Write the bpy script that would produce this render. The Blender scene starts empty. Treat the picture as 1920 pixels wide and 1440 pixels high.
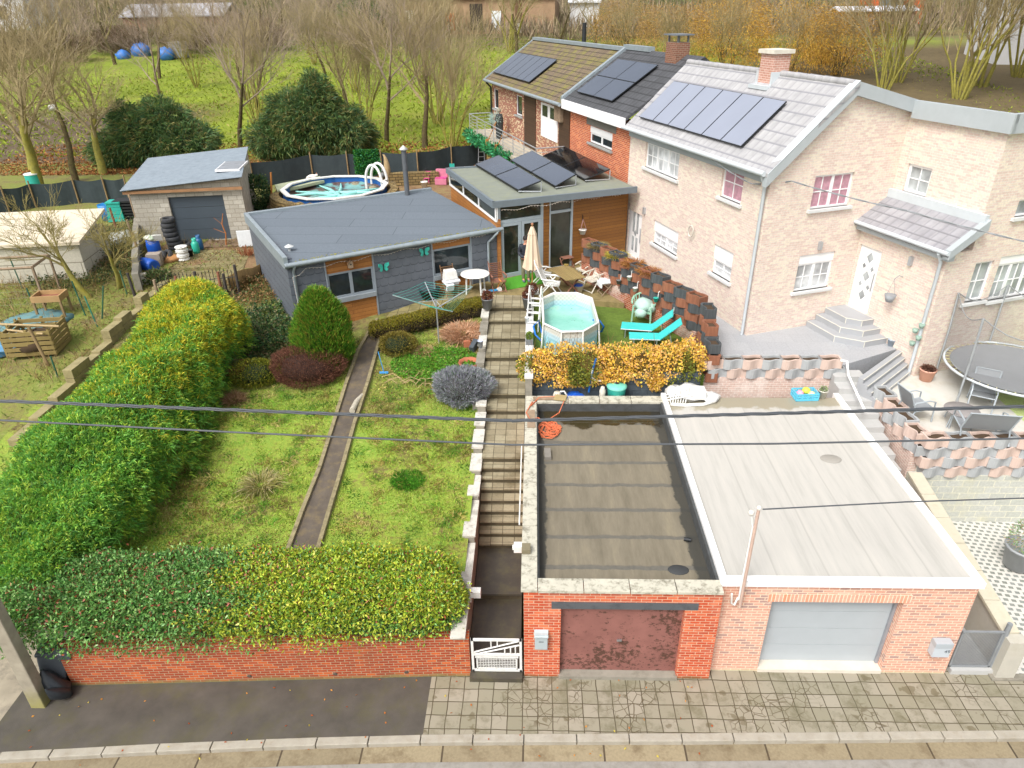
import bpy, math, random
import numpy as np
from mathutils import Matrix, Vector
random.seed(7); rng = np.random.default_rng(7)
SC = bpy.context.scene; COL = SC.collection
R = math.radians
# ------------------------------------------------------------------ camera, sky, sun
CPOS = Vector((0.2117, -10.034, 12.5)); FPX = 1312.0
RIGHT = Vector((0.99948, 0.028766, -0.014576)); DOWN = Vector((0.00096, -0.478326, -0.878182)); FWD = Vector((-0.032234, 0.877711, -0.478105))
RIGHT.normalize(); FWD = (FWD - RIGHT*FWD.dot(RIGHT)).normalized(); DOWN = FWD.cross(RIGHT)
cd = bpy.data.cameras.new('camera'); cam = bpy.data.objects.new('camera', cd); COL.objects.link(cam)
m3 = Matrix((RIGHT, -DOWN, -FWD)).transposed()
cam.matrix_world = Matrix.Translation(CPOS) @ m3.to_4x4()
cd.sensor_width = 36; cd.lens = FPX/1920*36; cd.clip_end = 2000; SC.camera = cam
def ray(px, py): return (RIGHT*((px-960)/FPX) + DOWN*((py-720)/FPX) + FWD).normalized()
def P(px, py, z):                                  # where a sight line meets the level z
    r = ray(px, py); return CPOS + r*((z-CPOS.z)/r.z)
def PV(px, py, x0, y0, ang):                       # where it meets an upright plane
    r = ray(px, py); nx, ny = -math.sin(ang), math.cos(ang)
    return CPOS + r*(((x0-CPOS.x)*nx + (y0-CPOS.y)*ny)/(r.x*nx + r.y*ny))
SUN_EL, SUN_AZ = R(52), R(215)
w = bpy.data.worlds.new('World'); SC.world = w; w.use_nodes = True
nt = w.node_tree; bg = nt.nodes['Background']
sky = nt.nodes.new('ShaderNodeTexSky'); sky.sky_type = 'NISHITA'; sky.sun_disc = False
sky.sun_elevation = SUN_EL; sky.sun_rotation = SUN_AZ; sky.air_density = 1.0; sky.dust_density = 6.0; sky.ozone_density = 1.0
hs = nt.nodes.new('ShaderNodeHueSaturation'); hs.inputs['Saturation'].default_value = 0.25
nt.links.new(sky.outputs[0], hs.inputs['Color']); nt.links.new(hs.outputs[0], bg.inputs['Color'])
bg.inputs['Strength'].default_value = 0.15
sd = bpy.data.lights.new('sun', 'SUN'); sun = bpy.data.objects.new('sun', sd); COL.objects.link(sun)
sd.energy = 0.95; sd.angle = R(16); sd.color = (1.0, 0.965, 0.91)
sdir = Vector((math.sin(SUN_AZ)*math.cos(SUN_EL), math.cos(SUN_AZ)*math.cos(SUN_EL), math.sin(SUN_EL)))
sun.rotation_euler = sdir.to_track_quat('Z', 'Y').to_euler()
SC.view_settings.view_transform = 'Standard'; SC.view_settings.look = 'None'
SC.view_settings.exposure = 0.65; SC.view_settings.gamma = 1.0
SC.cycles.max_bounces = 6; SC.cycles.diffuse_bounces = 3; SC.cycles.glossy_bounces = 3; SC.cycles.transmission_bounces = 4; SC.cycles.transparent_max_bounces = 8

# ------------------------------------------------------------------ materials
def lin(h):
    h = h.lstrip('#'); o = []
    for i in (0, 2, 4):
        c = int(h[i:i+2], 16)/255; o.append(c/12.92 if c <= .04045 else ((c+.055)/1.055)**2.4)
    return tuple(o)
MATS = {}
def newmat(name):
    m = bpy.data.materials.new(name); m.use_nodes = True
    return m, m.node_tree, m.node_tree.nodes['Principled BSDF']
def node(nt, t, **kw):
    n = nt.nodes.new(t)
    for k, v in kw.items():
        if k in n.inputs: n.inputs[k].default_value = v
        else: setattr(n, k, v)
    return n
def rgba(c): return (c[0], c[1], c[2], 1)
def noise(nt, vec, scale, detail=4, rough=.6):
    n = node(nt, 'ShaderNodeTexNoise'); n.inputs['Scale'].default_value = scale; n.inputs['Detail'].default_value = detail; n.inputs['Roughness'].default_value = rough
    nt.links.new(vec, n.inputs['Vector']); return n.outputs['Fac']
def ramp(nt, fac, stops):
    r = node(nt, 'ShaderNodeValToRGB'); e = r.color_ramp.elements
    while len(e) < len(stops): e.new(.5)
    for i, (p, c) in enumerate(stops): e[i].position = p; e[i].color = rgba(c) if not isinstance(c, (int, float)) else (c, c, c, 1)
    nt.links.new(fac, r.inputs['Fac']); return r.outputs['Color']
def mixc(nt, fac, a, b, mode='MIX'):
    n = node(nt, 'ShaderNodeMix'); n.data_type = 'RGBA'; n.blend_type = mode
    for s, v in ((n.inputs[0], fac), (n.inputs[6], a), (n.inputs[7], b)):
        if hasattr(v, 'is_linked'): nt.links.new(v, s)
        else: s.default_value = v if isinstance(v, (int, float)) else rgba(v)
    return n.outputs[2]
def coord(nt, kind='Object'): return node(nt, 'ShaderNodeTexCoord').outputs[kind]
def geom(nt): return node(nt, 'ShaderNodeNewGeometry').outputs['Position']
def bump(nt, p, h, strength=.3, dist=.02):
    b = node(nt, 'ShaderNodeBump'); b.inputs['Strength'].default_value = strength; b.inputs['Distance'].default_value = dist
    nt.links.new(h, b.inputs['Height']); nt.links.new(b.outputs[0], p.inputs['Normal'])
def math_(nt, op, a, b=0.0):
    n = node(nt, 'ShaderNodeMath'); n.operation = op
    for s, v in ((n.inputs[0], a), (n.inputs[1], b)):
        if hasattr(v, 'is_linked'): nt.links.new(v, s)
        else: s.default_value = v
    return n.outputs[0]
def M(name, hexc, rough=.7, var=.15, scale=3.0, dirt=None, dirt_amt=.35, dscale=.9, metal=0.0, bmp=0.0, bscale=40, streak=False):
    if name in MATS: return MATS[name]
    m, nt, p = newmat(name); c = lin(hexc) if isinstance(hexc, str) else hexc
    v = geom(nt)
    f = noise(nt, v, scale)
    col = ramp(nt, f, [(.25, tuple(x*(1-var) for x in c)), (.75, tuple(min(1, x*(1+var)) for x in c))])
    if dirt:
        vv = v
        if streak:
            mp = node(nt, 'ShaderNodeMapping'); mp.inputs['Scale'].default_value = (1, 1, .15); nt.links.new(v, mp.inputs['Vector']); vv = mp.outputs[0]
        g = ramp(nt, noise(nt, vv, dscale*3, 6, .7), [(.48, 0.0), (.68, dirt_amt)])
        col = mixc(nt, g, col, lin(dirt) if isinstance(dirt, str) else dirt)
    nt.links.new(col, p.inputs['Base Color']); p.inputs['Roughness'].default_value = rough; p.inputs['Metallic'].default_value = metal
    if bmp: bump(nt, p, noise(nt, v, bscale, 3), bmp, .01)
    MATS[name] = m; return m
def brickmat(name, c1, c2, mort, bw=.2, bh=.075, ms=.007, extra=None, dirt=None, dirt_amt=.4, rough=.85, offset=.5, extra_amt=.35, low=None, bstr=.5, uv='UV', dsc=.8):
    if name in MATS: return MATS[name]
    m, nt, p = newmat(name); v = coord(nt, uv); g = geom(nt)
    def bt(a, b, mo):
        n = node(nt, 'ShaderNodeTexBrick'); n.offset = offset; n.inputs['Scale'].default_value = 1; n.inputs['Brick Width'].default_value = bw; n.inputs['Row Height'].default_value = bh
        n.inputs['Mortar Size'].default_value = ms; n.inputs['Mortar Smooth'].default_value = .2; n.inputs['Bias'].default_value = 0
        n.inputs['Color1'].default_value = rgba(a); n.inputs['Color2'].default_value = rgba(b); n.inputs['Mortar'].default_value = rgba(mo); nt.links.new(v, n.inputs['Vector']); return n
    b1 = bt(lin(c1), lin(c2), lin(mort)); col = b1.outputs['Color']
    if extra:                                       # some bricks of a third colour
        b2 = bt((0, 0, 0), (1, 1, 1), (0, 0, 0)); b2.squash = 1
        sel = ramp(nt, b2.outputs['Color'], [(1-extra_amt-.02, 0.0), (1-extra_amt, 1.0)])
        nz = ramp(nt, noise(nt, g, 1.5, 2), [(.3, .4), (.6, 1.0)])
        sel = mixc(nt, 1.0, sel, nz, 'MULTIPLY')
        col = mixc(nt, sel, col, lin(extra))
    fine = ramp(nt, noise(nt, g, 18, 4), [(.3, (.87, .87, .87)), (.7, (1.1, 1.1, 1.1))]); col = mixc(nt, 1.0, col, fine, 'MULTIPLY')
    if dirt: col = mixc(nt, ramp(nt, noise(nt, g, dsc, 6, .7), [(.5, 0.0), (.72, dirt_amt)]), col, lin(dirt))
    if low:                                         # moss / efflorescence band low on the wall
        sx = node(nt, 'ShaderNodeSeparateXYZ'); nt.links.new(g, sx.inputs[0])
        zz = math_(nt, 'ADD', math_(nt, 'MULTIPLY', sx.outputs['Z'], 1.0/low[2]), math_(nt, 'MULTIPLY', noise(nt, g, 3, 5), .9))
        col = mixc(nt, ramp(nt, zz, [(.5, low[1]), (.95, 0.0)]), col, lin(low[0]))
    nt.links.new(col, p.inputs['Base Color']); p.inputs['Roughness'].default_value = rough
    bump(nt, p, math_(nt, 'SUBTRACT', 1.0, b1.outputs['Fac']), bstr, .008)
    MATS[name] = m; return m
def plankmat(name, c1, c2, gap='#20140a', bh=.12, bw=3.0, rough=.65, ms=.005, dirt=None):
    return brickmat(name, c1, c2, gap, bw, bh, ms, rough=rough, dirt=dirt, bstr=.4)
def glassmat(name='window_glass', c='#2b3236', rough=.04):
    if name in MATS: return MATS[name]
    m, nt, p = newmat(name); g = geom(nt)
    cc = lin(c); col = ramp(nt, noise(nt, g, 1.3, 3), [(.35, tuple(x*.6 for x in cc)), (.7, tuple(x*1.5 for x in cc))])
    nt.links.new(col, p.inputs['Base Color']); p.inputs['Roughness'].default_value = rough; p.inputs['Specular IOR Level'].default_value = .6
    MATS[name] = m; return m
def leafmat(name, rough=.55, trans=.3):
    if name in MATS: return MATS[name]
    m, nt, p = newmat(name); a = node(nt, 'ShaderNodeAttribute'); a.attribute_name = 'Col'
    nt.links.new(a.outputs['Color'], p.inputs['Base Color']); p.inputs['Roughness'].default_value = rough; p.inputs['Specular IOR Level'].default_value = .35
    t = node(nt, 'ShaderNodeBsdfTranslucent'); nt.links.new(a.outputs['Color'], t.inputs['Color'])
    mx = node(nt, 'ShaderNodeMixShader'); mx.inputs[0].default_value = trans
    nt.links.new(p.outputs[0], mx.inputs[1]); nt.links.new(t.outputs[0], mx.inputs[2]); nt.links.new(mx.outputs[0], nt.nodes['Material Output'].inputs['Surface'])
    MATS[name] = m; return m

# ------------------------------------------------------------------ mesh builder
def rotz(a): return Matrix.Rotation(a, 4, 'Z')
class MB:
    def __init__(s): s.v = []; s.f = []; s.T = Matrix.Identity(4); s.smooth = set()
    def at(s, x=0, y=0, z=0, a=0, rx=0, ry=0):
        s.T = Matrix.Translation((x, y, z)) @ rotz(a) @ Matrix.Rotation(ry, 4, 'Y') @ Matrix.Rotation(rx, 4, 'X'); return s
    def add(s, vs, fs, smooth=False):
        n = len(s.v); s.v += [tuple(s.T @ Vector(v)) for v in vs]
        for f in fs:
            if smooth: s.smooth.add(len(s.f))
            s.f.append([i+n for i in f])
        return s
    def box(s, x0, y0, z0, x1, y1, z1):
        return s.add([(x0,y0,z0),(x1,y0,z0),(x1,y1,z0),(x0,y1,z0),(x0,y0,z1),(x1,y0,z1),(x1,y1,z1),(x0,y1,z1)],
                     [(3,2,1,0),(4,5,6,7),(0,1,5,4),(1,2,6,5),(2,3,7,6),(3,0,4,7)])
    def cbox(s, x, y, z, sx, sy, sz): return s.box(x-sx/2, y-sy/2, z-sz/2, x+sx/2, y+sy/2, z+sz/2)
    def prism(s, poly, z0, z1):                      # poly: list of (x, y); z may be a list per vertex
        n = len(poly); a = z0 if hasattr(z0, '__len__') else [z0]*n; b = z1 if hasattr(z1, '__len__') else [z1]*n
        ar = sum(poly[i][0]*poly[(i+1) % n][1]-poly[(i+1) % n][0]*poly[i][1] for i in range(n))
        if ar < 0: poly = poly[::-1]; a = list(a)[::-1]; b = list(b)[::-1]
        vs = [(p[0], p[1], a[i]) for i, p in enumerate(poly)] + [(p[0], p[1], b[i]) for i, p in enumerate(poly)]
        return s.add(vs, [tuple(range(n))[::-1], tuple(range(n, 2*n))] + [(i, (i+1) % n, n+(i+1) % n, n+i) for i in range(n)])
    def xprism(s, poly, x0, x1):                     # poly of (y, z) extruded along x
        n = len(poly); ar = sum(poly[i][0]*poly[(i+1) % n][1]-poly[(i+1) % n][0]*poly[i][1] for i in range(n))
        if ar < 0: poly = poly[::-1]
        vs = [(x0, p[0], p[1]) for p in poly] + [(x1, p[0], p[1]) for p in poly]
        return s.add(vs, [tuple(range(n))[::-1], tuple(range(n, 2*n))] + [(i, (i+1) % n, n+(i+1) % n, n+i) for i in range(n)])
    def quad(s, a, b, c, d): return s.add([a, b, c, d], [(0, 1, 2, 3)])
    def tube(s, pts, r, n=6, cap=True, closed=False):
        pts = [Vector(p) for p in pts]; k = len(pts); rs = r if hasattr(r, '__len__') else [r]*k
        vs = []; up = Vector((0, 0, 1)); prev = None
        for i, p in enumerate(pts):
            if closed: d = pts[(i+1) % k]-pts[i-1]
            else: d = pts[min(i+1, k-1)]-pts[max(i-1, 0)]
            d = d.normalized() if d.length > 1e-9 else Vector((0, 0, 1))
            if prev is None: a = d.cross(up if abs(d.z) < .9 else Vector((1, 0, 0))).normalized()
            else:
                a = prev - d*prev.dot(d); a = a.normalized() if a.length > 1e-6 else d.orthogonal().normalized()
            prev = a; b = d.cross(a)
            for j in range(n):
                t = 2*math.pi*j/n; vs.append(p + (a*math.cos(t)+b*math.sin(t))*rs[i])
        fs = []; kk = k if closed else k-1
        for i in range(kk):
            i2 = (i+1) % k
            for j in range(n): fs.append((i*n+j, i*n+(j+1) % n, i2*n+(j+1) % n, i2*n+j))
        s.add(vs, fs, n > 5)
        if cap and not closed: s.add(vs[:n], [tuple(range(n))[::-1]]); s.add(vs[-n:], [tuple(range(n))])
        return s
    def cyl(s, x, y, z0, z1, r, n=16, r2=None):
        return s.tube([(x, y, z0), (x, y, z1)], [r, r if r2 is None else r2], n)
    def lathe(s, prof, n=20, x=0, y=0, z=0):         # prof: (r, z)
        vs = [(x+r*math.cos(2*math.pi*j/n), y+r*math.sin(2*math.pi*j/n), z+h) for r, h in prof for j in range(n)]
        fs = [(i*n+j, i*n+(j+1) % n, (i+1)*n+(j+1) % n, (i+1)*n+j) for i in range(len(prof)-1) for j in range(n)]
        return s.add(vs, fs, True)
    def ball(s, x, y, z, r, n=10, sz=1.0, jit=0.0):
        k = n//2; vs = []; fs = []
        for i in range(k+1):
            t = math.pi*i/k
            for j in range(n):
                q = 1+random.uniform(-jit, jit); u = 2*math.pi*j/n
                vs.append((x+r*q*math.sin(t)*math.cos(u), y+r*q*math.sin(t)*math.sin(u), z+r*q*math.cos(t)*sz))
        for i in range(k):
            for j in range(n): fs.append((i*n+j, (i+1)*n+j, (i+1)*n+(j+1) % n, i*n+(j+1) % n))
        return s.add(vs, fs, True)
    def obj(s, name, mat, parent=None, loc=(0, 0, 0), rz=0.0, bevel=0.0):
        me = bpy.data.meshes.new(name); me.from_pydata(s.v, [], s.f); me.update()
        if s.smooth:
            fl = np.zeros(len(me.polygons), dtype=bool); fl[list(s.smooth)] = True; me.polygons.foreach_set('use_smooth', fl)
        uvs(me); mats = mat if isinstance(mat, (list, tuple)) else [mat]
        for q in mats: me.materials.append(q)
        o = bpy.data.objects.new(name, me); COL.objects.link(o); o.location = loc; o.rotation_euler = (0, 0, rz)
        if parent: o.parent = parent
        if bevel: bv = o.modifiers.new('bevel', 'BEVEL'); bv.width = bevel; bv.segments = 2; bv.limit_method = 'ANGLE'
        return o
def uvs(me):                                         # box-projected, in metres
    ul = me.uv_layers.new(name='UVMap'); n = len(me.loops)
    if not n: return
    co = np.empty(len(me.vertices)*3); me.vertices.foreach_get('co', co); co = co.reshape(-1, 3)
    li = np.empty(n, dtype=np.int64); me.loops.foreach_get('vertex_index', li)
    lt = np.empty(len(me.polygons), dtype=np.int64); me.polygons.foreach_get('loop_total', lt)
    nm = np.empty(len(me.polygons)*3); me.polygons.foreach_get('normal', nm); nm = np.repeat(nm.reshape(-1, 3), lt, axis=0)
    c = co[li]; out = np.empty((n, 2)); flat = np.abs(nm[:, 2]) > .93
    t = np.stack([-nm[:, 1], nm[:, 0]], 1); L = np.linalg.norm(t, axis=1); L[L < 1e-6] = 1; t /= L[:, None]
    out[:, 0] = np.where(flat, c[:, 0], c[:, 0]*t[:, 0]+c[:, 1]*t[:, 1]); out[:, 1] = np.where(flat, c[:, 1], c[:, 2]/np.sqrt(np.maximum(.08, 1-nm[:, 2]**2)))
    ul.data.foreach_set('uv', out.astype(np.float32).ravel())
def tag(o, label, cat, group=None):
    o['label'] = label; o['category'] = cat
    if group: o['group'] = group
    return o
def thing(name, label, cat, loc=(0, 0, 0), rz=0.0, group=None):
    o = bpy.data.objects.new(name, None); COL.objects.link(o); o.location = loc; o.rotation_euler = (0, 0, rz); o.empty_display_size = .2
    return tag(o, label, cat, group)
def struct(o, kind='structure'): o['kind'] = kind; return o
KIDS = {}
def dup(root, loc, rz=0.0, label=None, group=None, scale=None, rx=0.0):
    bpy.context.view_layer.update() if False else None
    r = root.copy(); COL.objects.link(r); r.location = loc; r.rotation_euler = (rx, 0, rz)
    if scale: r.scale = (scale,)*3 if not hasattr(scale, '__len__') else scale
    if label: r['label'] = label
    if group: r['group'] = group
    for ch in [q for q in COL.objects if q.parent == root]:
        c = ch.copy(); COL.objects.link(c); c.parent = r
        for g in [q for q in COL.objects if q.parent == ch]:
            d = g.copy(); COL.objects.link(d); d.parent = c
    return r
# ------------------------------------------------------------------ foliage
def leafmesh(name, pos, dirs, length, width, cols, mat, parent=None, droop=0.0, loc=(0, 0, 0), flat=None):
    """one small pointed, slightly folded leaf per point"""
    n = len(pos); d = dirs/np.maximum(np.linalg.norm(dirs, axis=1, keepdims=True), 1e-6)
    rnd = rng.normal(size=(n, 3)) if flat is None else flat + rng.normal(size=(n, 3))*.35
    s = np.cross(d, rnd); s /= np.maximum(np.linalg.norm(s, axis=1, keepdims=True), 1e-6); nn = np.cross(s, d)
    L = (length*(.7+.6*rng.random(n)))[:, None]; W = (width*(.7+.6*rng.random(n)))[:, None]
    b = pos; tip = pos + d*L; tip[:, 2] -= droop*L[:, 0]
    mid = pos + d*L*.45; l = mid + s*W*.5 + nn*W*.15; r_ = mid - s*W*.5 + nn*W*.15
    v = np.stack([b, r_, tip, l], 1).reshape(-1, 3)
    me = bpy.data.meshes.new(name); me.vertices.add(n*4); me.vertices.foreach_set('co', v.astype(np.float32).ravel())
    me.loops.add(n*4); me.loops.foreach_set('vertex_index', np.arange(n*4, dtype=np.int32))
    me.polygons.add(n); me.polygons.foreach_set('loop_start', np.arange(0, n*4, 4, dtype=np.int32)); me.polygons.foreach_set('loop_total', np.full(n, 4, dtype=np.int32))
    at = me.color_attributes.new('Col', 'FLOAT_COLOR', 'POINT')
    c4 = np.ones((n, 4, 4), dtype=np.float32); c4[:, :, :3] = cols[:, None, :]; at.data.foreach_set('color', c4.ravel())
    me.update(calc_edges=True); me.validate(); me.materials.append(mat)
    o = bpy.data.objects.new(name, me); COL.objects.link(o); o.location = loc
    if parent: o.parent = parent
    return o
def pick(cols, n, jit=.18):                           # n colours drawn from a palette of hex, jittered
    c = np.array([lin(x) for x in cols]); k = c[rng.integers(0, len(c), n)]
    return np.clip(k*(1+rng.normal(size=(n, 1))*jit), 0.002, 1)
def unit(n):
    v = rng.normal(size=(n, 3)); return v/np.linalg.norm(v, axis=1, keepdims=True)
def vnoise(p, sc, seed=0):                            # cheap smooth 3-D noise
    r2 = np.random.default_rng(seed); s = 0
    for k in range(5):
        a = r2.normal(size=3)*sc*(1+.5*k); s = s + np.sin(p @ a + r2.random()*6.28)
    return s/5
def blob(n, c, r, inner=.75, lump=.15, sc=2.0, seed=1, squash_bottom=True):
    """points in the outer shell of a lumpy ellipsoid"""
    u = unit(n); q = inner+(1-inner)*rng.random(n)**.5
    p = u*np.array(r)*(q*(1+lump*vnoise(u*2.0, sc, seed)))[:, None]
    if squash_bottom: p[:, 2] = np.where(p[:, 2] < -r[2]*.9, -r[2]*.9, p[:, 2])
    return p+np.array(c), u
def spray(name, pos, dirs, length, width, cols, mat, k=5, spread=.5, parent=None, droop=.15, loc=(0, 0, 0)):
    """feathery sprig: k narrow leaves fanned round each direction"""
    n = len(pos); P_ = np.repeat(pos, k, 0); D = np.repeat(dirs, k, 0); D = D + rng.normal(size=D.shape)*spread; C_ = np.repeat(cols, k, 0)*(1+rng.normal(size=(n*k, 1))*.1)
    P_ = P_ + rng.normal(size=P_.shape)*length*.25
    return leafmesh(name, P_, D, length, width, np.clip(C_, .002, 1), mat, parent, droop, loc)
# ================================================================== SETTING
def tz(x, y):                                        # the hillside the gardens stand on
    z = min(1.1+.113*(y-.5), 3.0) if y < 40 else 3.0+.072*(y-40)+.00012*(y-40)**2
    if x < -9.7 and y < 3.4: z = z*max(0, min(1, (y-1)/2.2))-.03
    return z
def sheet(name, x0, x1, y0, y1, res, zf, mat, bumpy=0.0):
    nx, ny = max(1, int((x1-x0)/res)), max(1, int((y1-y0)/res)); b = MB(); vs = []; fs = []
    for j in range(ny+1):
        for i in range(nx+1):
            x, y = x0+(x1-x0)*i/nx, y0+(y1-y0)*j/ny
            vs.append((x, y, zf(x, y)+(bumpy*(math.sin(x*2.1+y)+math.sin(y*1.7-x*.6)+math.sin(x*5.3)*.4) if bumpy else 0)))
    for j in range(ny):
        for i in range(nx): a = j*(nx+1)+i; fs.append((a, a+1, a+nx+2, a+nx+1))
    b.add(vs, fs, True); return struct(b.obj(name, mat))
def groundmat(name, stops, s1=.5, s2=6, bmp=.6, extra=None):
    m, nt, p = newmat(name); g = geom(nt)
    a = noise(nt, g, s1, 6, .65); b = noise(nt, g, s2, 5, .7); f = math_(nt, 'ADD', math_(nt, 'MULTIPLY', a, .6), math_(nt, 'MULTIPLY', b, .4))
    col = ramp(nt, f, [(q, lin(c)) for q, c in stops])
    if extra: col = extra(nt, g, col)
    fine = ramp(nt, noise(nt, g, 45, 3), [(.3, (.72,)*3), (.7, (1.25,)*3)]); col = mixc(nt, 1.0, col, fine, 'MULTIPLY')
    nt.links.new(col, p.inputs['Base Color']); p.inputs['Roughness'].default_value = .95; bump(nt, p, b, bmp, .05); return m
def band(nt, g, axis, a, b, soft, wob=.6, ws=.6):    # soft-edged position mask with a ragged border
    s = node(nt, 'ShaderNodeSeparateXYZ'); nt.links.new(g, s.inputs[0])
    v = math_(nt, 'ADD', s.outputs[axis], math_(nt, 'MULTIPLY', math_(nt, 'SUBTRACT', noise(nt, g, ws, 5, .7), .5), wob*4))
    m1 = node(nt, 'ShaderNodeMapRange'); m1.inputs[1].default_value = a-soft; m1.inputs[2].default_value = a+soft; nt.links.new(v, m1.inputs[0])
    m2 = node(nt, 'ShaderNodeMapRange'); m2.inputs[1].default_value = b+soft; m2.inputs[2].default_value = b-soft; nt.links.new(v, m2.inputs[0])
    return math_(nt, 'MULTIPLY', m1.outputs[0], m2.outputs[0])
def garden_extra(nt, g, col):
    wild = math_(nt, 'MULTIPLY', band(nt, g, 'Y', 9.0, 60, 1.5), ramp(nt, noise(nt, g, .5, 5, .7), [(.42, .95), (.62, .2)]))
    soil = ramp(nt, noise(nt, g, 3.5, 5, .75), [(.35, lin('#4a3a2a')), (.6, lin('#7d6a48')), (.75, lin('#a08a60'))])
    col = mixc(nt, wild, col, soil)
    return col
lawn = groundmat('lawn', [(.34, '#54462c'), (.42, '#77703a'), (.48, '#899838'), (.56, '#7a9634'), (.65, '#9ca24c'), (.74, '#a3935a')], .7, 7, .8, garden_extra)
leftplot = groundmat('rough_grass', [(.33, '#50462f'), (.42, '#756b42'), (.5, '#7c7d3a'), (.58, '#728034'), (.68, '#938756')], .8, 8, .8)
def yard_extra(nt, g, col): return col
yard = groundmat('yard_soil', [(.35, '#5f4a30'), (.5, '#86694a'), (.6, '#8a7a50'), (.7, '#6f7a34')], 1.2, 9, .7)
def meadow_extra(nt, g, col):
    lit = ramp(nt, noise(nt, g, 5, 5, .75), [(.35, lin('#6e4c30')), (.55, lin('#9a744c')), (.7, lin('#b08a5a'))])
    col = mixc(nt, band(nt, g, 'Y', 30, 42.5, 1.5, .8, .4), col, lit)
    far = ramp(nt, noise(nt, g, .35, 6, .75), [(.35, lin('#54492f')), (.5, lin('#6f6544')), (.62, lin('#667030')), (.75, lin('#7d6a4a'))])
    col = mixc(nt, band(nt, g, 'Y', 97, 400, 5, 5, .1), col, far)
    col = mixc(nt, ramp(nt, noise(nt, g, .18, 5, .7), [(.5, 0.0), (.7, .5)]), col, lin('#8a7a42'))
    col = mixc(nt, math_(nt, 'MULTIPLY', band(nt, g, 'X', 24, 90, 3, 3, .12), band(nt, g, 'Y', 45, 95, 3, 3, .12)), col, mixc(nt, noise(nt, g, 2, 5), lin('#453a2a'), lin('#75663f')))
    brown = math_(nt, 'MULTIPLY', band(nt, g, 'X', -90, -31, 3, 3, .12), band(nt, g, 'Y', 40, 60, 3, 3, .12))
    return mixc(nt, brown, col, mixc(nt, noise(nt, g, 3, 5), lin('#4f4338'), lin('#75634c')))
meadowm = groundmat('meadow_grass', [(.35, '#66721c'), (.46, '#74821f'), (.56, '#7f8f22'), (.68, '#8f9436')], .25, 3, .8, meadow_extra)
sheet('garden_ground', -15, -1.36, .0, 13.2, .4, tz, lawn, .015)
sheet('hillside_ground', -60, -15, -.2, 40, .8, lambda x, y: tz(x, y)+.02*math.sin(x*1.3)*math.sin(y), leftplot, .02)
sheet('garden_ground', -15, -1.36, 13.2, 17.5, .4, tz, lawn, .015)
sheet('yard_ground', -15, 4.6, 17.5, 40, .8, lambda x, y: 2.96, yard, .02)
sheet('meadow', -170, 130, 40, 300, 3, lambda x, y: tz(x, y)+.25*math.sin(x*.07)+.2*math.sin(y*.11+x*.03)-.2, meadowm)
sheet('side_ground', 4.6, 60, 12.0, 40, 1.5, lambda x, y: 2.2, leftplot, .02)
b = MB(); b.box(-400, -400, -1.6, 400, 40, -.9); struct(b.obj('ground', leftplot))

# street: road, gutter, kerb, pavement
kx = [(-260, 1445), (0, 1425), (300, 1409), (550, 1399), (800, 1392), (960, 1391), (1300, 1390), (1920, 1384), (2250, 1382)]
kl = [P(a, c, 0.0) for a, c in kx]
def kerb_y(x):
    for a, c in zip(kl, kl[1:]):
        if a.x <= x <= c.x: return a.y+(c.y-a.y)*(x-a.x)/(c.x-a.x)
    return kl[0].y if x < kl[0].x else kl[-1].y
xs = [-13.5+i*.5 for i in range(56)]
asph = M('road_asphalt', '#8f8b84', .9, .12, 5, '#6c6459', .5, 1.2, bmp=.3, bscale=60)
b = MB(); b.box(-60, -14, -.3, 60, -1.0, -.118); struct(b.obj('road', asph))
gm = brickmat('gutter_concrete', '#94876c', '#82765e', '#4a3f30', 1.55, 4.0, .02, dirt='#5c4a32', dirt_amt=.7, offset=0, dsc=2.5, bstr=.3)
b = MB()
for a, c in zip(xs, xs[1:]): b.quad((a, kerb_y(a)-.33, -.11), (c, kerb_y(c)-.33, -.11), (c, kerb_y(c)+.05, -.105), (a, kerb_y(a)+.05, -.105))
struct(b.obj('gutter', gm))
km = M('kerb_stone', '#a39d90', .9, .14, 9, '#7a705c', .5, 1.5, bmp=.4, bscale=70)
b = MB(); x = -13.0; random.seed(3)
while x < 14:
    L = 1.0+random.uniform(-.03, .03); x2 = x+L-.018; y0, y1 = kerb_y(x), kerb_y(x2); q = random.uniform(-.006, .006)
    b.prism([(x, y0), (x2, y1), (x2, y1+.17), (x, y0+.17)], -.13, [.005+q]*4); x += L
ko = struct(b.obj('kerb', km, bevel=.012))
pasph = M('pavement_asphalt', '#4f4a43', .85, .3, 1.6, '#55522c', .45, .5, bmp=.5, bscale=90)
XS = P(800, 1330, 0).x
fw0, fw1 = Vector((-9.52, -.39, 0)), Vector((-1.13, 0.0, 0))
def wally(x): return fw0.y+(fw1.y-fw0.y)*max(0, min(1, (x-fw0.x)/(fw1.x-fw0.x)))
b = MB(); g2 = [q for q in xs if q <= XS and q > -10.6]+[XS]
for a, c in zip(g2, g2[1:]): b.quad((a, kerb_y(a)+.15, -.004), (c, kerb_y(c)+.15, -.004), (c, wally(c)+.1, .0), (a, wally(a)+.1, .0))
struct(b.obj('pavement_asphalt', pasph))
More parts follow.
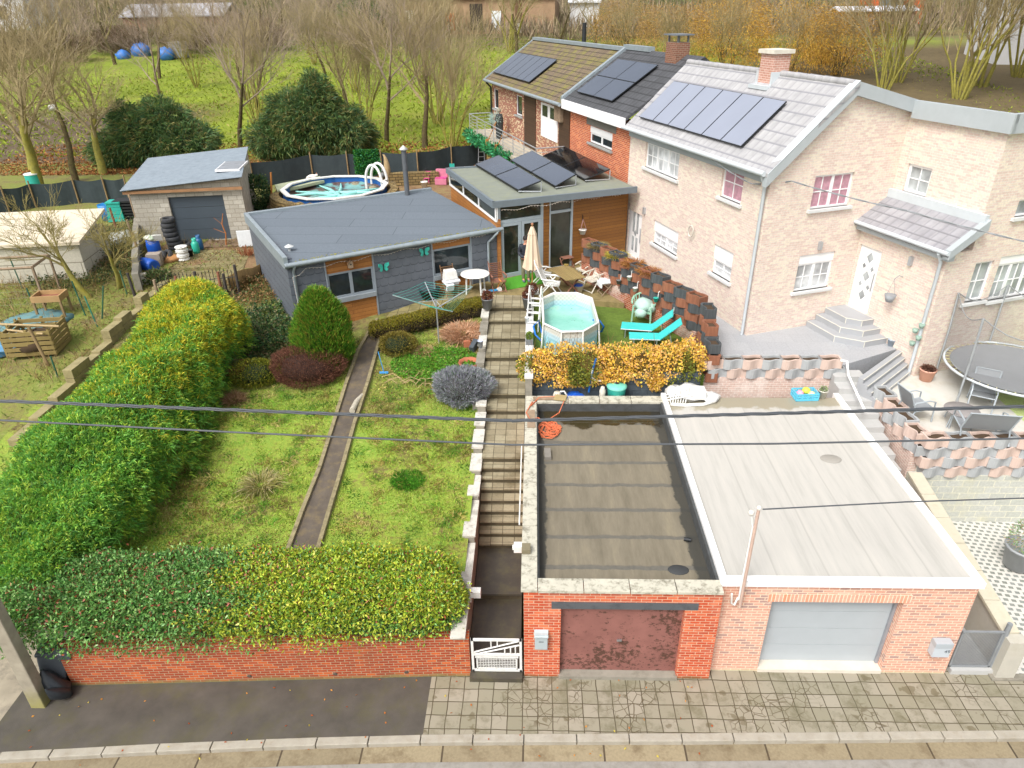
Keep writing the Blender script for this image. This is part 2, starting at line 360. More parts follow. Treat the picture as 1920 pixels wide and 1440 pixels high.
def slabmat():
    m, nt, p = newmat('pavement_slab'); uv = coord(nt, 'UV'); g = geom(nt)
    mp = node(nt, 'ShaderNodeMapping'); nt.links.new(uv, mp.inputs['Vector']); wob = node(nt, 'ShaderNodeTexNoise'); wob.inputs['Scale'].default_value = 2.2; nt.links.new(uv, wob.inputs['Vector'])
    vv = node(nt, 'ShaderNodeVectorMath'); vv.operation = 'MULTIPLY_ADD'; nt.links.new(wob.outputs['Color'], vv.inputs[0]); vv.inputs[1].default_value = (.05, .05, 0); nt.links.new(mp.outputs[0], vv.inputs[2])
    br = node(nt, 'ShaderNodeTexBrick'); br.offset = 0; br.inputs['Scale'].default_value = 1; br.inputs['Brick Width'].default_value = .305; br.inputs['Row Height'].default_value = .305; br.inputs['Mortar Size'].default_value = .011; br.inputs['Mortar Smooth'].default_value = .3
    br.inputs['Color1'].default_value = rgba(lin('#979080')); br.inputs['Color2'].default_value = rgba(lin('#85806c')); br.inputs['Mortar'].default_value = rgba(lin('#4b4230')); nt.links.new(vv.outputs[0], br.inputs['Vector'])
    vo = node(nt, 'ShaderNodeTexVoronoi'); vo.feature = 'DISTANCE_TO_EDGE'; vo.inputs['Scale'].default_value = 5.2; nt.links.new(vv.outputs[0], vo.inputs['Vector'])
    cr = ramp(nt, vo.outputs['Distance'], [(.02, 1.0), (.05, 0.0)])
    where = ramp(nt, noise(nt, g, .62, 3), [(.54, 0.0), (.6, .8)])
    crack = math_(nt, 'MULTIPLY', cr, where)
    col = mixc(nt, crack, br.outputs['Color'], lin('#554a34'))
    moss = ramp(nt, noise(nt, g, 1.6, 6, .72), [(.5, 0.0), (.66, .75)]); col = mixc(nt, moss, col, lin('#66614a'))
    wet = ramp(nt, noise(nt, g, 2.6, 3, .5), [(.63, 0.0), (.66, .6)]); col = mixc(nt, wet, col, lin('#5b5138'))
    nt.links.new(col, p.inputs['Base Color']); p.inputs['Roughness'].default_value = .85
    bump(nt, p, math_(nt, 'SUBTRACT', 1.0, math_(nt, 'MAXIMUM', br.outputs['Fac'], crack)), .5, .01); return m
slab = slabmat()
b = MB(); g2 = [XS]+[q for q in xs if q > XS]
for a, c in zip(g2, g2[1:]): b.quad((a, kerb_y(a)+.15, -.004), (c, kerb_y(c)+.15, -.004), (c, .45 if c > -.9 else .12, .0), (a, .45 if a > -.9 else .12, .0))
struct(b.obj('pavement_slabs', slab))
drv = M('driveway_concrete', '#9a907e', .9, .18, 2, '#5a544c', .7, .6, bmp=.3)
b = MB(); b.quad((-16, -1.9, -.006), (-10.2, -1.75, -.006), (-10.0, -.2, -.002), (-16, -.2, -.002)); b.quad((-16, -.2, -.002), (-10.0, -.2, -.002), (-10.0, 5, .5), (-16, 5, .5)); struct(b.obj('driveway', drv))
litter = [('#b06a2c', .07), ('#c58a3c', .05), ('#a04f24', .06), ('#c8b84a', .04)]
pts = []; cs = []
for i in range(70):
    x = random.uniform(-10.2, 4); y = random.uniform(kerb_y(x)-.25, wally(x)-.05); pts.append((x, y, .012 if y > kerb_y(x)+.02 else -.09)); cs.append(lin(random.choice(litter)[0]))
dd = unit(70); dd[:, 2] *= .1
LM = leafmat('leaf'); LMG = leafmat('glossy_leaf', .32, .2); LMD = leafmat('dry_leaf', .8, .2)
struct(leafmesh('fallen_leaves', np.array(pts), dd, .055, .035, np.array(cs), LMD, flat=np.array([0, 0, 1.0])), 'stuff')

# ------------------------------------------------------------------ front wall, gate, stair, side wall
red1 = dict(c1='#b0452a', c2='#9a3a24', mort='#a0917a')
rb = brickmat('red_brick', '#ad4823', '#8f371d', '#a89678', .2, .073, .008, extra='#c95f2a', extra_amt=.25, dirt='#7a5238', dirt_amt=.35, low=('#7c7a4a', .8, .22))
wt = thing('garden_wall', 'low red brick garden wall under the clipped leafy hedge along the pavement', 'wall', (fw0.x, fw0.y, 0), math.atan2(fw1.y-fw0.y, fw1.x-fw0.x))
LW = (fw1-fw0).length
b = MB(); b.box(0, 0, -.2, LW-.32, .22, 1.1); b.box(LW-.325, -.012, -.2, LW, .24, 1.1); b.obj('wall', rb, wt)
for x in (3.75, 5.55, 7.05):
    b = MB(); b.at(x, -.02, .13).lathe([(.045, -.004), (.045, .03), (.03, .03), (.03, -.004)], 10); 
    b = MB(); b.tube([(x, .02, .16), (x, -.016, .155)], .045, 10); b.obj('drain_pipe', M('pipe_grey', '#5b5046', .8), wt)
def text(name, s, size, mat, parent=None, loc=(0, 0, 0), rz=0.0, rx=R(90), ext=.002, bold=False):
    cu = bpy.data.curves.new(name, 'FONT'); cu.body = s; cu.size = size; cu.extrude = ext; cu.align_x = 'CENTER'; cu.align_y = 'CENTER'; cu.offset = .004*size if bold else 0
    o = bpy.data.objects.new(name, cu); me = bpy.data.meshes.new_from_object(o); bpy.data.objects.remove(o); bpy.data.curves.remove(cu)
    me.materials.append(mat); t = bpy.data.objects.new(name, me); COL.objects.link(t); t.location = loc; t.rotation_euler = (rx, 0, rz)
    if parent: t.parent = parent
    return t
white = M('white_paint', '#dcdcd8', .5, .04, 4, '#a8a490', .25, 2)
dgrey = M('dark_grey', '#474d53', .6, .08)
b = MB(); b.box(-.05, -.04, .82, .24, .0, 1.13); npl = b.obj('number_plate', dgrey, wt, bevel=.004); text('number', '45', .11, white, npl, (.1, -.043, .98))
# gate between wall and garage
gt = thing('garden_gate', 'white metal gate with slanted bars and a wire grid panel below', 'gate', (-1.1, .03, .12))
b = MB(); wg = white
b.cbox(.53, 0, .93, 1.06, .04, .05); b.cbox(.53, 0, .03, 1.06, .04, .05); b.cbox(.03, 0, .48, .05, .04, .95); b.cbox(1.03, 0, .48, .05, .04, .95); b.cbox(.53, 0, .5, 1.0, .035, .05); b.cbox(.53, 0, .42, .9, .03, .03)
b.obj('frame', wg, gt)
b = MB()
b.tube([(.05, 0, .56), (1.0, 0, .9)], .018, 5); b.tube([(.18, 0, .53), (1.0, 0, .78)], .018, 5)
for x, z0, z1 in ((.42, .7, .92), (.55, .75, .92), (.7, .52, .67), (.82, .52, .71), (.92, .52, .74)): b.cbox(x, 0, (z0+z1)/2, .025, .025, z1-z0)
b.obj('slanted_bar', wg, gt)
b = MB()
for i in range(15): b.cbox(.13+i*.057, 0, .24, .009, .009, .32)
for i in range(7): b.cbox(.53, .006, .09+i*.05, .82, .009, .009)
b.cbox(.53, 0, .08, .86, .03, .025); b.cbox(.53, 0, .4, .86, .03, .02); b.cbox(.115, 0, .24, .025, .03, .34); b.cbox(.945, 0, .24, .025, .03, .34)
b.obj('grid_panel', wg, gt)
# stairs
stm = brickmat('stair_tile', '#a39a80', '#857b62', '#4f4632', .3, .3, .008, dirt='#5a5136', dirt_amt=.75, offset=0, rough=.6, dsc=1.4)
stw = M('wet_stone', '#4a453c', .35, .2, 3, '#5f5a3a', .5, 1)
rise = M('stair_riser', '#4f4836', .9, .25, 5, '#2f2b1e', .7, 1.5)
st = thing('garden_stairs', 'long mossy tiled garden staircase climbing between two low walls', 'stairs')
b = MB(); bw_ = MB(); r_ = MB()
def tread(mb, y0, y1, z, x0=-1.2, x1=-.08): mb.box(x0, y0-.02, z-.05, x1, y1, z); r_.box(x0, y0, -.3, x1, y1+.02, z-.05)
bw_.box(-1.14, -.16, -.1, -.04, .13, .11)
tread(bw_, .12, 2.0, .17); 
tread(bw_, 2.0, 3.55, .35); ys = [3.55+i*.245 for i in range(10)]
for i in range(9): tread(b, ys[i], ys[i+1] if i < 8 else 7.9, .35+.161*(i+1))
zz = .35+.161*9; up = []
for k, py in enumerate([768, 738, 700, 668, 632, 600, 575]):
    z = zz+(3.0-zz)*(k+1)/7; up.append((P(940, py, z).y, z))
for k, (y, z) in enumerate(up): tread(b, y, up[k+1][0] if k < 6 else 15.6, z-(.004 if k == 6 else 0), -1.38)
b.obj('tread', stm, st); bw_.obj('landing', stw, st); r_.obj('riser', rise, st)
# wall left of the stair with stepped white copings
cop = M('coping_stone', '#c9c6bc', .85, .1, 6, '#6e675a', .55, 1.6, bmp=.3, bscale=50)
conc = M('concrete', '#8d887c', .9, .12, 5, '#5e5a4a', .5, 1.2, bmp=.3)
sw = thing('stair_wall', 'rendered stair wall with stepped white coping stones left of the steps', 'wall')
segs = [(1196, 1017, 1.22), (1012, 937, 1.42), (931, 890, 1.58), (886, 849, 1.74), (843, 804, 1.92), (802, 772, 2.06), (768, 750, 2.28)]
wb = MB(); yp = None
for k, (pa, pb, z) in enumerate(segs):
    ya, yb = P(880, pa, z).y, P(888, pb, z).y
    if yp is not None: ya = yp
    yp = yb; n = 2 if yb-ya > 1.6 else 1
    for q in range(n):
        a_, b_ = ya+(yb-ya)*q/n, ya+(yb-ya)*(q+1)/n; c = MB(); c.box(-1.50, a_+.008, z-.06, -1.19, b_-.008, z); c.obj('coping', cop, sw, bevel=.006)
    wb.box(-1.45, max(ya, .25), -.2, -1.215, yb, z-.06)
yl = yp
for k, py in enumerate([745, 715, 690, 660, 628, 602, 578]):
    z = zz+.22+(3.12-zz-.2)*(k+1)/7; y = P(905, py, z).y; y2 = P(905, [715, 690, 660, 628, 602, 578, 556][k], z).y
    wb.box(-1.62, yl, .5, -1.395, y2, z-.06)
    c = MB(); c.box(-1.66, max(yl, y2-.8)+.01, z-.06, -1.385, y2-.01, z); c.obj('coping', cop if k % 2 else conc, sw, bevel=.006); yl = y2
wb.obj('wall', conc, sw)
# wall right of the upper stair
sw2 = thing('stair_wall', 'white topped low wall between the upper steps and the small pool', 'wall')
b = MB(); b.box(-.06, 7.75, 1.5, .14, 14.4, 2.98); b.obj('wall', conc, sw2); b = MB(); b.box(-.08, 7.75, 2.98, .17, 14.4, 3.05); b.obj('coping', white, sw2)

# ------------------------------------------------------------------ garages
def wallgrid(mb, x0, x1, z0, z1, t, ops):             # facade with openings: x along, y inwards
    ops = [(max(o[0], x0), min(o[1], x1), max(o[2], z0), min(o[3], z1)) for o in ops if o[1] > x0 and o[0] < x1 and o[3] > z0 and o[2] < z1]
    X = sorted({x0, x1, *[o[0] for o in ops], *[o[1] for o in ops]}); Z = sorted({z0, z1, *[o[2] for o in ops], *[o[3] for o in ops]})
    for a, c in zip(X, X[1:]):
        runs = []
        for d, e in zip(Z, Z[1:]):
            cx_, cz = (a+c)/2, (d+e)/2
            if any(o[0] < cx_ < o[1] and o[2] < cz < o[3] for o in ops): continue
            if runs and abs(runs[-1][1]-d) < 1e-6: runs[-1][1] = e
            else: runs.append([d, e])
        for d, e in runs: mb.box(a, 0, d, c, t, e)
GB = brickmat('orange_brick', '#c75430', '#a83f24', '#c9a98e', .2, .073, .008, extra='#d87048', extra_amt=.3, dirt='#c79a84', dirt_amt=.45, low=('#5f5a34', .75, .16), dsc=1.1)
gd = thing('brick_garage', 'orange red brick garage with a peeling maroon door and dark felt roof', 'garage')
b = MB(); DX0, DX1, DZ1 = .74, 3.17, 1.99
wallgrid(b, 0, 3.86, -.1, 2.44, .25, [(DX0, DX1, -.1, DZ1)])
b.box(0, .25, -.1, .25, 7.55, 2.44); b.box(.25, 7.3, -.1, 3.86, 7.55, 2.44)
b.obj('wall', GB, gd)
b = MB(); b.at(P(1040, 1133, 2.1).x*0+.55, -.012, 1.99).box(0, 0, 0, 2.87, .03, .18); b.obj('lintel', M('lintel_steel', '#55585c', .6, .08, 4, '#2f3338', .6, 1), gd)
def peel():
    m, nt, p = newmat('peeling_maroon_paint'); g = geom(nt); base = ramp(nt, noise(nt, g, 2, 4), [(.3, lin('#7d524b')), (.7, lin('#92625a'))])
    mp = node(nt, 'ShaderNodeMapping'); mp.inputs['Scale'].default_value = (1.2, 1, 1.5); nt.links.new(g, mp.inputs['Vector'])
    f = math_(nt, 'ADD', noise(nt, mp.outputs[0], 7, 8, .78), math_(nt, 'MULTIPLY', noise(nt, g, 1.1, 3), .45))
    k = ramp(nt, f, [(.76, 0.0), (.80, .9)]); col = mixc(nt, k, base, lin('#4a3226')); nt.links.new(col, p.inputs['Base Color']); p.inputs['Roughness'].default_value = .6; bump(nt, p, k, .3, .004); return m
b = MB(); b.box(DX0-.03, .12, .09, DX1+.03, .17, DZ1+.02)
dr = b.obj('garage_door', peel(), gd); b = MB(); b.cbox(1.95, .1, 1.0, .1, .03, .035); b.obj('handle', M('steel', '#b8bcc0', .3, .05, metal=.8), dr)
b = MB(); b.box(DX0-.02, -.06, -.02, DX1+.02, .2, .09); b.obj('sill', conc, gd)
def feltmat():
    m, nt, p = newmat('roof_felt'); g = geom(nt); uv = coord(nt, 'UV')
    s = node(nt, 'ShaderNodeSeparateXYZ'); nt.links.new(g, s.inputs[0])
    mp = node(nt, 'ShaderNodeMapping'); mp.inputs['Scale'].default_value = (3.0, .5, 1); nt.links.new(g, mp.inputs['Vector'])
    col = ramp(nt, noise(nt, mp.outputs[0], 1.1, 7, .75), [(.3, lin('#676050')), (.55, lin('#7a7261')), (.75, lin('#8a816a'))])
    wv = math_(nt, 'ADD', s.outputs['Y'], math_(nt, 'MULTIPLY', noise(nt, g, 3, 4), .14))
    fr = math_(nt, 'FRACT', math_(nt, 'MULTIPLY', wv, 1/.94)); seam = ramp(nt, fr, [(.0, 1.0), (.11, .9), (.15, 0.0), (.97, 0.0)])
    col = mixc(nt, seam, col, mixc(nt, noise(nt, g, 9, 4), lin('#504e49'), lin('#706c62')))
    pw = math_(nt, 'ADD', s.outputs['Y'], math_(nt, 'MULTIPLY', noise(nt, g, 1.1, 4, .6), 1.6)); pud = ramp(nt, math_(nt, 'MULTIPLY', pw, .1), [(.725, 0.0), (.735, 1.0)])
    ed = math_(nt, 'ADD', math_(nt, 'ABSOLUTE', math_(nt, 'SUBTRACT', s.outputs['X'], 2.0)), math_(nt, 'MULTIPLY', noise(nt, g, 2.5, 4), .3)); edge = ramp(nt, math_(nt, 'MULTIPLY', ed, .25), [(.415, 0.0), (.425, .85)])
    col = mixc(nt, pud, col, lin('#3a3322')); col = mixc(nt, edge, col, lin('#33332f'))
    nt.links.new(col, p.inputs['Base Color']); nt.links.new(ramp(nt, pud, [(0, .8), (1, .08)]), p.inputs['Roughness']); bump(nt, p, seam, .3, .01); return m
felt = feltmat(); upst = M('bitumen_upstand', '#4a4c4d', .75, .25, 5, '#33342f', .6, 2)
b = MB(); b.box(.25, .25, 2.1, 3.86, 7.3, 2.2); b.obj('roof', felt, gd)
b = MB(); b.box(.2505, .27, 2.2, .31, 7.28, 2.44); b.box(.31, 7.24, 2.2, 3.8, 7.298, 2.44); b.box(3.78, .27, 2.2, 3.855, 7.24, 2.5); b.box(.31, .252, 2.2, 3.78, .3, 2.44); b.obj('upstand', upst, gd)
copm = M('mossy_coping', '#bcb8a8', .9, .12, 5, '#5a5442', .8, 2.2, bmp=.3, bscale=60)
for y0, y1 in zip(np.linspace(-.04, 7.6, 9), np.linspace(-.04, 7.6, 9)[1:]): c = MB(); c.box(-.05, y0+.008, 2.44, .27, y1-.008, 2.51); c.obj('coping', copm, gd, bevel=.006)
for x0, x1 in zip(np.linspace(.275, 3.86, 5), np.linspace(.275, 3.86, 5)[1:]):
    c = MB(); c.box(x0+.008, -.05, 2.44, x1-.008, .29, 2.51); c.obj('coping', copm, gd, bevel=.006)
    c = MB(); c.box(x0+.008, 7.25, 2.44, x1-.008, 7.6, 2.51); c.obj('coping', copm, gd, bevel=.006)
# neighbour's wider garage, paler brick
NB = brickmat('pale_pink_brick', '#d9a591', '#c9917e', '#e3cdb4', .2, .073, .009, extra='#a98a84', extra_amt=.2, dirt='#e2c8b4', dirt_amt=.4, low=('#c9cda6', .7, .12), dsc=.9)
ng = thing('wide_garage', 'wide pale brick garage with a grey sectional door and light felt roof', 'garage', (3.87, .22, 0))
b = MB(); NX = 4.95
nd0, nd1, ndz = 1.05, 3.62, 2.02
wallgrid(b, 0, NX, -.1, 2.46, .3, [(nd0, nd1, -.1, ndz)]); b.box(NX-.25, .3, -.1, NX, 7.35, 2.46); b.box(0, .3, -.1, .25, 7.35, 2.46); b.box(.25, 7.1, -.1, NX-.25, 7.35, 2.46); b.obj('wall', NB, ng)
sold = brickmat('soldier_course', '#d39a84', '#dcae97', '#e6d2ba', .073, .5, .01, extra='#e09070', offset=0)
b = MB(); b.box(nd0-.1, -.012, ndz, nd1+.12, .29, ndz+.2); b.obj('brick_lintel', sold, ng)
ndm = M('sectional_door_grey', '#a9b0b5', .5, .03); b = MB()
for i in range(4): b.box(nd0+.02, .22, .09+i*.482, nd1-.02, .26, .09+(i+1)*.482-.008)
b.obj('garage_door', ndm, ng); b = MB(); b.box(nd1-.06, .16, .09, nd1-.005, .22, ndz); b.box(nd0+.005, .16, .09, nd0+.05, .22, ndz); b.box(nd0, .265, .05, nd1, .28, ndz); b.obj('door_frame', M('door_frame_grey', '#8d8f94', .5), ng)
b = MB(); b.box(nd0, -.03, -.02, nd1, .24, .085); b.obj('sill', M('pale_concrete', '#cfc8ba', .9, .1), ng)
nfelt = M('light_roof_felt', '#bdb7ac', .9, .05, 1.5, '#aaa292', .4, .8, bmp=.2, streak=False)
def nfeltmat():
    m, nt, p = newmat('light_roof_felt_streaked'); g = geom(nt); mp = node(nt, 'ShaderNodeMapping'); mp.inputs['Scale'].default_value = (4, .3, 1); nt.links.new(g, mp.inputs['Vector'])
    col = ramp(nt, noise(nt, mp.outputs[0], 1.5, 7, .7), [(.25, lin('#a6a39c')), (.5, lin('#b4b1aa')), (.75, lin('#bcb8b0'))])
    s = node(nt, 'ShaderNodeSeparateXYZ'); nt.links.new(g, s.inputs[0])
    fr = math_(nt, 'FRACT', math_(nt, 'MULTIPLY', math_(nt, 'ADD', s.outputs['X'], math_(nt, 'MULTIPLY', noise(nt, g, .7, 2), .05)), 1.0)); col = mixc(nt, ramp(nt, fr, [(0, .6), (.03, .5), (.05, 0.0)]), col, lin('#a09d96'))
    pw = math_(nt, 'ADD', s.outputs['Y'], math_(nt, 'MULTIPLY', noise(nt, g, 1.4, 4, .6), 1.2)); pud = ramp(nt, math_(nt, 'MULTIPLY', pw, .1), [(.74, 0.0), (.75, .9)]); col = mixc(nt, pud, col, lin('#938b76'))
    nt.links.new(col, p.inputs['Base Color']); nt.links.new(ramp(nt, pud, [(0, .85), (1, .3)]), p.inputs['Roughness']); return m
b = MB(); b.box(.1, .1, 2.44, NX-.1, 7.25, 2.53); b.obj('roof', nfeltmat(), ng)
wtrim = M('white_trim', '#f0efee', .5, .03, 5, '#c8c6c0', .3, 3)
b = MB(); b.box(-.03, -.06, 2.46, NX+.05, .1, 2.6); b.box(-.03, .1, 2.461, .1, 7.4, 2.6); b.box(NX-.1, .1, 2.461, NX+.05, 7.4, 2.6); b.obj('roof_trim', wtrim, ng)
# ================================================================== BUILDINGS
class Fac:                                           # an upright facade: origin, direction along it (seen from outside left to right)
    def __init__(s, x, y, deg): s.x, s.y, s.a = x, y, R(deg)
    def px(s, px, py):
        q = PV(px, py, s.x, s.y, s.a); return ((q.x-s.x)*math.cos(s.a)+(q.y-s.y)*math.sin(s.a), q.z)
    def pt(s, u, v=0.0, z=0.0): return Vector((s.x+u*math.cos(s.a)-v*math.sin(s.a), s.y+u*math.sin(s.a)+v*math.cos(s.a), z))
    def mb(s, u=0, v=0, z=0):
        q = s.pt(u, v); return MB().at(q.x, q.y, z, s.a)
GLASS = glassmat()
GLASSP = glassmat('pale_window_glass', '#a3a9ab', .15)
frosted = glassmat('net_curtain_glass', '#c3c6c8', .4)
redcur = M('red_curtain', '#b98b99', .6, .3, 7, '#a08a8e', .6, 3)
wfr = M('window_frame_white', '#efefef', .4, .02)
gsill = M('sill_stone', '#9c9c98', .8, .1)
psill = M('pale_sill', '#d3d4d3', .8, .04)
def window(par, F, u0, u1, z0, z1, n=2, grid=None, shut=0.0, pane=None, frame=None, sill=None, dep=.1, name='window', fw=.06, sillh=.09, shutm=None, curtain=None):
    frame = frame or wfr; pane = pane or GLASS
    b = F.mb(0, dep); W = u1-u0; zt = z1-shut
    b.box(u0, -.03, z0, u0+fw, .04, zt); b.box(u1-fw, -.03, z0, u1, .04, zt); b.box(u0+fw, -.03, z0, u1-fw, .04, z0+fw); b.box(u0+fw, -.03, zt-fw, u1-fw, .04, zt)
    for k in range(1, n): x = u0+W*k/n; b.box(x-fw*.8, -.032, z0+fw, x+fw*.8, .038, zt-fw)
    if grid:
        gx, gz = grid
        for k in range(n):
            a, c = u0+W*k/n, u0+W*(k+1)/n
            for q in range(1, gx): x = a+(c-a)*q/gx; b.box(x-.014, -.02, z0+fw, x+.014, .03, zt-fw)
        for q in range(1, gz): z = z0+(zt-z0)*q/gz; b.box(u0+fw, -.018, z-.014, u1-fw, .028, z+.014)
    o = b.obj(name, frame, par)
    p = F.mb(0, dep); p.box(u0+.02, .0, z0+.02, u1-.02, .02, zt-.02); p.obj('pane', pane, o)
    if curtain: c = F.mb(0, dep); c.box(u0+fw, -.004, z0+fw, u1-fw, -.0015, z0+(zt-z0)*.55); c.obj('curtain', curtain, o)
    if shut: s_ = F.mb(0, dep-.03); s_.box(u0-.005, -.03, zt, u1+.005, .05, z1); s_.obj('shutter_box', shutm or wfr, o)
    if sill: s_ = F.mb(0, 0); s_.box(u0-.1, -.09, z0-sillh, u1+.1, dep+.02, z0); s_.obj('sill', sill, o)
    return o
def gutter(par, F, u0, u1, z, v=-.12, mat=None, r=.07):
    b = F.mb(0, v); b.tube([(u0, 0, z), (u1, 0, z)], r, 8); return b.obj('gutter', mat or zinc, par)
def downpipe(par, pts, r=.045, mat=None): b = MB(); b.tube(pts, r, 8); return b.obj('downpipe', mat or zinc, par)
zinc = M('zinc', '#9aa5ab', .45, .1, 4, '#7d8890', .4, 2, metal=.3)
zincp = M('pale_zinc', '#c2c9cd', .5, .05)
panelglass = M('solar_cell', '#4c5462', .18, .08, .7)
panelpale = M('solar_cell_pale', '#8d93a2', .3, .04, .8)
paneldark = glassmat('solar_cell_dark', '#17191d', .06)
black = M('black_plastic', '#202326', .5, .1)
alu = M('aluminium', '#b9bec2', .4, .05, metal=.6)
def solar(par, o, ex, ez, w, h, nx, ny, mat, thick=.04):   # panels in the plane spanned by ex (along) and ez (up); one part per panel
    o, ex, ez = Vector(o), Vector(ex).normalized(), Vector(ez).normalized(); nn = ex.cross(ez)
    for j in range(ny):
        for i in range(nx):
            b = MB(); a = o+ex*(i*(w+.02))+ez*(j*(h+.02)); q = [a, a+ex*w, a+ex*w+ez*h, a+ez*h]
            b.add([p for p in q]+[p+nn*thick for p in q], [(3, 2, 1, 0), (4, 5, 6, 7), (0, 1, 5, 4), (1, 2, 6, 5), (2, 3, 7, 6), (3, 0, 4, 7)])
            fr = b.obj('solar_panel', black, par)
            c = MB(); d = .018; a2 = a+nn*(thick+.003); c.quad(a2+ex*d+ez*d, a2+ex*(w-d)+ez*d, a2+ex*(w-d)+ez*(h-d), a2+ex*d+ez*(h-d)); c.obj('cell_sheet', mat, fr)
# ---- neighbour's pale house
HB = brickmat('pale_house_brick', '#dcc8bc', '#cdb2a5', '#dbd3c8', .2, .07, .009, extra='#e4d9c6', extra_amt=.4, dirt='#ccb2a4', dirt_amt=.4, rough=.9, bstr=.25, dsc=1.5)
def tilemat(name, c1, c2, gap, bw=.3, bh=.34, moss=None, rough=.7, ms=.03, amt=.7):
    if name in MATS: return MATS[name]
    m, nt, p = newmat(name); s = node(nt, 'ShaderNodeSeparateXYZ'); nt.links.new(coord(nt, 'UV'), s.inputs[0]); g = geom(nt)
    row = math_(nt, 'FRACT', math_(nt, 'DIVIDE', s.outputs['Y'], bh)); rib = math_(nt, 'SINE', math_(nt, 'MULTIPLY', s.outputs['X'], 6.2832/bw))
    k = math_(nt, 'MAXIMUM', ramp(nt, row, [(0, 1.0), (.1, .9), (.2, 0.0)]), ramp(nt, rib, [(.0, .0), (.72, .0), (1, .45)]))
    br = node(nt, 'ShaderNodeTexBrick'); br.offset = 0; br.inputs['Scale'].default_value = 1; br.inputs['Brick Width'].default_value = bw; br.inputs['Row Height'].default_value = bh; br.inputs['Mortar Size'].default_value = 0
    br.inputs['Color1'].default_value = rgba(lin(c1)); br.inputs['Color2'].default_value = rgba(lin(c2)); nt.links.new(coord(nt, 'UV'), br.inputs['Vector'])
    col = mixc(nt, 1.0, br.outputs['Color'], ramp(nt, noise(nt, g, 3, 4), [(.3, (.85,)*3), (.7, (1.12,)*3)]), 'MULTIPLY')
    if moss: col = mixc(nt, ramp(nt, noise(nt, g, 1.5, 6, .7), [(.45, 0.0), (.68, amt)]), col, lin(moss))
    nt.links.new(mixc(nt, k, col, lin(gap)), p.inputs['Base Color']); p.inputs['Roughness'].default_value = rough; bump(nt, p, math_(nt, 'ADD', row, math_(nt, 'MULTIPLY', rib, .3)), .5, .03); MATS[name] = m; return m
ptile = tilemat('pale_roof_tile', '#aaa9aa', '#a3a2a4', '#85858a', .33, .38)
slate = M('pale_fascia', '#a9b0b3', .6, .05)
A0 = Vector((7.012, 10.685, 0)); GF = Fac(A0.x, A0.y, 20); B0 = A0+Vector((math.cos(R(109)), math.sin(R(109)), 0))*9.15; FF = Fac(B0.x, B0.y, 289)
nh = thing('brick_house', 'large pale brick house with grey tiled roof, white windows and a tiled porch', 'house')
HL = 9.15; EZ = 8.2; RZ = 10.35; UR = 2.3
def fr(px0, py0, px1, py1, F): a = F.px(px0, py0); c = F.px(px1, py1); return (a[0], c[0], c[1], a[1])
def rect(F, tl, br): a = F.px(*tl); c = F.px(*br); return [min(a[0], c[0]), max(a[0], c[0]), min(a[1], c[1]), max(a[1], c[1])]
wf = [rect(FF, (1212, 266), (1270, 338)), rect(FF, (1357, 306), (1388, 384)), rect(FF, (1227, 412), (1268, 481)), rect(FF, (1340, 457), (1368, 530)), rect(FF, (1179, 391), (1198, 490))]
b = FF.mb(); wallgrid(b, 0, HL, 2.0, EZ-.05, .3, [(o[0], o[1], o[2], o[3]) for o in wf]); b.obj('wall', HB, nh)
wg_ = [rect(GF, (1530, 330), (1590, 385)), rect(GF, (1500, 480), (1552, 538))]
b = GF.mb(); wallgrid(b, 0.003, 4.6, 2.0, EZ-.1, .3, wg_)
b.add([(0.003, 0, EZ-.1), (UR, 0, RZ-.2), (4.6, 0, 9.75), (4.6, 0, EZ-.1), (0.003, .3, EZ-.1), (UR, .3, RZ-.2), (4.6, .3, 9.75), (4.6, .3, EZ-.1)], [(0, 3, 2, 1), (4, 5, 6, 7), (0, 1, 5, 4), (1, 2, 6, 5), (2, 3, 7, 6), (3, 0, 4, 7)])
b.obj('wall', HB, nh)
# wing with flat top, and porch
UW, UP, VW = 4.55, 3.72, 3.23
WF = Fac(*GF.pt(UW, 0)[:2], 290); PF = Fac(*GF.pt(UP, 0)[:2], 290); WN = Fac(*GF.pt(0, -VW)[:2], 20)
ww = [rect(WF, (1704, 306), (1735, 370))]
b = WF.mb(0, 0, 0); wallgrid(b, 0.0, VW-.003, 2.0, 9.62, .3, ww); b.obj('wall', HB, nh)
wn = [rect(WN, (1826, 494), (1842, 562)), rect(WN, (1878, 482), (1936, 550)), rect(WN, (1912, 375), (1960, 400))]
b = WN.mb(); wallgrid(b, UP+.004, UW-.001, 2.0, 6.27, .3, wn); wallgrid(b, UW+.004, 9.5, 2.0, 9.615, .3, wn); b.obj('wall', HB, nh)
dp = PF.px(1590, 566)[0]; 
d0 = [PF.px(1614, 458)[0], PF.px(1655, 469)[0], 3.56, PF.px(1616, 458)[1]]
b = PF.mb(); wallgrid(b, 0, VW-.003, 2.0, 6.28, .25, [d0]); b.obj('wall', HB, nh)
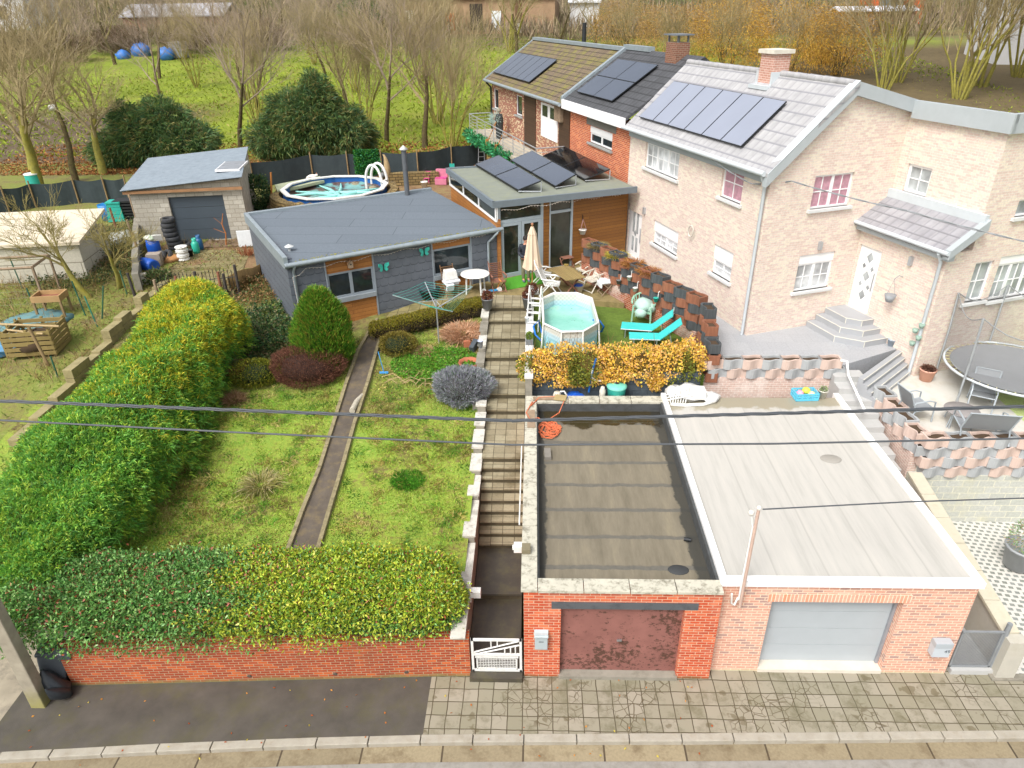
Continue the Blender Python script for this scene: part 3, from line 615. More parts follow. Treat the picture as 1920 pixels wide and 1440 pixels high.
# roofs
def slope(pts, th=.12): 
    vs = [Vector(p) for p in pts]; lo = [p-Vector((0, 0, th)) for p in vs]; return vs+lo, [(0, 1, 2, 3), (7, 6, 5, 4), (4, 5, 1, 0), (5, 6, 2, 1), (6, 7, 3, 2), (7, 4, 0, 3)]
EF = FF
b = FF.mb(); k = (RZ-EZ)/UR
b.add(*slope([(-.05, -.28, EZ-.05), (HL+.18, -.28, EZ-.05), (HL+.18, UR, RZ+.06), (-.05, UR, RZ+.06)])); 
b.obj('roof', ptile, nh)
b = MB(); q1 = FF.pt(-.05, UR+.02); q2 = FF.pt(HL+.18, UR+.02); far1 = FF.pt(-.05, 5.2); far2 = GF.pt(9.5, -VW); far3 = GF.pt(9.5, 8)
far0 = GF.pt(UW-.02, 0)
def back(pts, z0, z1, v1):                            # rear slope falling away from the ridge or parapet
    return [(pts[0].x, pts[0].y, z0[0]), (pts[1].x, pts[1].y, z0[1]), (pts[2].x, pts[2].y, z1), (pts[3].x, pts[3].y, z1)]
b.add(*slope(back([q1, FF.pt(HL-.35, UR+.02), FF.pt(HL-.35, 5.6), FF.pt(-.05, 5.6)], (RZ+.06, RZ+.06), 7.6, 0))[:2])
b.add(*slope(back([GF.pt(UR, -.1), GF.pt(UW+.1, -.1), GF.pt(UW+.1, 5), GF.pt(UR, 5)], (RZ+.04, 9.8), 8.0, 0)))
b.add(*slope(back([GF.pt(UW+.1, -VW-.12), GF.pt(9.6, -VW-.12), GF.pt(9.6, 6), GF.pt(UW+.1, 6)], (9.8, 9.8), 7.4, 0)))
b.obj('rear_roof', M('pale_flat_roof', '#a8a8a8', .8, .08), nh)
b = MB()
for i in range(14):                                   # ridge tiles
    u0, u1 = HL/14*i, HL/14*(i+1)-.02
    b = FF.mb(0, UR, RZ+.03) if i == 0 else b
    b.tube([(u0, 0, 0), (u1, 0, 0)], [.12, .105], 8)
b.obj('ridge', ptile, nh)
b = GF.mb(); fz = .36                                  # slate coloured verge and fascia
for (u0, z0, u1, z1) in ((-.28, EZ-.08, UR, RZ+.1), (UR, RZ+.1, UW, 9.86)): b.add([(u0, -.2, z0-fz), (u1, -.2, z1-fz), (u1, -.2, z1), (u0, -.2, z0), (u0, .0, z0-fz), (u1, .0, z1-fz), (u1, .0, z1), (u0, .0, z0)], [(0, 1, 2, 3), (7, 6, 5, 4), (4, 5, 1, 0), (6, 7, 3, 2), (7, 4, 0, 3), (5, 6, 2, 1)])
b.T = WF.mb().T; b.box(.2, -.16, 9.38, VW+.16, 0, 9.86); b.T = WN.mb().T; b.box(UW-.1, -.16, 9.38, 9.6, -.002, 9.859)
b.T = FF.mb().T; b.box(-.05, -.05, EZ-.42, HL+.0, -.004, EZ-.1); b.obj('fascia', slate, nh)
b = GF.mb(); b.add([(-.28, -.21, EZ-.06), (UR, -.21, RZ+.13), (UR, .1, RZ+.13), (-.28, .1, EZ-.06)], [(0, 1, 2, 3)]); b.obj('verge_cap', zincp, nh)
gutter(nh, FF, -.1, HL+.1, EZ-.08, -.33, zincp, .08)
q = FF.pt(HL-.12, -.1); downpipe(nh, [FF.pt(HL-.05, -.3, EZ-.15), FF.pt(HL-.1, -.1, EZ-.5), FF.pt(HL-.1, -.1, 3.0)], .05, zincp)
for o, kw in zip(wf, (dict(n=3, grid=(2, 2), sill=psill, pane=frosted), dict(n=1, grid=(2, 2), sill=psill, pane=redcur), dict(n=2, grid=(2, 2), shut=.42, sill=psill, pane=frosted), dict(n=1, grid=(2, 2), shut=.5, sill=psill, pane=frosted))): window(nh, FF, *o, **kw)
for o, kw in zip(wg_, (dict(n=2, grid=(2, 2), sill=psill, pane=redcur), dict(n=2, grid=(2, 2), shut=.3, sill=psill, pane=frosted))): window(nh, GF, *o, **kw)
window(nh, WF, *ww[0], n=1, grid=(2, 2), sill=psill, pane=GLASSP, fw=.08)
window(nh, WN, *wn[0], n=1, grid=(2, 2), sill=psill, pane=GLASSP); window(nh, WN, *wn[1], n=3, grid=(2, 2), shut=.25, sill=psill, pane=GLASSP); window(nh, WN, *wn[2], n=2, pane=GLASSP, sill=psill)
def door(par, F, o, panes, pane=None):
    b = F.mb(0, .08); b.box(o[0], -.02, o[2], o[1], .05, o[3]); d = b.obj('door', wfr, par)
    b = F.mb(0, .055)
    for u, z, a, h in panes:
        if h: b.box(u-a, -.004, z-h, u+a, .01, z+h)
        else: b.add([(u-a, 0, z), (u, 0, z-a*1.25), (u+a, 0, z), (u, 0, z+a*1.25)], [(0, 1, 2, 3)])
    b.obj('pane', pane or GLASSP, d)
    b = F.mb(0, .02); b.tube([(o[1]-.12, 0, o[2]+.75), (o[1]-.12, 0, o[2]+1.35)], .018, 6); b.obj('handle', alu, d); return d
um = (d0[0]+d0[1])/2; zb = d0[2]
door(nh, PF, d0, [(um, zb+1.75, .14, 0), (um, zb+1.15, .14, 0), (um, zb+.52, .14, 0), (um-.17, zb+1.45, .075, 0), (um+.17, zb+1.42, .075, 0), (um-.17, zb+.85, .075, 0), (um+.17, zb+.82, .075, 0)])
o = wf[4]; um2 = (o[0]+o[1])/2; door(nh, FF, o, [(um2-.16, o[2]+1.45, .09, .42), (um2+.16, o[2]+1.45, .09, .42), (um2-.16, o[2]+.55, .09, .3), (um2+.16, o[2]+.55, .09, .3), (um2, o[2]+1.0, .12, 0)])
# porch roof
b = PF.mb(); b.add(*slope([(-.05, -.3, 6.4), (VW+.25, -.3, 6.4), (VW+.25, UW-UP+.02, 7.15), (-.05, UW-UP+.02, 7.15)], .14)); b.obj('porch_roof', tilemat('porch_tile', '#9d9ca0', '#929196', '#78777c', .3, .34), nh)
b = PF.mb(); b.box(-.0, -.22, 6.12, VW+.2, -.002, 6.27); b.add([(VW+.1, -.3, 6.2), (VW+.1, UW-UP, 6.9), (VW+.1, UW-UP, 7.2), (VW+.1, -.3, 6.45), (VW+.28, -.3, 6.2), (VW+.28, UW-UP, 6.9), (VW+.28, UW-UP, 7.2), (VW+.28, -.3, 6.45)], [(0, 1, 2, 3), (7, 6, 5, 4), (4, 5, 1, 0), (5, 6, 2, 1), (6, 7, 3, 2), (7, 4, 0, 3)]); b.obj('porch_fascia', slate, nh)
b = PF.mb(); b.box(-.05, UW-UP-.14, 7.05, VW+.2, UW-UP-.003, 7.3); b.obj('flashing', zincp, nh)
gutter(nh, PF, -.05, VW+.25, 6.36, -.33, zincp, .06)
downpipe(nh, [PF.pt(VW-.05, -.33, 6.3), PF.pt(VW-.1, -.1, 6.0), PF.pt(VW-.1, -.1, 2.3)], .05, zincp)
# solar panels on the front slope, chimney
k = math.atan2(RZ-EZ+.11, UR+.28); ex = FF.pt(1)-FF.pt(0); inn = FF.pt(0, 1)-FF.pt(0); ez = inn*math.cos(k)+Vector((0, 0, math.sin(k)))
def onroof(F, u, v, eaveZ, slope_, lift): return F.pt(u, v, eaveZ+(v+.28)*math.tan(slope_)+lift)
ow, oh = 1.13, 1.85
solar(nh, onroof(FF, .55, .05, EZ-.05, k, .1), ex, ez, ow, oh, 6, 1, panelpale)
cu = 5.45; chm = brickmat('chimney_brick', '#c6988a', '#b88473', '#d8c3b4', .2, .07, .008)
b = FF.mb(); b.box(cu-.35, UR-.35, RZ-.7, cu+.35, UR+.25, RZ+.62); ch = b.obj('chimney', chm, nh)
b = FF.mb(); b.box(cu-.43, UR-.43, RZ+.62, cu+.43, UR+.33, RZ+.74); b.obj('cap', M('pale_cap', '#cfc9bb', .8), ch)
b = FF.mb(); b.box(cu-.5, UR-.6, RZ-.42, cu+.5, UR-.36, RZ-.3); b.box(cu-.42, UR-.4, RZ-.5, cu-.352, UR, RZ+.1); b.box(cu+.352, UR-.4, RZ-.5, cu+.42, UR, RZ+.1); b.obj('flashing', zincp, ch)
for F, p in ((FF, (1210, 395)), (GF, (1536, 460)), (PF, (1710, 489))):
    u, z = F.px(*p); b = F.mb(); b.box(u-.05, -.1, z-.13, u+.05, -.002, z+.13); b.obj('wall_lamp', alu, nh)

# ---- row behind: red brick house and mossy roofed house (same facade line)
def rowhouse(t0, t1, ez_, rz_, ur, dep, deg=289, off=0.0):
    q = B0+Vector((math.cos(R(109)), math.sin(R(109)), 0))*t1; F = Fac(q.x+off*.946, q.y+off*.326, deg); return F, t1-t0
RB = brickmat('row_orange_brick', '#c4552c', '#a8421f', '#cdb294', .2, .075, .01, extra='#db7a48', extra_amt=.3, dirt='#9a4a2c', dirt_amt=.3, bstr=.4)
RF, RL = rowhouse(.0, 6.9, 8.45, 10.2, 2.6, 5)
rh = thing('brick_house', 'bright orange brick house with dark tiles between the pale and mossy houses', 'house')
wr = rect(RF, (1106, 235), (1147, 283))
b = RF.mb(); wallgrid(b, 0, RL-.02, 2.9, 8.3, .3, [wr]); b.obj('wall', RB, rh)
window(rh, RF, *wr, n=2, shut=.28, sill=gsill, fw=.07)
b = RF.mb(); b.box(wr[0]-.35, -.015, wr[3]+.02, wr[1]+.35, .1, wr[3]+.38); b.obj('lintel', M('lintel_stone', '#77746c', .9, .1), rh)
dtile = tilemat('dark_roof_tile', '#4f5054', '#454649', '#2a2b2d', .3, .36)
b = RF.mb(); b.add(*slope([(0, -.25, 8.45), (RL-.02, -.25, 8.45), (RL-.02, 3.0, 10.55), (0, 3.0, 10.55)])); b.add(*slope([(0, 3.0, 10.54), (RL-.02, 3.0, 10.54), (RL-.02, 6.2, 8.45), (0, 6.2, 8.45)])); b.obj('roof', dtile, rh)
b = RF.mb(); b.box(0, -.33, 8.05, RL-.03, -.25, 8.45); b.box(0, -.25, 8.05, RL-.03, -.002, 8.12); b.obj('fascia', wfr, rh)
b = RF.mb(); b.add(*slope([(-.18, -.3, 8.56), (.06, -.3, 8.56), (.06, 3.0, 10.68), (-.18, 3.0, 10.68)], .3)); b.box(-.2, 2.85, 10.5, RL*.35, 3.15, 10.7); b.obj('verge_cap', zinc, rh)
kk = math.atan2(2.1, 3.25); ex = RF.pt(1)-RF.pt(0); inn = RF.pt(0, 1)-RF.pt(0); ez = inn*math.cos(kk)+Vector((0, 0, math.sin(kk)))
def onr(F, u, v, z0, kk_, lift, ov=.25): return F.pt(u, v, z0+(v+ov)*math.tan(kk_)+lift)
solar(rh, onr(RF, .75, .15, 8.45, kk, .1), ex, ez, 1.95, 1.2, 2, 2, panelglass)
b = RF.mb(); b.box(4.6, 2.5, 9.8, 5.5, 3.1, 11.0); c_ = b.obj('chimney', brickmat('old_chimney_brick', '#8a5844', '#744a38', '#9c8c7a', .2, .07, .008), rh); b = RF.mb(); 
for x, y in ((4.65, 2.55), (5.4, 2.55), (4.65, 3.0), (5.4, 3.0)): b.box(x, y, 11.0, x+.06, y+.06, 11.25)
b.box(4.5, 2.4, 11.25, 5.6, 3.2, 11.3); b.obj('cap', M('cap_metal', '#6d7278', .5), c_)
MF, ML = rowhouse(6.9, 20.2, 8.3, 10.2, 3, 5)
MBk = brickmat('mottled_brick', '#9a4f38', '#84402c', '#b8a894', .2, .075, .01, extra='#d8c29a', extra_amt=.28, dirt='#a86a48', dirt_amt=.4, bstr=.4)
mh = thing('brick_house', 'mottled brick house with mossy tiles, balcony and garland behind the glass extension', 'house')
w1, w2, w3 = rect(MF, (925, 165), (935, 206)), rect(MF, (967, 177), (979, 219)), rect(MF, (1016, 191), (1046, 268))
b = MF.mb(); wallgrid(b, 0, ML-.02, 2.9, 8.2, .3, [w1, w2]); b.obj('wall', MBk, mh)
window(mh, MF, *w1, n=1, sill=gsill); window(mh, MF, *w2, n=1, sill=gsill)
b = MF.mb(); b.box(w3[0], -.05, w3[2], w3[1], -.01, w3[3]); d_ = b.obj('door', wfr, mh); b = MF.mb(); W3 = w3[1]-w3[0]
b.box(w3[0]+W3*.1, -.06, w3[2]+1.05, w3[0]+W3*.42, -.052, w3[3]-.1); b.box(w3[0]+W3*.58, -.06, w3[2]+1.05, w3[0]+W3*.92, -.052, w3[3]-.1); b.obj('pane', GLASS, d_)
bm_ = plankmat('dark_cladding', '#4e3826', '#43301f', '#20160e', .12, 3)
for pa, pb in (((984, 172), (1005, 262)), ((1050, 190), (1068, 290))):
    u0, _ = MF.px(*pa); u1, _ = MF.px(*pb); b = MF.mb(); b.box(u0, -.05, 5.3, u1, -.003, 8.0); b.obj('timber_panel', bm_, mh)
mtile = tilemat('mossy_roof_tile', '#7a6a54', '#675848', '#2f271e', .24, .3, '#7c7a22', amt=.8)
b = MF.mb(); b.add(*slope([(-.3, -.35, 8.25), (ML, -.35, 8.25), (ML, 3.0, 10.45), (-.3, 3.0, 10.45)])); b.add(*slope([(-.3, 3.0, 10.44), (ML, 3.0, 10.44), (ML, 6.4, 8.2), (-.3, 6.4, 8.2)])); b.obj('roof', mtile, mh)
b = MF.mb(); b.add([(0, 0, 8.1), (0, 6.1, 8.1), (0, 3, 10.1), (.2, 0, 8.1), (.2, 6.1, 8.1), (.2, 3, 10.1)], [(0, 2, 1), (3, 4, 5), (0, 3, 5, 2), (2, 5, 4, 1), (0, 1, 4, 3)]); b.box(0, .3, 2.9, .2, 6.1, 8.1); b.obj('wall', MBk, mh)
b = MF.mb(); b.box(-.32, 2.85, 10.42, ML, 3.2, 10.58); b.add(*slope([(-.42, -.36, 8.32), (-.28, -.36, 8.32), (-.28, 3, 10.52), (-.42, 3, 10.52)], .25)); b.obj('ridge_cap', zinc, mh)
gutter(mh, MF, -.3, ML, 8.2, -.42, zinc, .09)
downpipe(mh, [MF.pt(.1, -.4, 8.1), MF.pt(.1, -.1, 7.8), MF.pt(.1, -.1, 3)], .06, black)
kk = math.atan2(2.2, 3.35); ez = inn*math.cos(kk)+Vector((0, 0, math.sin(kk)))
solar(mh, onr(MF, .1, .1, 8.25, kk, .1, .35), ex, ez, 1.17, 1.95, 6, 1, panelglass)
b = MF.mb(); b.cyl(6.9, 3.4, 10.2, 11.5, .12, 10); b.cyl(6.9, 3.4, 10.1, 10.5, .16, 10); b.obj('flue', black, mh)
# balcony
bz = 5.25; b = MF.mb(); b.box(-.1, -1.6, bz-.2, ML-.05, -.003, bz); bal = b.obj('balcony', M('balcony_concrete', '#b5ad9c', .9, .12), mh)
b = MF.mb()
for i in range(8): x = -.05+i*(ML-.1)/7; b.cyl(x, -1.55, bz, bz+1.0, .025, 6)
for i, z in enumerate((1.0, .8, .62, .44, .26)): b.tube([(-.05, -1.55, bz+z), (ML-.1, -1.55, bz+z)], .03 if i == 0 else .014, 5)
for i, z in enumerate((1.0, .8, .62, .44, .26)): b.tube([(-.05, -1.55, bz+z), (-.05, -.1, bz+z)], .03 if i == 0 else .014, 5); b.tube([(ML-.1, -1.55, bz+z), (ML-.1, -.1, bz+z)], .03 if i == 0 else .014, 5)
b.obj('railing', alu, bal)
for u in (2.0, 4.5): w_ = [u, u+1.0, 3.2, 4.9]; b = MF.mb(); b.box(u, -.04, 3.1, u+.95, -.002, 4.9); o_ = b.obj('window', wfr, mh); b = MF.mb(); b.box(u+.08, -.05, 3.2, u+.44, -.042, 4.8); b.box(u+.52, -.05, 3.2, u+.88, -.042, 4.8); b.obj('pane', GLASS, o_)

# ---- grey slate bungalow
BF = Fac(-8.0, 11.95, 30.9); BL = 7.9; BD = 6.45
bg_ = thing('bungalow', 'low bungalow clad in dark grey rounded slates with felt roof and timber panels', 'house')
def slatemat():
    m, nt, p = newmat('grey_slate'); uv = coord(nt, 'UV'); s = node(nt, 'ShaderNodeSeparateXYZ'); nt.links.new(uv, s.inputs[0]); u, v = s.outputs['X'], s.outputs['Y']
    W, Hh = .3, .3
    row = math_(nt, 'FLOOR', math_(nt, 'DIVIDE', v, Hh)); fv = math_(nt, 'FRACT', math_(nt, 'DIVIDE', v, Hh))
    us = math_(nt, 'ADD', math_(nt, 'DIVIDE', u, W), math_(nt, 'MULTIPLY', math_(nt, 'FRACT', math_(nt, 'MULTIPLY', row, .5)), 1.0))
    fu = math_(nt, 'ABSOLUTE', math_(nt, 'SUBTRACT', math_(nt, 'FRACT', us), .5))
    low = math_(nt, 'MULTIPLY', math_(nt, 'POWER', math_(nt, 'MULTIPLY', fu, 2.0), 6.0), .3)   # rounded lower corners
    d = math_(nt, 'ABSOLUTE', math_(nt, 'SUBTRACT', fv, math_(nt, 'ADD', low, .06)))
    e1 = ramp(nt, d, [(.03, 1.0), (.06, 0.0)])
    e2 = math_(nt, 'MULTIPLY', ramp(nt, fu, [(.478, 0.0), (.488, .8)]), ramp(nt, fv, [(.25, 0.0), (.35, 1.0)]))
    e = math_(nt, 'MAXIMUM', e1, math_(nt, 'MULTIPLY', e2, .5))
    col = ramp(nt, noise(nt, geom(nt), 2.2, 3), [(.3, lin('#5c626b')), (.7, lin('#686e77'))])
    col = mixc(nt, math_(nt, 'MULTIPLY', e, .75), col, lin('#33383f')); nt.links.new(col, p.inputs['Base Color']); p.inputs['Roughness'].default_value = .6
    bump(nt, p, math_(nt, 'SUBTRACT', 1.0, e), .4, .01); return m
slm = slatemat()
EZB = 5.02
bw1, bw2 = [1.25, 2.95, 3.5, 4.42], [5.2, 6.78, 3.62, 4.62]
b = BF.mb(); wallgrid(b, 0, BL, 2.0, EZB, .25, [(1.25, 2.95, 2.0, EZB-.1), (5.2, 6.78, 2.0, EZB-.1)]); b.box(0, .25, 2.0, .25, BD, EZB+.1); b.box(.25, BD-.25, 2.0, BL, BD, EZB+.1); b.box(BL-.25, .25, 2.0, BL, BD-.25, EZB+.05); b.obj('wall', slm, bg_)
timb = plankmat('stained_timber', '#b0763c', '#9a6430', '#55331a', .14, 2.6, dirt='#7a4c28')
bfr = M('grey_window_frame', '#8a939b', .5, .05)
for (u0, u1, z0, z1), n in ((bw1, 2), (bw2, 1)):
    b = BF.mb(0, .03); b.box(u0+.02, 0, z1, u1-.02, .1, EZB-.1); b.obj('timber_panel', timb, bg_)
    b = BF.mb(0, .03); b.box(u0+.02, 0, 2.0, u1-.02, .1, z0-.16); b.obj('timber_panel', timb, bg_)
    wn_ = window(bg_, BF, u0+.02, u1-.02, z0, z1, n=n, frame=bfr, fw=.07, dep=.06, pane=GLASS)
    b = BF.mb(); b.box(u0+.02, -.06, z0-.16, u1-.02, .2, z0); b.obj('sill', M('zinc_sill', '#8f979d', .5), wn_)
    for u_ in (u0, u1): b = BF.mb(); b.box(u_-.025, -.02, 2.0, u_+.025, .2, EZB-.1); b.obj('trim', bfr, bg_)
rfelt = brickmat('bitumen_roof_sheet', '#68717a', '#646d76', '#495056', 5.0, 1.0, .012, rough=.9, bstr=.3, offset=.37)
b = BF.mb(); b.add(*slope([(-.02, -.1, EZB+.05), (BL+.1, -.1, EZB+.05), (BL+.1, BD-.1, EZB+.18), (-.02, BD-.1, EZB+.18)])); b.obj('roof', rfelt, bg_)
b = BF.mb(); b.box(-.1, -.12, EZB-.12, .05, BD+.05, EZB+.28); b.box(.05, BD-.12, EZB, BL+.1, BD+.05, EZB+.28); b.obj('roof_trim', zinc, bg_, bevel=.01)
gutter(bg_, BF, -.1, BL+.15, EZB+.0, -.17, zinc, .085)
b = BF.mb()
mossm = M('gutter_moss', '#8d8a4a', .95, .4, 12)
for i in range(160): u = random.uniform(.3, BL); b.cbox(u, random.uniform(-.06, .12), EZB+.055, random.uniform(.02, .06), .03, .02)
struct(b.obj('moss', mossm, bg_), 'stuff')
downpipe(bg_, [BF.pt(.22, -.2, EZB-.05), BF.pt(.18, -.07, EZB-.25), BF.pt(.18, -.07, 2.4)], .05)
downpipe(bg_, [BF.pt(BL-.02, -.2, EZB+.0), BF.pt(BL-.1, -.2, EZB-.12), BF.pt(BL-.42, -.07, EZB-.45), BF.pt(BL-.42, -.07, 3.0)], .05)
q = P(543, 470, EZB+.08); b = MB(); b.at(q.x, q.y, EZB+.06).lathe([(.05, 0), (.05, .18)], 10); b.lathe([(.16, .17), (.0, .26)], 12); b.lathe([(.0, .165), (.16, .17)], 12); b.obj('roof_vent', M('vent_white', '#c9ccca', .5), bg_)
q = P(764, 368, EZB+.12); fl = thing('flue_pipe', 'tall dark stove pipe with a white conical cap rising behind the bungalow roof', 'chimney pipe', (q.x, q.y, EZB+.05))
b = MB(); b.cyl(0, 0, 0, 2.0, .11, 12); b.obj('pipe', M('flue_metal', '#5a5e62', .5, .2, 5), fl); b = MB(); b.lathe([(.0, 1.98), (.2, 2.05), (0, 2.22)], 14); b.obj('cap', white, fl)

# ---- glass and timber extension
E0 = BF.pt(BL+.06, .05); EFx = Fac(E0.x, E0.y, 27.7); EL = 5.9; ETZ = 5.85
ex_ = thing('glass_extension', 'timber and glass extension with a sloping felt roof carrying solar panels', 'house extension')
_d = lambda p: EFx.px(*p)[0]
gd0, gd1 = .12, _d((1016, 512)); gp1 = gd1+.32; gp2 = _d((1072, 470))
oak = plankmat('golden_cladding', '#8a5b22', '#7a4d1a', '#3f260c', .13, 3.5)
alf = M('aluminium_frame', '#9fabb3', .4, .05)
b = EFx.mb(); b.box(gd1+.04, 0, 2.9, gp1, .25, ETZ); b.box(gp2, 0, 2.9, EL, .25, ETZ); b.obj('timber_wall', oak, ex_)
b = EFx.mb(); zd = 5.15
b.box(0, -.02, 2.9, gd0, .12, ETZ); b.box(gd1-.06, -.02, 2.9, gd1+.04, .12, ETZ); b.box(gd0, -.02, zd, gd1-.06, .12, zd+.12); b.box(gp1, -.02, 2.9, gp1+.05, .12, ETZ); b.box(gp2-.08, -.02, 2.9, gp2, .12, ETZ); b.box(gp1, -.019, zd+.1, gp2-.08, .12, zd+.2); b.box(gp1, -.018, 2.9, gp2-.08, .12, 3.05); b.obj('glazing_frame', alf, ex_)
roomglass = glassmat('room_glass', '#30352c', .03)
b = EFx.mb(); b.box(gd0, .04, zd+.12, gd1-.06, .06, ETZ); b.box(gp1+.05, .04, 3.05, gp2-.08, .06, ETZ); b.obj('glazing', roomglass, ex_)
mid = (gd0+gd1-.06)/2
for u0, u1 in ((gd0+.01, mid-.01), (mid+.01, gd1-.07)):
    b = EFx.mb(); b.box(u0, -.04, 3.0, u0+.11, .08, zd-.01); b.box(u1-.11, -.04, 3.0, u1, .08, zd-.01); b.box(u0+.11, -.04, 3.0, u1-.11, .08, 3.15); b.box(u0+.11, -.04, zd-.12, u1-.11, .08, zd-.01); d_ = b.obj('glass_door', alf, ex_)
    b = EFx.mb(); b.box(u0+.1, .01, 3.1, u1-.1, .03, zd-.1); b.obj('pane', roomglass, d_)
    b = EFx.mb(); s_ = u1-.05 if u0 < mid-.2 else u0+.05; b.tube([(s_, -.08, 4.0), (s_, -.08, 4.2)], .015, 6); b.obj('handle', black, d_)
c1, c2, c3, c4 = P(925, 380, 6.02), EFx.pt(EL+.2, -.35), P(1075, 270, 6.02), P(838, 316, 6.02)
c3 = FF.pt(-4.5, -.25); c2 = FF.pt(1.2, -.2)
poly = [(c1.x, c1.y), (c2.x, c2.y), (c3.x, c3.y), (c4.x, c4.y)]
b = MB(); b.prism(poly, 5.86, 6.0); b.obj('roof', M('extension_felt', '#7f8479', .9, .1, 2, '#8f9470', .4, 1), ex_)
b = MB()
for a, c in ((poly[0], poly[1]), (poly[3], poly[0]), (poly[2], poly[3])):
    d = Vector((c[0]-a[0], c[1]-a[1], 0)); L = d.length; b.at(a[0], a[1], 0, math.atan2(d.y, d.x)).box(-.04, -.05, 5.82, L+.02, .06, 6.06)
b.obj('roof_trim', M('roof_edge_grey', '#6b757c', .5, .05), ex_)
d = Vector((c4.x-c1.x, c4.y-c1.y, 0)); SF = Fac(c4.x, c4.y, math.degrees(math.atan2(-d.y, -d.x))); SL = d.length   # side wall above the bungalow roof
b = SF.mb(0, .12); b.box(0, 0, 2.9, SL, .15, 5.35); b.obj('timber_wall', timb, ex_)
b = SF.mb(0, .1)
for i in range(4): u = SL*i/3; b.box(min(u, SL-.08), -.03, 5.35, min(u, SL-.08)+.08, .06, 5.86)
b.box(0, -.03, 5.28, SL, .06, 5.36); b.obj('glazing_frame', wfr, ex_); b = SF.mb(0, .1); b.box(0, .0, 5.36, SL, .02, 5.86); b.obj('glazing', roomglass, ex_)
# tilted solar panels, three rows of two
for q4, mt in (((891, 309), (935, 292), (1015, 341), (972, 358)), panelglass), (((957, 301), (997, 284), (1080, 329), (1042, 351)), panelglass), (((1018, 293), (1058, 276), (1144, 319), (1097, 338)), paneldark):
    A_, B_, C_, D_ = P(*q4[0], 6.1), P(*q4[1], 6.4), P(*q4[2], 6.4), P(*q4[3], 6.1)
    for i in range(2):
        f0_, f1_ = i*.5+.004, (i+1)*.5-.004; q = [A_.lerp(D_, f0_), A_.lerp(D_, f1_), B_.lerp(C_, f1_), B_.lerp(C_, f0_)]; nn = Vector((0, 0, .04)); b = MB()
        b.add([tuple(p) for p in q]+[tuple(p+nn) for p in q], [(3, 2, 1, 0), (4, 5, 6, 7), (0, 1, 5, 4), (1, 2, 6, 5), (2, 3, 7, 6), (3, 0, 4, 7)]); fr_o = b.obj('solar_panel', black, ex_)
        ce = sum(q, Vector())/4; b = MB(); b.add([tuple(ce+(p-ce)*.97+Vector((0, 0, .043))) for p in q], [(0, 1, 2, 3)]); b.obj('cell_sheet', mt, fr_o)
    b = MB()
    for p, r_ in ((B_, A_), (C_, D_)): b.tube([(p.x, p.y, p.z), (p.x, p.y, 6.0)], .025, 5); b.tube([(r_.x, r_.y, 6.08), (p.x, p.y, 6.03)], .025, 5)
    b.obj('panel_rack', alu, ex_)

# ---- concrete block garage
cgF = Fac(-17.0, 21.3, 9.0) if False else Fac(P(258, 455, 3).x, P(258, 455, 3).y, math.degrees(math.atan2(P(470, 458, 3).y-P(258, 455, 3).y, P(470, 458, 3).x-P(258, 455, 3).x)))
f0, f1 = P(302, 455, 3.0), P(468, 459, 3.0)
CGF = Fac(f0.x, f0.y, 9.0); f1u = CGF.px(472, 455)[0]; f0u = CGF.px(258, 420)[0]
cdr = rect(CGF, (316, 378), (436, 455)); cdr[2] = 3.0; cdr[3] = 5.05
blk = brickmat('concrete_block', '#b3ad9f', '#a39d90', '#8d877a', .4, .2, .012, extra='#bdb8ab', extra_amt=.3, dirt='#8a8474', dirt_amt=.3, bstr=.4)
cg = thing('block_garage', 'pale concrete block garage with grey sectional door and corrugated roof', 'garage')
zl, zr = CGF.px(250, 352)[1], CGF.px(470, 325)[1]
b = CGF.mb(); wallgrid(b, f0u, f1u, 2.8, 5.4, .2, [cdr]); b.add([(f0u, 0, 5.4), (f1u, 0, 5.4), (f1u, 0, 5.75), (f0u, 0, 5.42), (f0u, .2, 5.4), (f1u, .2, 5.4), (f1u, .2, 5.75), (f0u, .2, 5.42)], [(0, 1, 2, 3), (7, 6, 5, 4), (4, 5, 1, 0), (5, 6, 2, 1), (6, 7, 3, 2), (7, 4, 0, 3)])
b.prism([(f0u, .2), (f0u+.2, .2), (f0u-.9, 7.4), (f0u-1.1, 7.4)], 2.8, 5.42); b.prism([(f1u-.2, .2), (f1u, .2), (f1u-1.1, 7.4), (f1u-1.3, 7.4)], 2.8, 5.7); b.obj('wall', blk, cg)
b = CGF.mb(0, .12)
for i in range(4): h = (5.05-3.0)/4; b.box(cdr[0], 0, 3.0+i*h, cdr[1], .04, 3.0+(i+1)*h-.012)
b.obj('garage_door', M('anthracite_door', '#454f58', .5, .05), cg)
corr = M('corrugated_sheet', '#818c95', .55, .12, 3, '#66717b', .5, 1.2, metal=.1)
b = CGF.mb(); n = 200; vs = []
for i in range(n+1):
    v = -.3+7.9*i/n
    for u in (f0u-.3, f1u+.15): vs.append((u-.16*v, v, 5.5+.36*(u-f0u)/(f1u-f0u)+.025*math.sin(i*1.5708*.5)))
b.add(vs, [(2*i, 2*i+1, 2*i+3, 2*i+2) for i in range(n)]); ro = b.obj('roof', corr, cg)
sm = ro.modifiers.new('thickness', 'SOLIDIFY'); sm.thickness = .03
b = CGF.mb(); b.box(f0u-.2, -.22, 5.3, f1u+.1, -.14, 5.42); b.obj('eave_board', M('raw_timber', '#9a7350', .8, .2), cg)
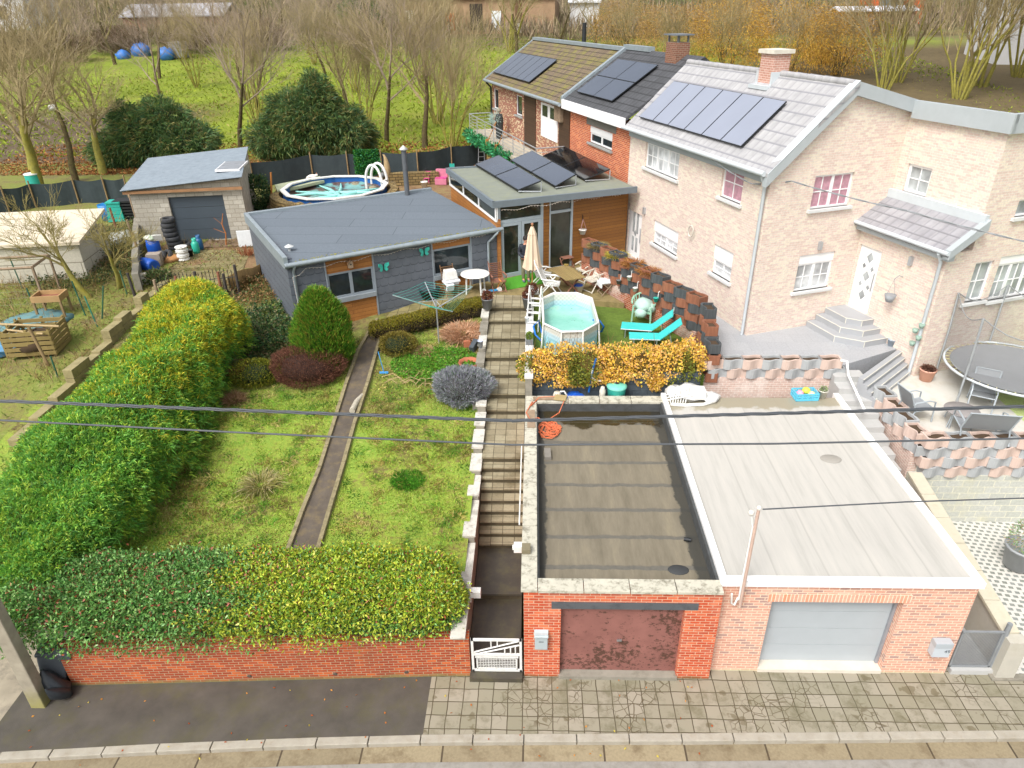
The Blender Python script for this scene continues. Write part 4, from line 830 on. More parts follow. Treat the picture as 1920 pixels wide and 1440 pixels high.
b = CGF.mb(); u0 = f1u-1.3; b.box(u0, 1.2, 5.84, u0+1.1, 3.2, 5.93); rw = b.obj('skylight', wfr, cg); b = CGF.mb(); b.box(u0+.06, 1.26, 5.93, u0+1.04, 2.17, 5.945); b.box(u0+.06, 2.25, 5.93, u0+1.04, 3.14, 5.945); b.obj('pane', M('skylight_pane', '#8a8f96', .3, .2, 4), rw)
# ================================================================== TERRACES, PLANTER WALLS, RIGHT SIDE
tstone = M('terrace_stone', '#8c7c52', .9, .22, 2.2, '#57502c', .7, .8, bmp=.5, bscale=25)
def poly_slab(name, pts, z0, z1, mat, par=None):
    b = MB(); b.prism(pts, z0, z1); return b.obj(name, mat, par)
e = lambda u, v=0: tuple(EFx.pt(u, v)[:2])
struct(poly_slab('terrace', [(-1.42, 14.35), (-.06, 14.25), (3.42, 13.45), (2.1, 15.9), (2.3, 17.4), (3.9, 19.2), e(EL, .3), e(0, .2), tuple(BF.pt(7.0, .1)[:2]), tuple(BF.pt(6.0, .1)[:2]), (-2.6, 13.9)], 2.4, 3.0, tstone))
pv = brickmat('old_paver', '#8f8458', '#7d734c', '#4b452c', .4, .4, .012, dirt='#5a5a30', dirt_amt=.7, offset=0, dsc=1.5)
b = MB(); n_ = 6
for i in range(n_):
    u0, u1 = 2.2+3.9*i/n_, 2.2+3.9*(i+1)/n_; z0, z1 = 2.43+.55*i/n_, 2.43+.55*(i+1)/n_
    a_, c_, d_, e_ = BF.pt(u0, 0), BF.pt(u1, 0), BF.pt(u1, -1.0), BF.pt(u0, -1.0); b.quad((e_.x, e_.y, z0), (d_.x, d_.y, z1), (c_.x, c_.y, z1), (a_.x, a_.y, z0))
struct(b.obj('paved_strip', pv))
poolgrass = groundmat('pool_grass', [(.35, '#4e5e22'), (.5, '#5c7426'), (.62, '#6a8030'), (.74, '#7a6c3a')], 1.2, 8, .8)
struct(poly_slab('pool_lawn', [(.14, 8.3), (5.2, 8.3), (5.2, 10.8), (3.4, 13.6), (.14, 14.3)], 2.0, 2.8, poolgrass))
b = MB(); b.box(-.05, 7.6, .0, 8.9, 8.1, 1.95); struct(b.obj('alley_ground', conc))
dblk = brickmat('dark_block', '#4d575e', '#434c53', '#394147', .45, .2, .012, dirt='#7d878b', dirt_amt=.5, bstr=.4, dsc=1.3)
dw = thing('block_wall', 'dark painted block retaining wall below the golden shrubs behind the garage', 'wall', (-.05, 8.1, 0)); b = MB(); b.box(0, 0, 1.8, 5.1, .22, 3.0); b.obj('wall', dblk, dw)
# hollow wavy planter blocks
def blockmat(name, c, c2):
    m, nt, p = newmat(name); uv = coord(nt, 'UV'); g = geom(nt)
    mp = node(nt, 'ShaderNodeMapping'); mp.inputs['Scale'].default_value = (9, .8, 9); nt.links.new(uv, mp.inputs['Vector'])
    f = noise(nt, mp.outputs[0], 2.0, 4); col = ramp(nt, f, [(.3, lin(c2)), (.7, lin(c))])
    col = mixc(nt, ramp(nt, noise(nt, g, 1.3, 3), [(.3, 0.0), (.7, .35)]), col, lin(c2)); nt.links.new(col, p.inputs['Base Color']); p.inputs['Roughness'].default_value = .95; bump(nt, p, f, .6, .02); return m
bmr, bmg = blockmat('terracotta_block', '#9a664c', '#7a4e3a'), blockmat('grey_block', '#565a5c', '#3d4143')
pmr, pmg = blockmat('pale_terracotta_block', '#cdb9ae', '#bfa89b'), blockmat('pale_grey_block', '#b0b2b2', '#9b9fa1')
soil = M('planter_soil', '#4a3a2a', .95, .3, 8)
BWD, BHT = .58, .29
def planter_mesh():
    b = MB(); n = 10; W, Dp, H, t = BWD+.03, .36, BHT, .05
    fr_ = [(-W/2+W*i/n, -.06*math.sin(2*math.pi*i/n)) for i in range(n+1)]; bk = [(W/2-W*i/n, Dp+.03*math.sin(2*math.pi*i/n)) for i in range(n+1)]
    out = fr_+bk; m = len(out); cx_, cy_ = 0, Dp/2
    inn_ = [(x*(1-2*t/W), cy_+(y-cy_)*(1-2*t/Dp)) for x, y in out]
    vs = [(x, y, 0) for x, y in out]+[(x, y, H) for x, y in out]+[(x, y, H) for x, y in inn_]+[(x, y, H-.07) for x, y in inn_]
    fs = []
    for i in range(m):
        j = (i+1) % m; fs += [(i, j, m+j, m+i), (m+i, m+j, 2*m+j, 2*m+i), (2*m+i, 2*m+j, 3*m+j, 3*m+i)]
    b.add(vs, fs); return b, [(x, y, H-.07) for x, y in inn_]
PMESH = {}
def planter(par, kind, loc, rz, mats):
    if kind not in PMESH:
        b, top = planter_mesh(); b.add(top, [tuple(range(len(top)))])
        o = b.obj('planter_block', [mats[kind % 2], soil], par); o.data.polygons[len(o.data.polygons)-1].material_index = 1
        PMESH[kind] = o.data; o.location = loc; o.rotation_euler = (0, 0, rz); return o
    o = bpy.data.objects.new('planter_block', PMESH[kind]); COL.objects.link(o); o.parent = par; o.location = loc; o.rotation_euler = (0, 0, rz); return o
def planter_wall(name, label, p0, p1, rows, ztop, kinds, mats, base=None, zbase=None, flip=0, soffs=.14):
    """p0 to p1 seen from the camera side; rows: count or function of column"""
    a, c = Vector((*p0, 0)), Vector((*p1, 0)); L = (c-a).length; ang = math.atan2(c.y-a.y, c.x-a.x); n = max(1, round(L/BWD))
    t = thing(name, label, 'wall', (a.x, a.y, 0), ang); lows = []
    for i in range(n):
        r_ = rows(i, n) if callable(rows) else rows; zt = ztop(i, n) if callable(ztop) else ztop
        for k in range(r_):
            u = (i+.5)*L/n+(.0 if k % 2 == 0 else soffs); planter(t, kinds+(i+k+flip) % 2, (u, random.uniform(-.01, .01), zt-(k+1)*BHT), 0, mats)
        lows.append(zt-r_*BHT)
    if base:
        b = MB(); b.at()
        for i, z in enumerate(lows): b.box(i*L/n, .02, zbase(i, n) if callable(zbase) else zbase, (i+1)*L/n, .34, z-.002)
        b.obj('brick_base', base, t)
    return t
rbw = brickmat('whitewashed_brick', '#a8573c', '#96492f', '#b9a48c', .2, .073, .009, dirt='#d8d2c8', dirt_amt=.8, bstr=.4, dsc=.9)
k0 = 0
WA, WB = (2.0, 15.95), (5.32, 10.45)
planter_wall('planter_wall', 'staggered wall of terracotta and grey planter blocks on a brick base beside the terrace dining table', WA, WB, lambda i, n: 3 if i < 3 else 4, lambda i, n: 4.62-.24*(i//4)/2, 0, (bmr, bmg), rbw, 2.6)
planter_wall('planter_wall', 'short stepped return of terracotta and grey planter blocks at the right end of the golden shrubs', (5.36, 10.3), (5.26, 8.5), lambda i, n: 4, lambda i, n: 4.3-.3*i, 0, (bmr, bmg), rbw, 2.0, 1)
pbw = brickmat('pale_washed_brick', '#d2b6aa', '#c6a99c', '#ded4ca', .2, .073, .009, dirt='#e6e0d8', dirt_amt=.8, bstr=.3, dsc=.9)
planter_wall('planter_wall', 'low two course row of pale planter blocks along the edge above the wide garage roof', (5.2, 8.4), (9.15, 8.4), 2, 3.25, 2, (pmr, pmg), pbw, 1.8)
planter_wall('planter_wall', 'four course wall of pale planter blocks above the concrete block wall at the right', (10.12, 5.05), (17.0, 5.15), 4, 2.72, 2, (pmr, pmg))
planter_wall('planter_wall', 'sloping pale planter blocks on brick beside the steps down along the wide garage', (9.82, 7.6), (9.95, 5.3), 2, lambda i, n: 2.85-.05*i, 2, (pmr, pmg), pbw, .2, 1)
# hmm: neighbour's paving
ptl = brickmat('pale_terrace_tile', '#a6a8ab', '#a0a2a6', '#96989b', .6, .6, .006, dirt='#b0b1b3', dirt_amt=.4, rough=.6, bstr=.1)
f = lambda F, u, v=0: tuple(F.pt(u, v)[:2])
struct(poly_slab('house_terrace', [(5.3, 8.6), (9.15, 8.6), (9.3, 8.6), tuple(P(1688, 652, 3.0)[:2]), f(WN, UP+.2, .1), f(GF, UP+.2, .2), f(GF, .2, .2), f(FF, .2, .3), (3.9, 19.2), (2.35, 16.1), (5.5, 10.6)], 1.9, 2.996, ptl))
ppat = M('pale_patio_concrete', '#c9c6be', .9, .07, 1.2, '#b6ad98', .5, .6)
struct(poly_slab('patio', [(9.9, 7.9), (10.2, 5.3), (13.3, 5.2), (13.4, 9.9), f(WN, 5.0, .3), f(WN, UP, .3), (9.9, 8.8)], .2, 2.45, ppat))
plawn = groundmat('pale_lawn', [(.35, '#b4bf8a'), (.5, '#b9c983'), (.65, '#c3cf8c')], 1.5, 8, .4)
struct(poly_slab('side_lawn', [(13.3, 5.2), (24, 5.4), (24, 14), f(WN, 5.0, .3), (13.4, 9.9)], .2, 2.44, plawn))
pblk = brickmat('pale_concrete_block', '#bfc0b8', '#b3b5ac', '#cfcdba', .4, .2, .014, dirt='#c9c4a0', dirt_amt=.6, bstr=.3, dsc=.8)
cw = thing('block_wall', 'pale mossy concrete block retaining wall below the planter blocks at the right edge', 'wall', (10.0, 5.1, 0)); b = MB(); b.box(0, 0, -.2, 8, .2, 1.555); b.obj('wall', pblk, cw)
# alley and its steps beside the wide garage
pst = M('pale_step_stone', '#b4b4b2', .85, .08, 3, '#9d9c98', .4, 1)
stp = thing('side_stairs', 'grey stone steps descending between the wide garage and the planter blocks', 'stairs')
b = MB(); zs = 3.0
for i in range(14):
    y1 = 8.6-i*.42; z = 3.0-.17*(i+1); b.box(8.93, y1-.42, -.1, 9.8, y1, z)
b.box(8.93, .2, -.1, 9.8, 8.6-14*.42, .12); b.obj('step', pst, stp)
ea, eb = P(1610, 708, 3.0), P(1690, 651, 3.0); fa, fb = P(1640, 757, 2.45), P(1722, 690, 2.45)
ds = thing('terrace_stairs', 'dark tiled diagonal steps from the terrace down to the concrete patio', 'stairs'); b = MB(); nz = MB(); pdk = M('pale_dark_tile', '#a0a2a5', .6, .05, 2); pgr = M('pale_grout', '#cfccc0', .8)
for i in range(4):
    a_, c_ = ea.lerp(fa, i/4), eb.lerp(fb, i/4); d_, e_ = ea.lerp(fa, (i+1)/4), eb.lerp(fb, (i+1)/4); z = 3.0-.137*i-.137*(0 if i else 0)
    b.prism([(a_.x, a_.y), (c_.x, c_.y), (e_.x, e_.y), (d_.x, d_.y)], 2.3, z-.01*(i == 0)+(.012 if i == 0 else -.0))
    nz.tube([(d_.x, d_.y, z), (e_.x, e_.y, z)], .016, 4)
b.obj('step', pdk, ds); nz.obj('nosing', pgr, ds)
ps = thing('porch_steps', 'grey tiled chamfered porch steps in front of the white diamond door', 'stairs'); b = MB(); nz = MB()
cc_ = PF.pt((d0[0]+d0[1])/2, 0)
for i in range(3):
    r_ = .78+.33*(2-i); z0, z1 = 2.9, 3.0+.185*(i+1); u_ = (d0[0]+d0[1])/2
    pl = [PF.pt(max(.02, u_-r_-.25), 0), PF.pt(max(.02, u_-r_-.25), -r_), PF.pt(u_+r_*.55, -r_), PF.pt(u_+r_, -r_*.6), PF.pt(u_+r_, 0)]
    b.prism([(q.x, q.y) for q in pl], z0, z1-.001*i)
    for a_, c_ in zip(pl[1:], pl[2:]): nz.tube([(a_.x, a_.y, z1), (c_.x, c_.y, z1)], .014, 4)
    for q in pl[2:4]: nz.tube([(q.x, q.y, z1-.185), (q.x, q.y, z1)], .014, 4)
b.obj('step', pdk, ps); nz.obj('nosing', pgr, ps)
# side wall with coping, gate
pcon = M('pale_side_concrete', '#b8b4a8', .9, .1, 3, '#a29c8a', .5, 1)
sv = thing('side_wall', 'sloping pale concrete wall with a stone coping beside the dark mesh gate', 'wall', (9.82, 0, 0)); b = MB()
b.add([(0, .35, -.1), (.22, .35, -.1), (.22, 4.9, -.1), (0, 4.9, -.1), (0, .35, 1.02), (.22, .35, 1.02), (.22, 4.9, 1.75), (0, 4.9, 1.75)], [(3, 2, 1, 0), (4, 5, 6, 7), (0, 1, 5, 4), (1, 2, 6, 5), (2, 3, 7, 6), (3, 0, 4, 7)]); b.box(-.04, .1, -.1, .34, .35, 1.05); b.obj('wall', pcon, sv)
b = MB()
for i in range(6):
    y0, y1 = .36+i*.755, .36+(i+1)*.755-.015; z0, z1 = 1.025+.73*(y0-.35)/4.55, 1.025+.73*(y1-.35)/4.55
    c = MB(); c.add([(-.06, y0, z0), (.28, y0, z0), (.28, y1, z1), (-.06, y1, z1), (-.06, y0, z0+.07), (.28, y0, z0+.07), (.28, y1, z1+.07), (-.06, y1, z1+.07)], [(3, 2, 1, 0), (4, 5, 6, 7), (0, 1, 5, 4), (1, 2, 6, 5), (2, 3, 7, 6), (3, 0, 4, 7)]); c.obj('coping', M('pale_coping', '#c3bca8', .9, .1, 3, '#a39c84', .5, 1), sv)
sg = thing('side_gate', 'dark grey wire mesh gate between the wide garage and the sloping side wall', 'gate', (8.9, .3, .12)); gdk = M('gate_grey', '#85898c', .5); b = MB()
for z in (.0, 1.0): b.cbox(.42, 0, z+.03, .84, .04, .04)
for x in (.02, .82): b.cbox(x, 0, .52, .04, .04, 1.0)
b.obj('frame', gdk, sg); b = MB()
for i in range(27): b.cbox(.04+i*.029, 0, .52, .006, .006, .96)
for i in range(32): b.cbox(.42, .004, .06+i*.03, .8, .005, .005)
b.obj('mesh_panel', gdk, sg); b = MB(); b.cyl(.9, .02, -.15, 1.25, .05, 10); b.obj('post', gdk, sg)
# grid pavers
gp = newmat('grid_paver'); m, nt, p = gp; uv = coord(nt, 'UV'); mp = node(nt, 'ShaderNodeMapping'); mp.inputs['Rotation'].default_value = (0, 0, R(12)); nt.links.new(uv, mp.inputs['Vector'])
br = node(nt, 'ShaderNodeTexBrick'); br.offset = .5; br.inputs['Scale'].default_value = 1; br.inputs['Brick Width'].default_value = .17; br.inputs['Row Height'].default_value = .15; br.inputs['Mortar Size'].default_value = .036; br.inputs['Mortar Smooth'].default_value = .1
br.inputs['Color1'].default_value = rgba(lin('#8f938e')); br.inputs['Color2'].default_value = rgba(lin('#85897f')); br.inputs['Mortar'].default_value = rgba(lin('#cfccc4')); nt.links.new(mp.outputs[0], br.inputs['Vector']); nt.links.new(br.outputs['Color'], p.inputs['Base Color']); bump(nt, p, br.outputs['Fac'], 1.0, .04)
b = MB(); b.quad((10.05, .2, .05), (24, .2, .05), (24, 5.2, .05), (10.05, 5.2, .05)); struct(b.obj('grid_pavers', m))
b = MB(); b.box(9.7, .05, -.1, 30, .25, .045); struct(b.obj('paver_edge', conc))
b = MB(); b.quad((-60, 5, -.02), (-16, 5, -.02), (-16, -2, -.02), (-60, -2, -.02)); struct(b.obj('verge', leftplot))
# kerbed path down the lawn
pk = [(536, 1050), (545, 1022), (568, 960), (600, 880), (625, 800), (650, 720), (672, 660), (708, 600)]; pr_ = [(592, 1050), (600, 1022), (618, 960), (645, 870), (664, 800), (690, 720), (712, 640), (738, 596)]
def onhill(px, py, it=12):
    z = 2.0
    for _ in range(it): q = P(px, py, z); z = .5*z+.5*(tz(q.x, q.y)+.03)
    return P(px, py, z)
L_, R_ = [onhill(*q) for q in pk], [onhill(*q) for q in pr_]
b = MB()
for i in range(len(L_)-1): b.quad(tuple(L_[i]+Vector((0, 0, .02))), tuple(R_[i]+Vector((0, 0, .02))), tuple(R_[i+1]+Vector((0, 0, .02))), tuple(L_[i+1]+Vector((0, 0, .02))))
struct(b.obj('garden_path', M('path_earth', '#5b5248', .9, .25, 3, '#7a6a4a', .6, 1.2, bmp=.4)))
km2 = M('path_kerb_stone', '#8d8262', .95, .25, 9, '#4a4632', .6, 2, bmp=.4)
for S_, nm in ((L_, 'l'), (R_, 'r')):
    b = MB()
    for a_, c_ in zip(S_, S_[1:]):
        d_ = (c_-a_); nseg = max(1, int(d_.length/.9))
        for k in range(nseg):
            u, v = a_+d_*(k/nseg), a_+d_*((k+1)/nseg-.012); an = math.atan2(d_.y, d_.x); L = math.hypot((v-u).x, (v-u).y)
            b.add([(u.x-.05, u.y, u.z-.1), (u.x+.05, u.y, u.z-.1), (v.x+.05, v.y, v.z-.1), (v.x-.05, v.y, v.z-.1), (u.x-.05, u.y, u.z+.1), (u.x+.05, u.y, u.z+.1), (v.x+.05, v.y, v.z+.1), (v.x-.05, v.y, v.z+.1)], [(3, 2, 1, 0), (4, 5, 6, 7), (0, 1, 5, 4), (1, 2, 6, 5), (2, 3, 7, 6), (3, 0, 4, 7)])
    struct(b.obj('path_kerb', km2))
# the block garage's yard
cy_ = brickmat('yard_slab', '#8d835a', '#7d744e', '#54492c', .6, .5, .015, dirt='#6b5a38', dirt_amt=.6, offset=0, dsc=1.0)
struct(poly_slab('garage_yard', [tuple(P(285, 465, 2.98)[:2]), tuple(P(300, 530, 2.8)[:2]), tuple(P(440, 555, 2.8)[:2]), tuple(P(470, 470, 2.98)[:2])], 2.0, 2.985, cy_))
struct(poly_slab('garage_apron', [tuple(CGF.pt(f0u, 0)[:2]), tuple(CGF.pt(f0u, -1.1)[:2]), tuple(CGF.pt(f1u+.3, -1.1)[:2]), tuple(CGF.pt(f1u+.3, 0)[:2])], 2.5, 3.0, M('wet_earth_concrete', '#7b6650', .6, .25, 2, '#5a4534', .6, 1)))
# ================================================================== PLANTS
def hedge_pts(n, path, hw, h, base, round_=.5, lump=.16, sc=1.6, seed=3, ends=True):
    """points just under the skin of a rounded hedge following a path [(x, y, z)]; hw, h may be lists"""
    pa = np.array(path, float); k = len(pa); seg = np.linalg.norm(np.diff(pa[:, :2], axis=0), axis=1); cum = np.concatenate([[0], np.cumsum(seg)])
    hw = np.broadcast_to(np.array(hw, float), (k,)); h = np.broadcast_to(np.array(h, float), (k,))
    s = rng.random(n)*(cum[-1]+2*hw.mean()*.8)-hw.mean()*.8
    a = rng.random(n)*math.pi                          # around the section from side to side over the top
    sc_ = np.clip(s, 0, cum[-1]); c = np.stack([np.interp(sc_, cum, pa[:, i]) for i in range(3)], 1); W = np.interp(sc_, cum, hw); H = np.interp(sc_, cum, h)
    d = np.gradient(pa[:, :2], axis=0); d = np.stack([np.interp(sc_, cum, d[:, i]) for i in range(2)], 1); d /= np.linalg.norm(d, axis=1, keepdims=True); nrm = np.stack([-d[:, 1], d[:, 0]], 1)
    over = (np.abs(s-sc_)/(hw.mean()*.8+1e-6)); shr = np.sqrt(np.clip(1-over**2, 0.02, 1))
    ca, sa = np.cos(a), np.sin(a); e = round_; f_ = rng.random(n) < .55; u_ = rng.uniform(-1, 1, n); ca = np.where(f_, np.sign(u_)*np.abs(u_)**(1/e), ca); sa = np.where(f_, np.sqrt(1-ca**2), sa)
    x = np.sign(ca)*np.abs(ca)**e*W*shr; z = np.abs(sa)**e*H*(.35+.65*shr)
    dep = 1-.22*rng.random(n)**2
    p = c.copy(); p[:, :2] += nrm*(x*dep)[:, None]+d*((s-sc_))[:, None]*.9; p[:, 2] += base*0+z*dep
    out = np.stack([nrm[:, 0]*ca+d[:, 0]*np.sign(s-sc_)*over*.8, nrm[:, 1]*ca+d[:, 1]*np.sign(s-sc_)*over*.8, sa+.15], 1); out /= np.linalg.norm(out, axis=1, keepdims=True)
    p += out*(lump*vnoise(p, sc, seed))[:, None]
    return p, out
def mound(name, pts, mat, par): pass
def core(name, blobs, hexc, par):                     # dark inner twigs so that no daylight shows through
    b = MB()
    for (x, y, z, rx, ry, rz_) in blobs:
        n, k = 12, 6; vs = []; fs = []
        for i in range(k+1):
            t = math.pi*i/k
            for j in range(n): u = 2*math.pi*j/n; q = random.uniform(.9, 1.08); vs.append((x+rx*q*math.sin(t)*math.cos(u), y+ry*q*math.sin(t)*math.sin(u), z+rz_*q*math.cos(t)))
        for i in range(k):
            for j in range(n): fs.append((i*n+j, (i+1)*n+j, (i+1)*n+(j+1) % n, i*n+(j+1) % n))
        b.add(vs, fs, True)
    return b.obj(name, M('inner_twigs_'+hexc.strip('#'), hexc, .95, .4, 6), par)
# clipped laurel hedge on the front wall
hg = thing('hedge', 'clipped broadleaf hedge, dark green left and yellow green right, above the brick wall', 'hedge', (-5.5, .7, 0))
hp = [(-10.2, .35, .95), (-8, .55, .98), (-5.5, .68, 1.0), (-3, .75, 1.05), (-1.95, .75, 1.05)]
p, o = hedge_pts(78000, hp, [.95, 1.05, 1.02, 1.0, .85], [1.35, 1.4, 1.3, 1.3, 1.2], 0, .55, .13, 2.2, 5)
out_ = rng.random(len(p)) < .06; p[out_] += o[out_]*(.2*rng.random((out_.sum(), 1))); p[:, 2] -= .1*rng.random(len(p)); p -= np.array([-5.5, .7, 0])
xx = p[:, 0]-5.5; patch = vnoise(p, 1.1, 9)
yl = np.clip((xx+6.6)/1.6+patch*1.2, 0, 1)*np.clip((o[:, 2]+.25+patch*.5)*1.6, 0, 1); yl = (rng.random(len(p)) < yl*.85)
dk = pick(['#5a8c48', '#6a9c50', '#82b062', '#4c7c3c', '#98bc70', '#6f9c48'], len(p), .2); ye = pick(['#aabc3a', '#bcc746', '#c9c650', '#94b238', '#7ca43a'], len(p), .15)
c = np.where(yl[:, None], ye, dk); red = rng.random(len(p)) < np.where(xx < -5, .07, .03)*np.clip(o[:, 2]+.7, .2, 1.4); c[red] = pick(['#a8583a', '#b5685a', '#c07868', '#8a4a32'], red.sum())
dd = o*.55+unit(len(p))*.8; dd[:, 2] += .1
leafmesh('foliage', p, dd, .085, .036, c, LMG, hg, .1)
core('twigs', [(x, -.1, 1.3, .9, .62, .5) for x in (-4.1, -3.2, -2.3, -1.4, -.5, .4, 1.3, 2.2, 3.1)], '#3a4f26', hg)
# tall feathery conifer hedge
ch_ = thing('conifer_hedge', 'tall feathery conifer hedge with golden tips along the left side of the lawn', 'hedge', (-10.8, 6, 0))
cp = [(-11.2, 1.2, .8), (-10.75, 4, 1.4), (-10.55, 6.5, 1.75), (-10.6, 9.0, 2.0), (-10.6, 10.6, 2.2)]
p, o = hedge_pts(30000, cp, [1.8, 1.7, 1.5, 1.35, 1.35], [2.0, 2.3, 2.4, 2.45, 2.65], 0, .62, .42, 1.5, 11)
p -= np.array([-10.8, 6, 0]); yy = p[:, 1]+6
gold = .92*np.clip((yy-4)/6.5, 0, 1)*np.clip(o[:, 2]*1.4-.35+vnoise(p, 1.6, 4)*1.0, 0, 1); gsel = rng.random(len(p)) < gold*1.0
c = np.where(gsel[:, None], pick(['#d2c83a', '#c0c43a', '#dcca44', '#acbc38'], len(p), .12), pick(['#69a63e', '#7eb444', '#5a9240', '#98be4a', '#70a64c', '#a8c246'], len(p), .2))
dd = o*.75+unit(len(p))*.35; dd[:, 2] += .15
spray('foliage', p, dd, .15, .024, c, LM, 7, .42, ch_, .3)
core('twigs', [(q[0]+10.8, q[1]-6, q[2]+.95, 1.0, 1.15, 1.1) for q in [(-10.8, 2.4, .7), (-10.8, 3.2, 1.0), (-10.75, 4.4, 1.4), (-10.6, 5.9, 1.7), (-10.55, 7.4, 1.85), (-10.6, 8.9, 2.0), (-10.6, 10.4, 2.2)]], '#35521f', ch_)
def bush(name, label, cat, loc, r, n, cols, leaf, mat=None, style='leaf', lump=.18, core_c='#22301a', up=.2, inner=.75, seed=1, k=5, group=None, cr=.72):
    t = thing(name, label, cat, loc, 0, group); p, u = blob(n, (0, 0, r[2]*.9), r, inner, lump, 2.2, seed)
    c = pick(cols, n, .2); dd = u*.8+unit(n)*.6; dd[:, 2] += up
    if style == 'leaf': leafmesh('foliage', p, dd, leaf[0], leaf[1], c, mat or LM, t)
    else: spray('foliage', p, dd, leaf[0], leaf[1], c, mat or LM, k, .35, t, .05)
    core('twigs', [(0, 0, r[2]*.85, r[0]*cr, r[1]*cr, r[2]*cr)], core_c, t); return t
# cone shaped thuja
tj = thing('thuja', 'bright green egg shaped thuja in front of the slate bungalow', 'tree', (-6.55, 10.15, 2.1))
n = 9000; h = rng.random(n)**.85; a = rng.random(n)*6.283; rr = 1.02*np.sin(np.clip(h*.86+.12, 0, 1)*math.pi)**.62*(1-.32*h)*(.86+.14*rng.random(n)); rr *= 1+.1*np.sin(a*5+h*9)
p = np.stack([rr*np.cos(a), rr*np.sin(a), .1+h*2.55], 1); o = np.stack([np.cos(a)*.5, np.sin(a)*.5, np.full(n, .9)], 1)
spray('foliage', p, o, .16, .022, pick(['#5f942c', '#538a28', '#78a634', '#487a28', '#8ea63a', '#978e3c'], n, .18), LM, 4, .25, tj, .0); core('twigs', [(0, 0, 1.1, .72, .72, 1.0), (0, 0, 1.8, .5, .5, .62)], '#33501a', tj)
bush('shrub', 'round reddish brown bare shrub beside the thuja', 'shrub', (-6.95, 9.4, 2.0), (1.15, .85, .62), 16000, ['#6a4434', '#7d5040', '#5a382c', '#8a5f4a'], (.1, .012), LMD, 'leaf', .12, '#3a241c', .5)
bush('shrub', 'low yellow green clipped shrub left of the reddish brown shrub', 'shrub', (-8.6, 9.25, 2.0), (.82, .6, .42), 6000, ['#8a8a2a', '#6f7a26', '#9c9632', '#5a6a22'], (.07, .025), LM, 'leaf', .1)
bush('shrub', 'small rounded olive shrub beside the clothes line', 'shrub', (-4.35, 11.0, 2.2), (.62, .55, .4), 5500, ['#8a7a30', '#76702c', '#948a40', '#6a5a2a'], (.06, .02), LM, 'leaf', .12)
bush('lavender_bush', 'silver grey lavender bush beside the stair wall', 'shrub', (-1.95, 8.35, 1.95), (.88, .75, .52), 9000, ['#9aa0a0', '#8a9294', '#a8a8b0', '#7d8a80', '#8f8a9c'], (.13, .02), LMD, 'leaf', .2, '#4a4a48', .6)
bh = thing('box_hedge', 'low clipped box hedge running along the paved strip below the bungalow', 'hedge', (-3.6, 12.7, 2.4))
p, o = hedge_pts(14000, [(-1.65, 1.0, .05), (-.2, .25, .0), (1.65, -.95+.0, -.05)] if False else [(-1.6, -.95, -.03), (0, -.05, .02), (1.75, .95, .1)], .36, .62, 0, .4, .05, 2.5, 8)
tp = rng.random(len(p)) < np.clip(o[:, 2]*1.2-.2, 0, .85); c = np.where(tp[:, None], pick(['#8f8428', '#9a8f2e', '#7d8026'], len(p), .15), pick(['#6a5a34', '#5a5030', '#7a6238', '#66602c'], len(p), .2))
leafmesh('foliage', p, o*.5+unit(len(p))*.8, .055, .025, c, LM, bh); core('twigs', [(x, y, .27, .5, .33, .27) for x, y in ((-1.4, -.82), (-.9, -.55), (-.4, -.25), (.1, .02), (.6, .3), (1.1, .58), (1.55, .82))], '#2c2414', bh)
# golden shrubs over the dark block wall
gs = thing('golden_shrub', 'row of golden yellow shrubs spilling over the dark block wall', 'shrub', (2.4, 8.45, 3.0))
P_ = []; O_ = []
for i, (x, y, z, rx, ry, rz_) in enumerate([(-2.1, -.05, .0, .6, .5, .5), (-1.4, -.02, .1, .75, .6, .62), (-.6, -.1, .12, .75, .62, .66), (.2, .0, .1, .75, .6, .62), (1.0, .0, .12, .7, .58, .6), (1.75, .02, .12, .7, .55, .62), (2.3, .05, .15, .5, .5, .7), (-1.0, -.3, -.12, .55, .3, .3), (.1, -.28, -.14, .45, .28, .24), (1.35, -.26, -.3, .24, .2, .32)]):
    p, u = blob(2300, (x, y, z), (rx, ry, rz_), .7, .3, 2.5, i); P_.append(p); O_.append(u)
p, o = np.concatenate(P_), np.concatenate(O_)
leafmesh('foliage', p, o*.7+unit(len(p))*.7, .075, .05, np.where((vnoise(p, 1.5, 2) > .38)[:, None], pick(['#6f7a30', '#8a8a34'], len(p)), pick(['#ecc64e', '#f0cc5c', '#e6b24c', '#eec274', '#dcbc48', '#ecbe80'], len(p), .15)), LMD, gs)
tw = MB()
for i in range(90): x = random.uniform(-2.4, 2.5); a = random.uniform(0, 6.28); L = random.uniform(.4, 1.0); tw.tube([(x, .0, -.1), (x+L*.35*math.cos(a), L*.3*math.sin(a), .2+L*.5), (x+L*.5*math.cos(a), L*.45*math.sin(a), .3+L*.75)], [.012, .008, .003], 3, False)
tw.obj('twigs', M('shrub_twig', '#6a5030', .9, .2), gs); core('twigs', [(x, 0, .05, .5, .35, .38) for x in (-1.9, -1.3, -.6, .1, .8, 1.5, 2.1)], '#5a4a1c', gs)
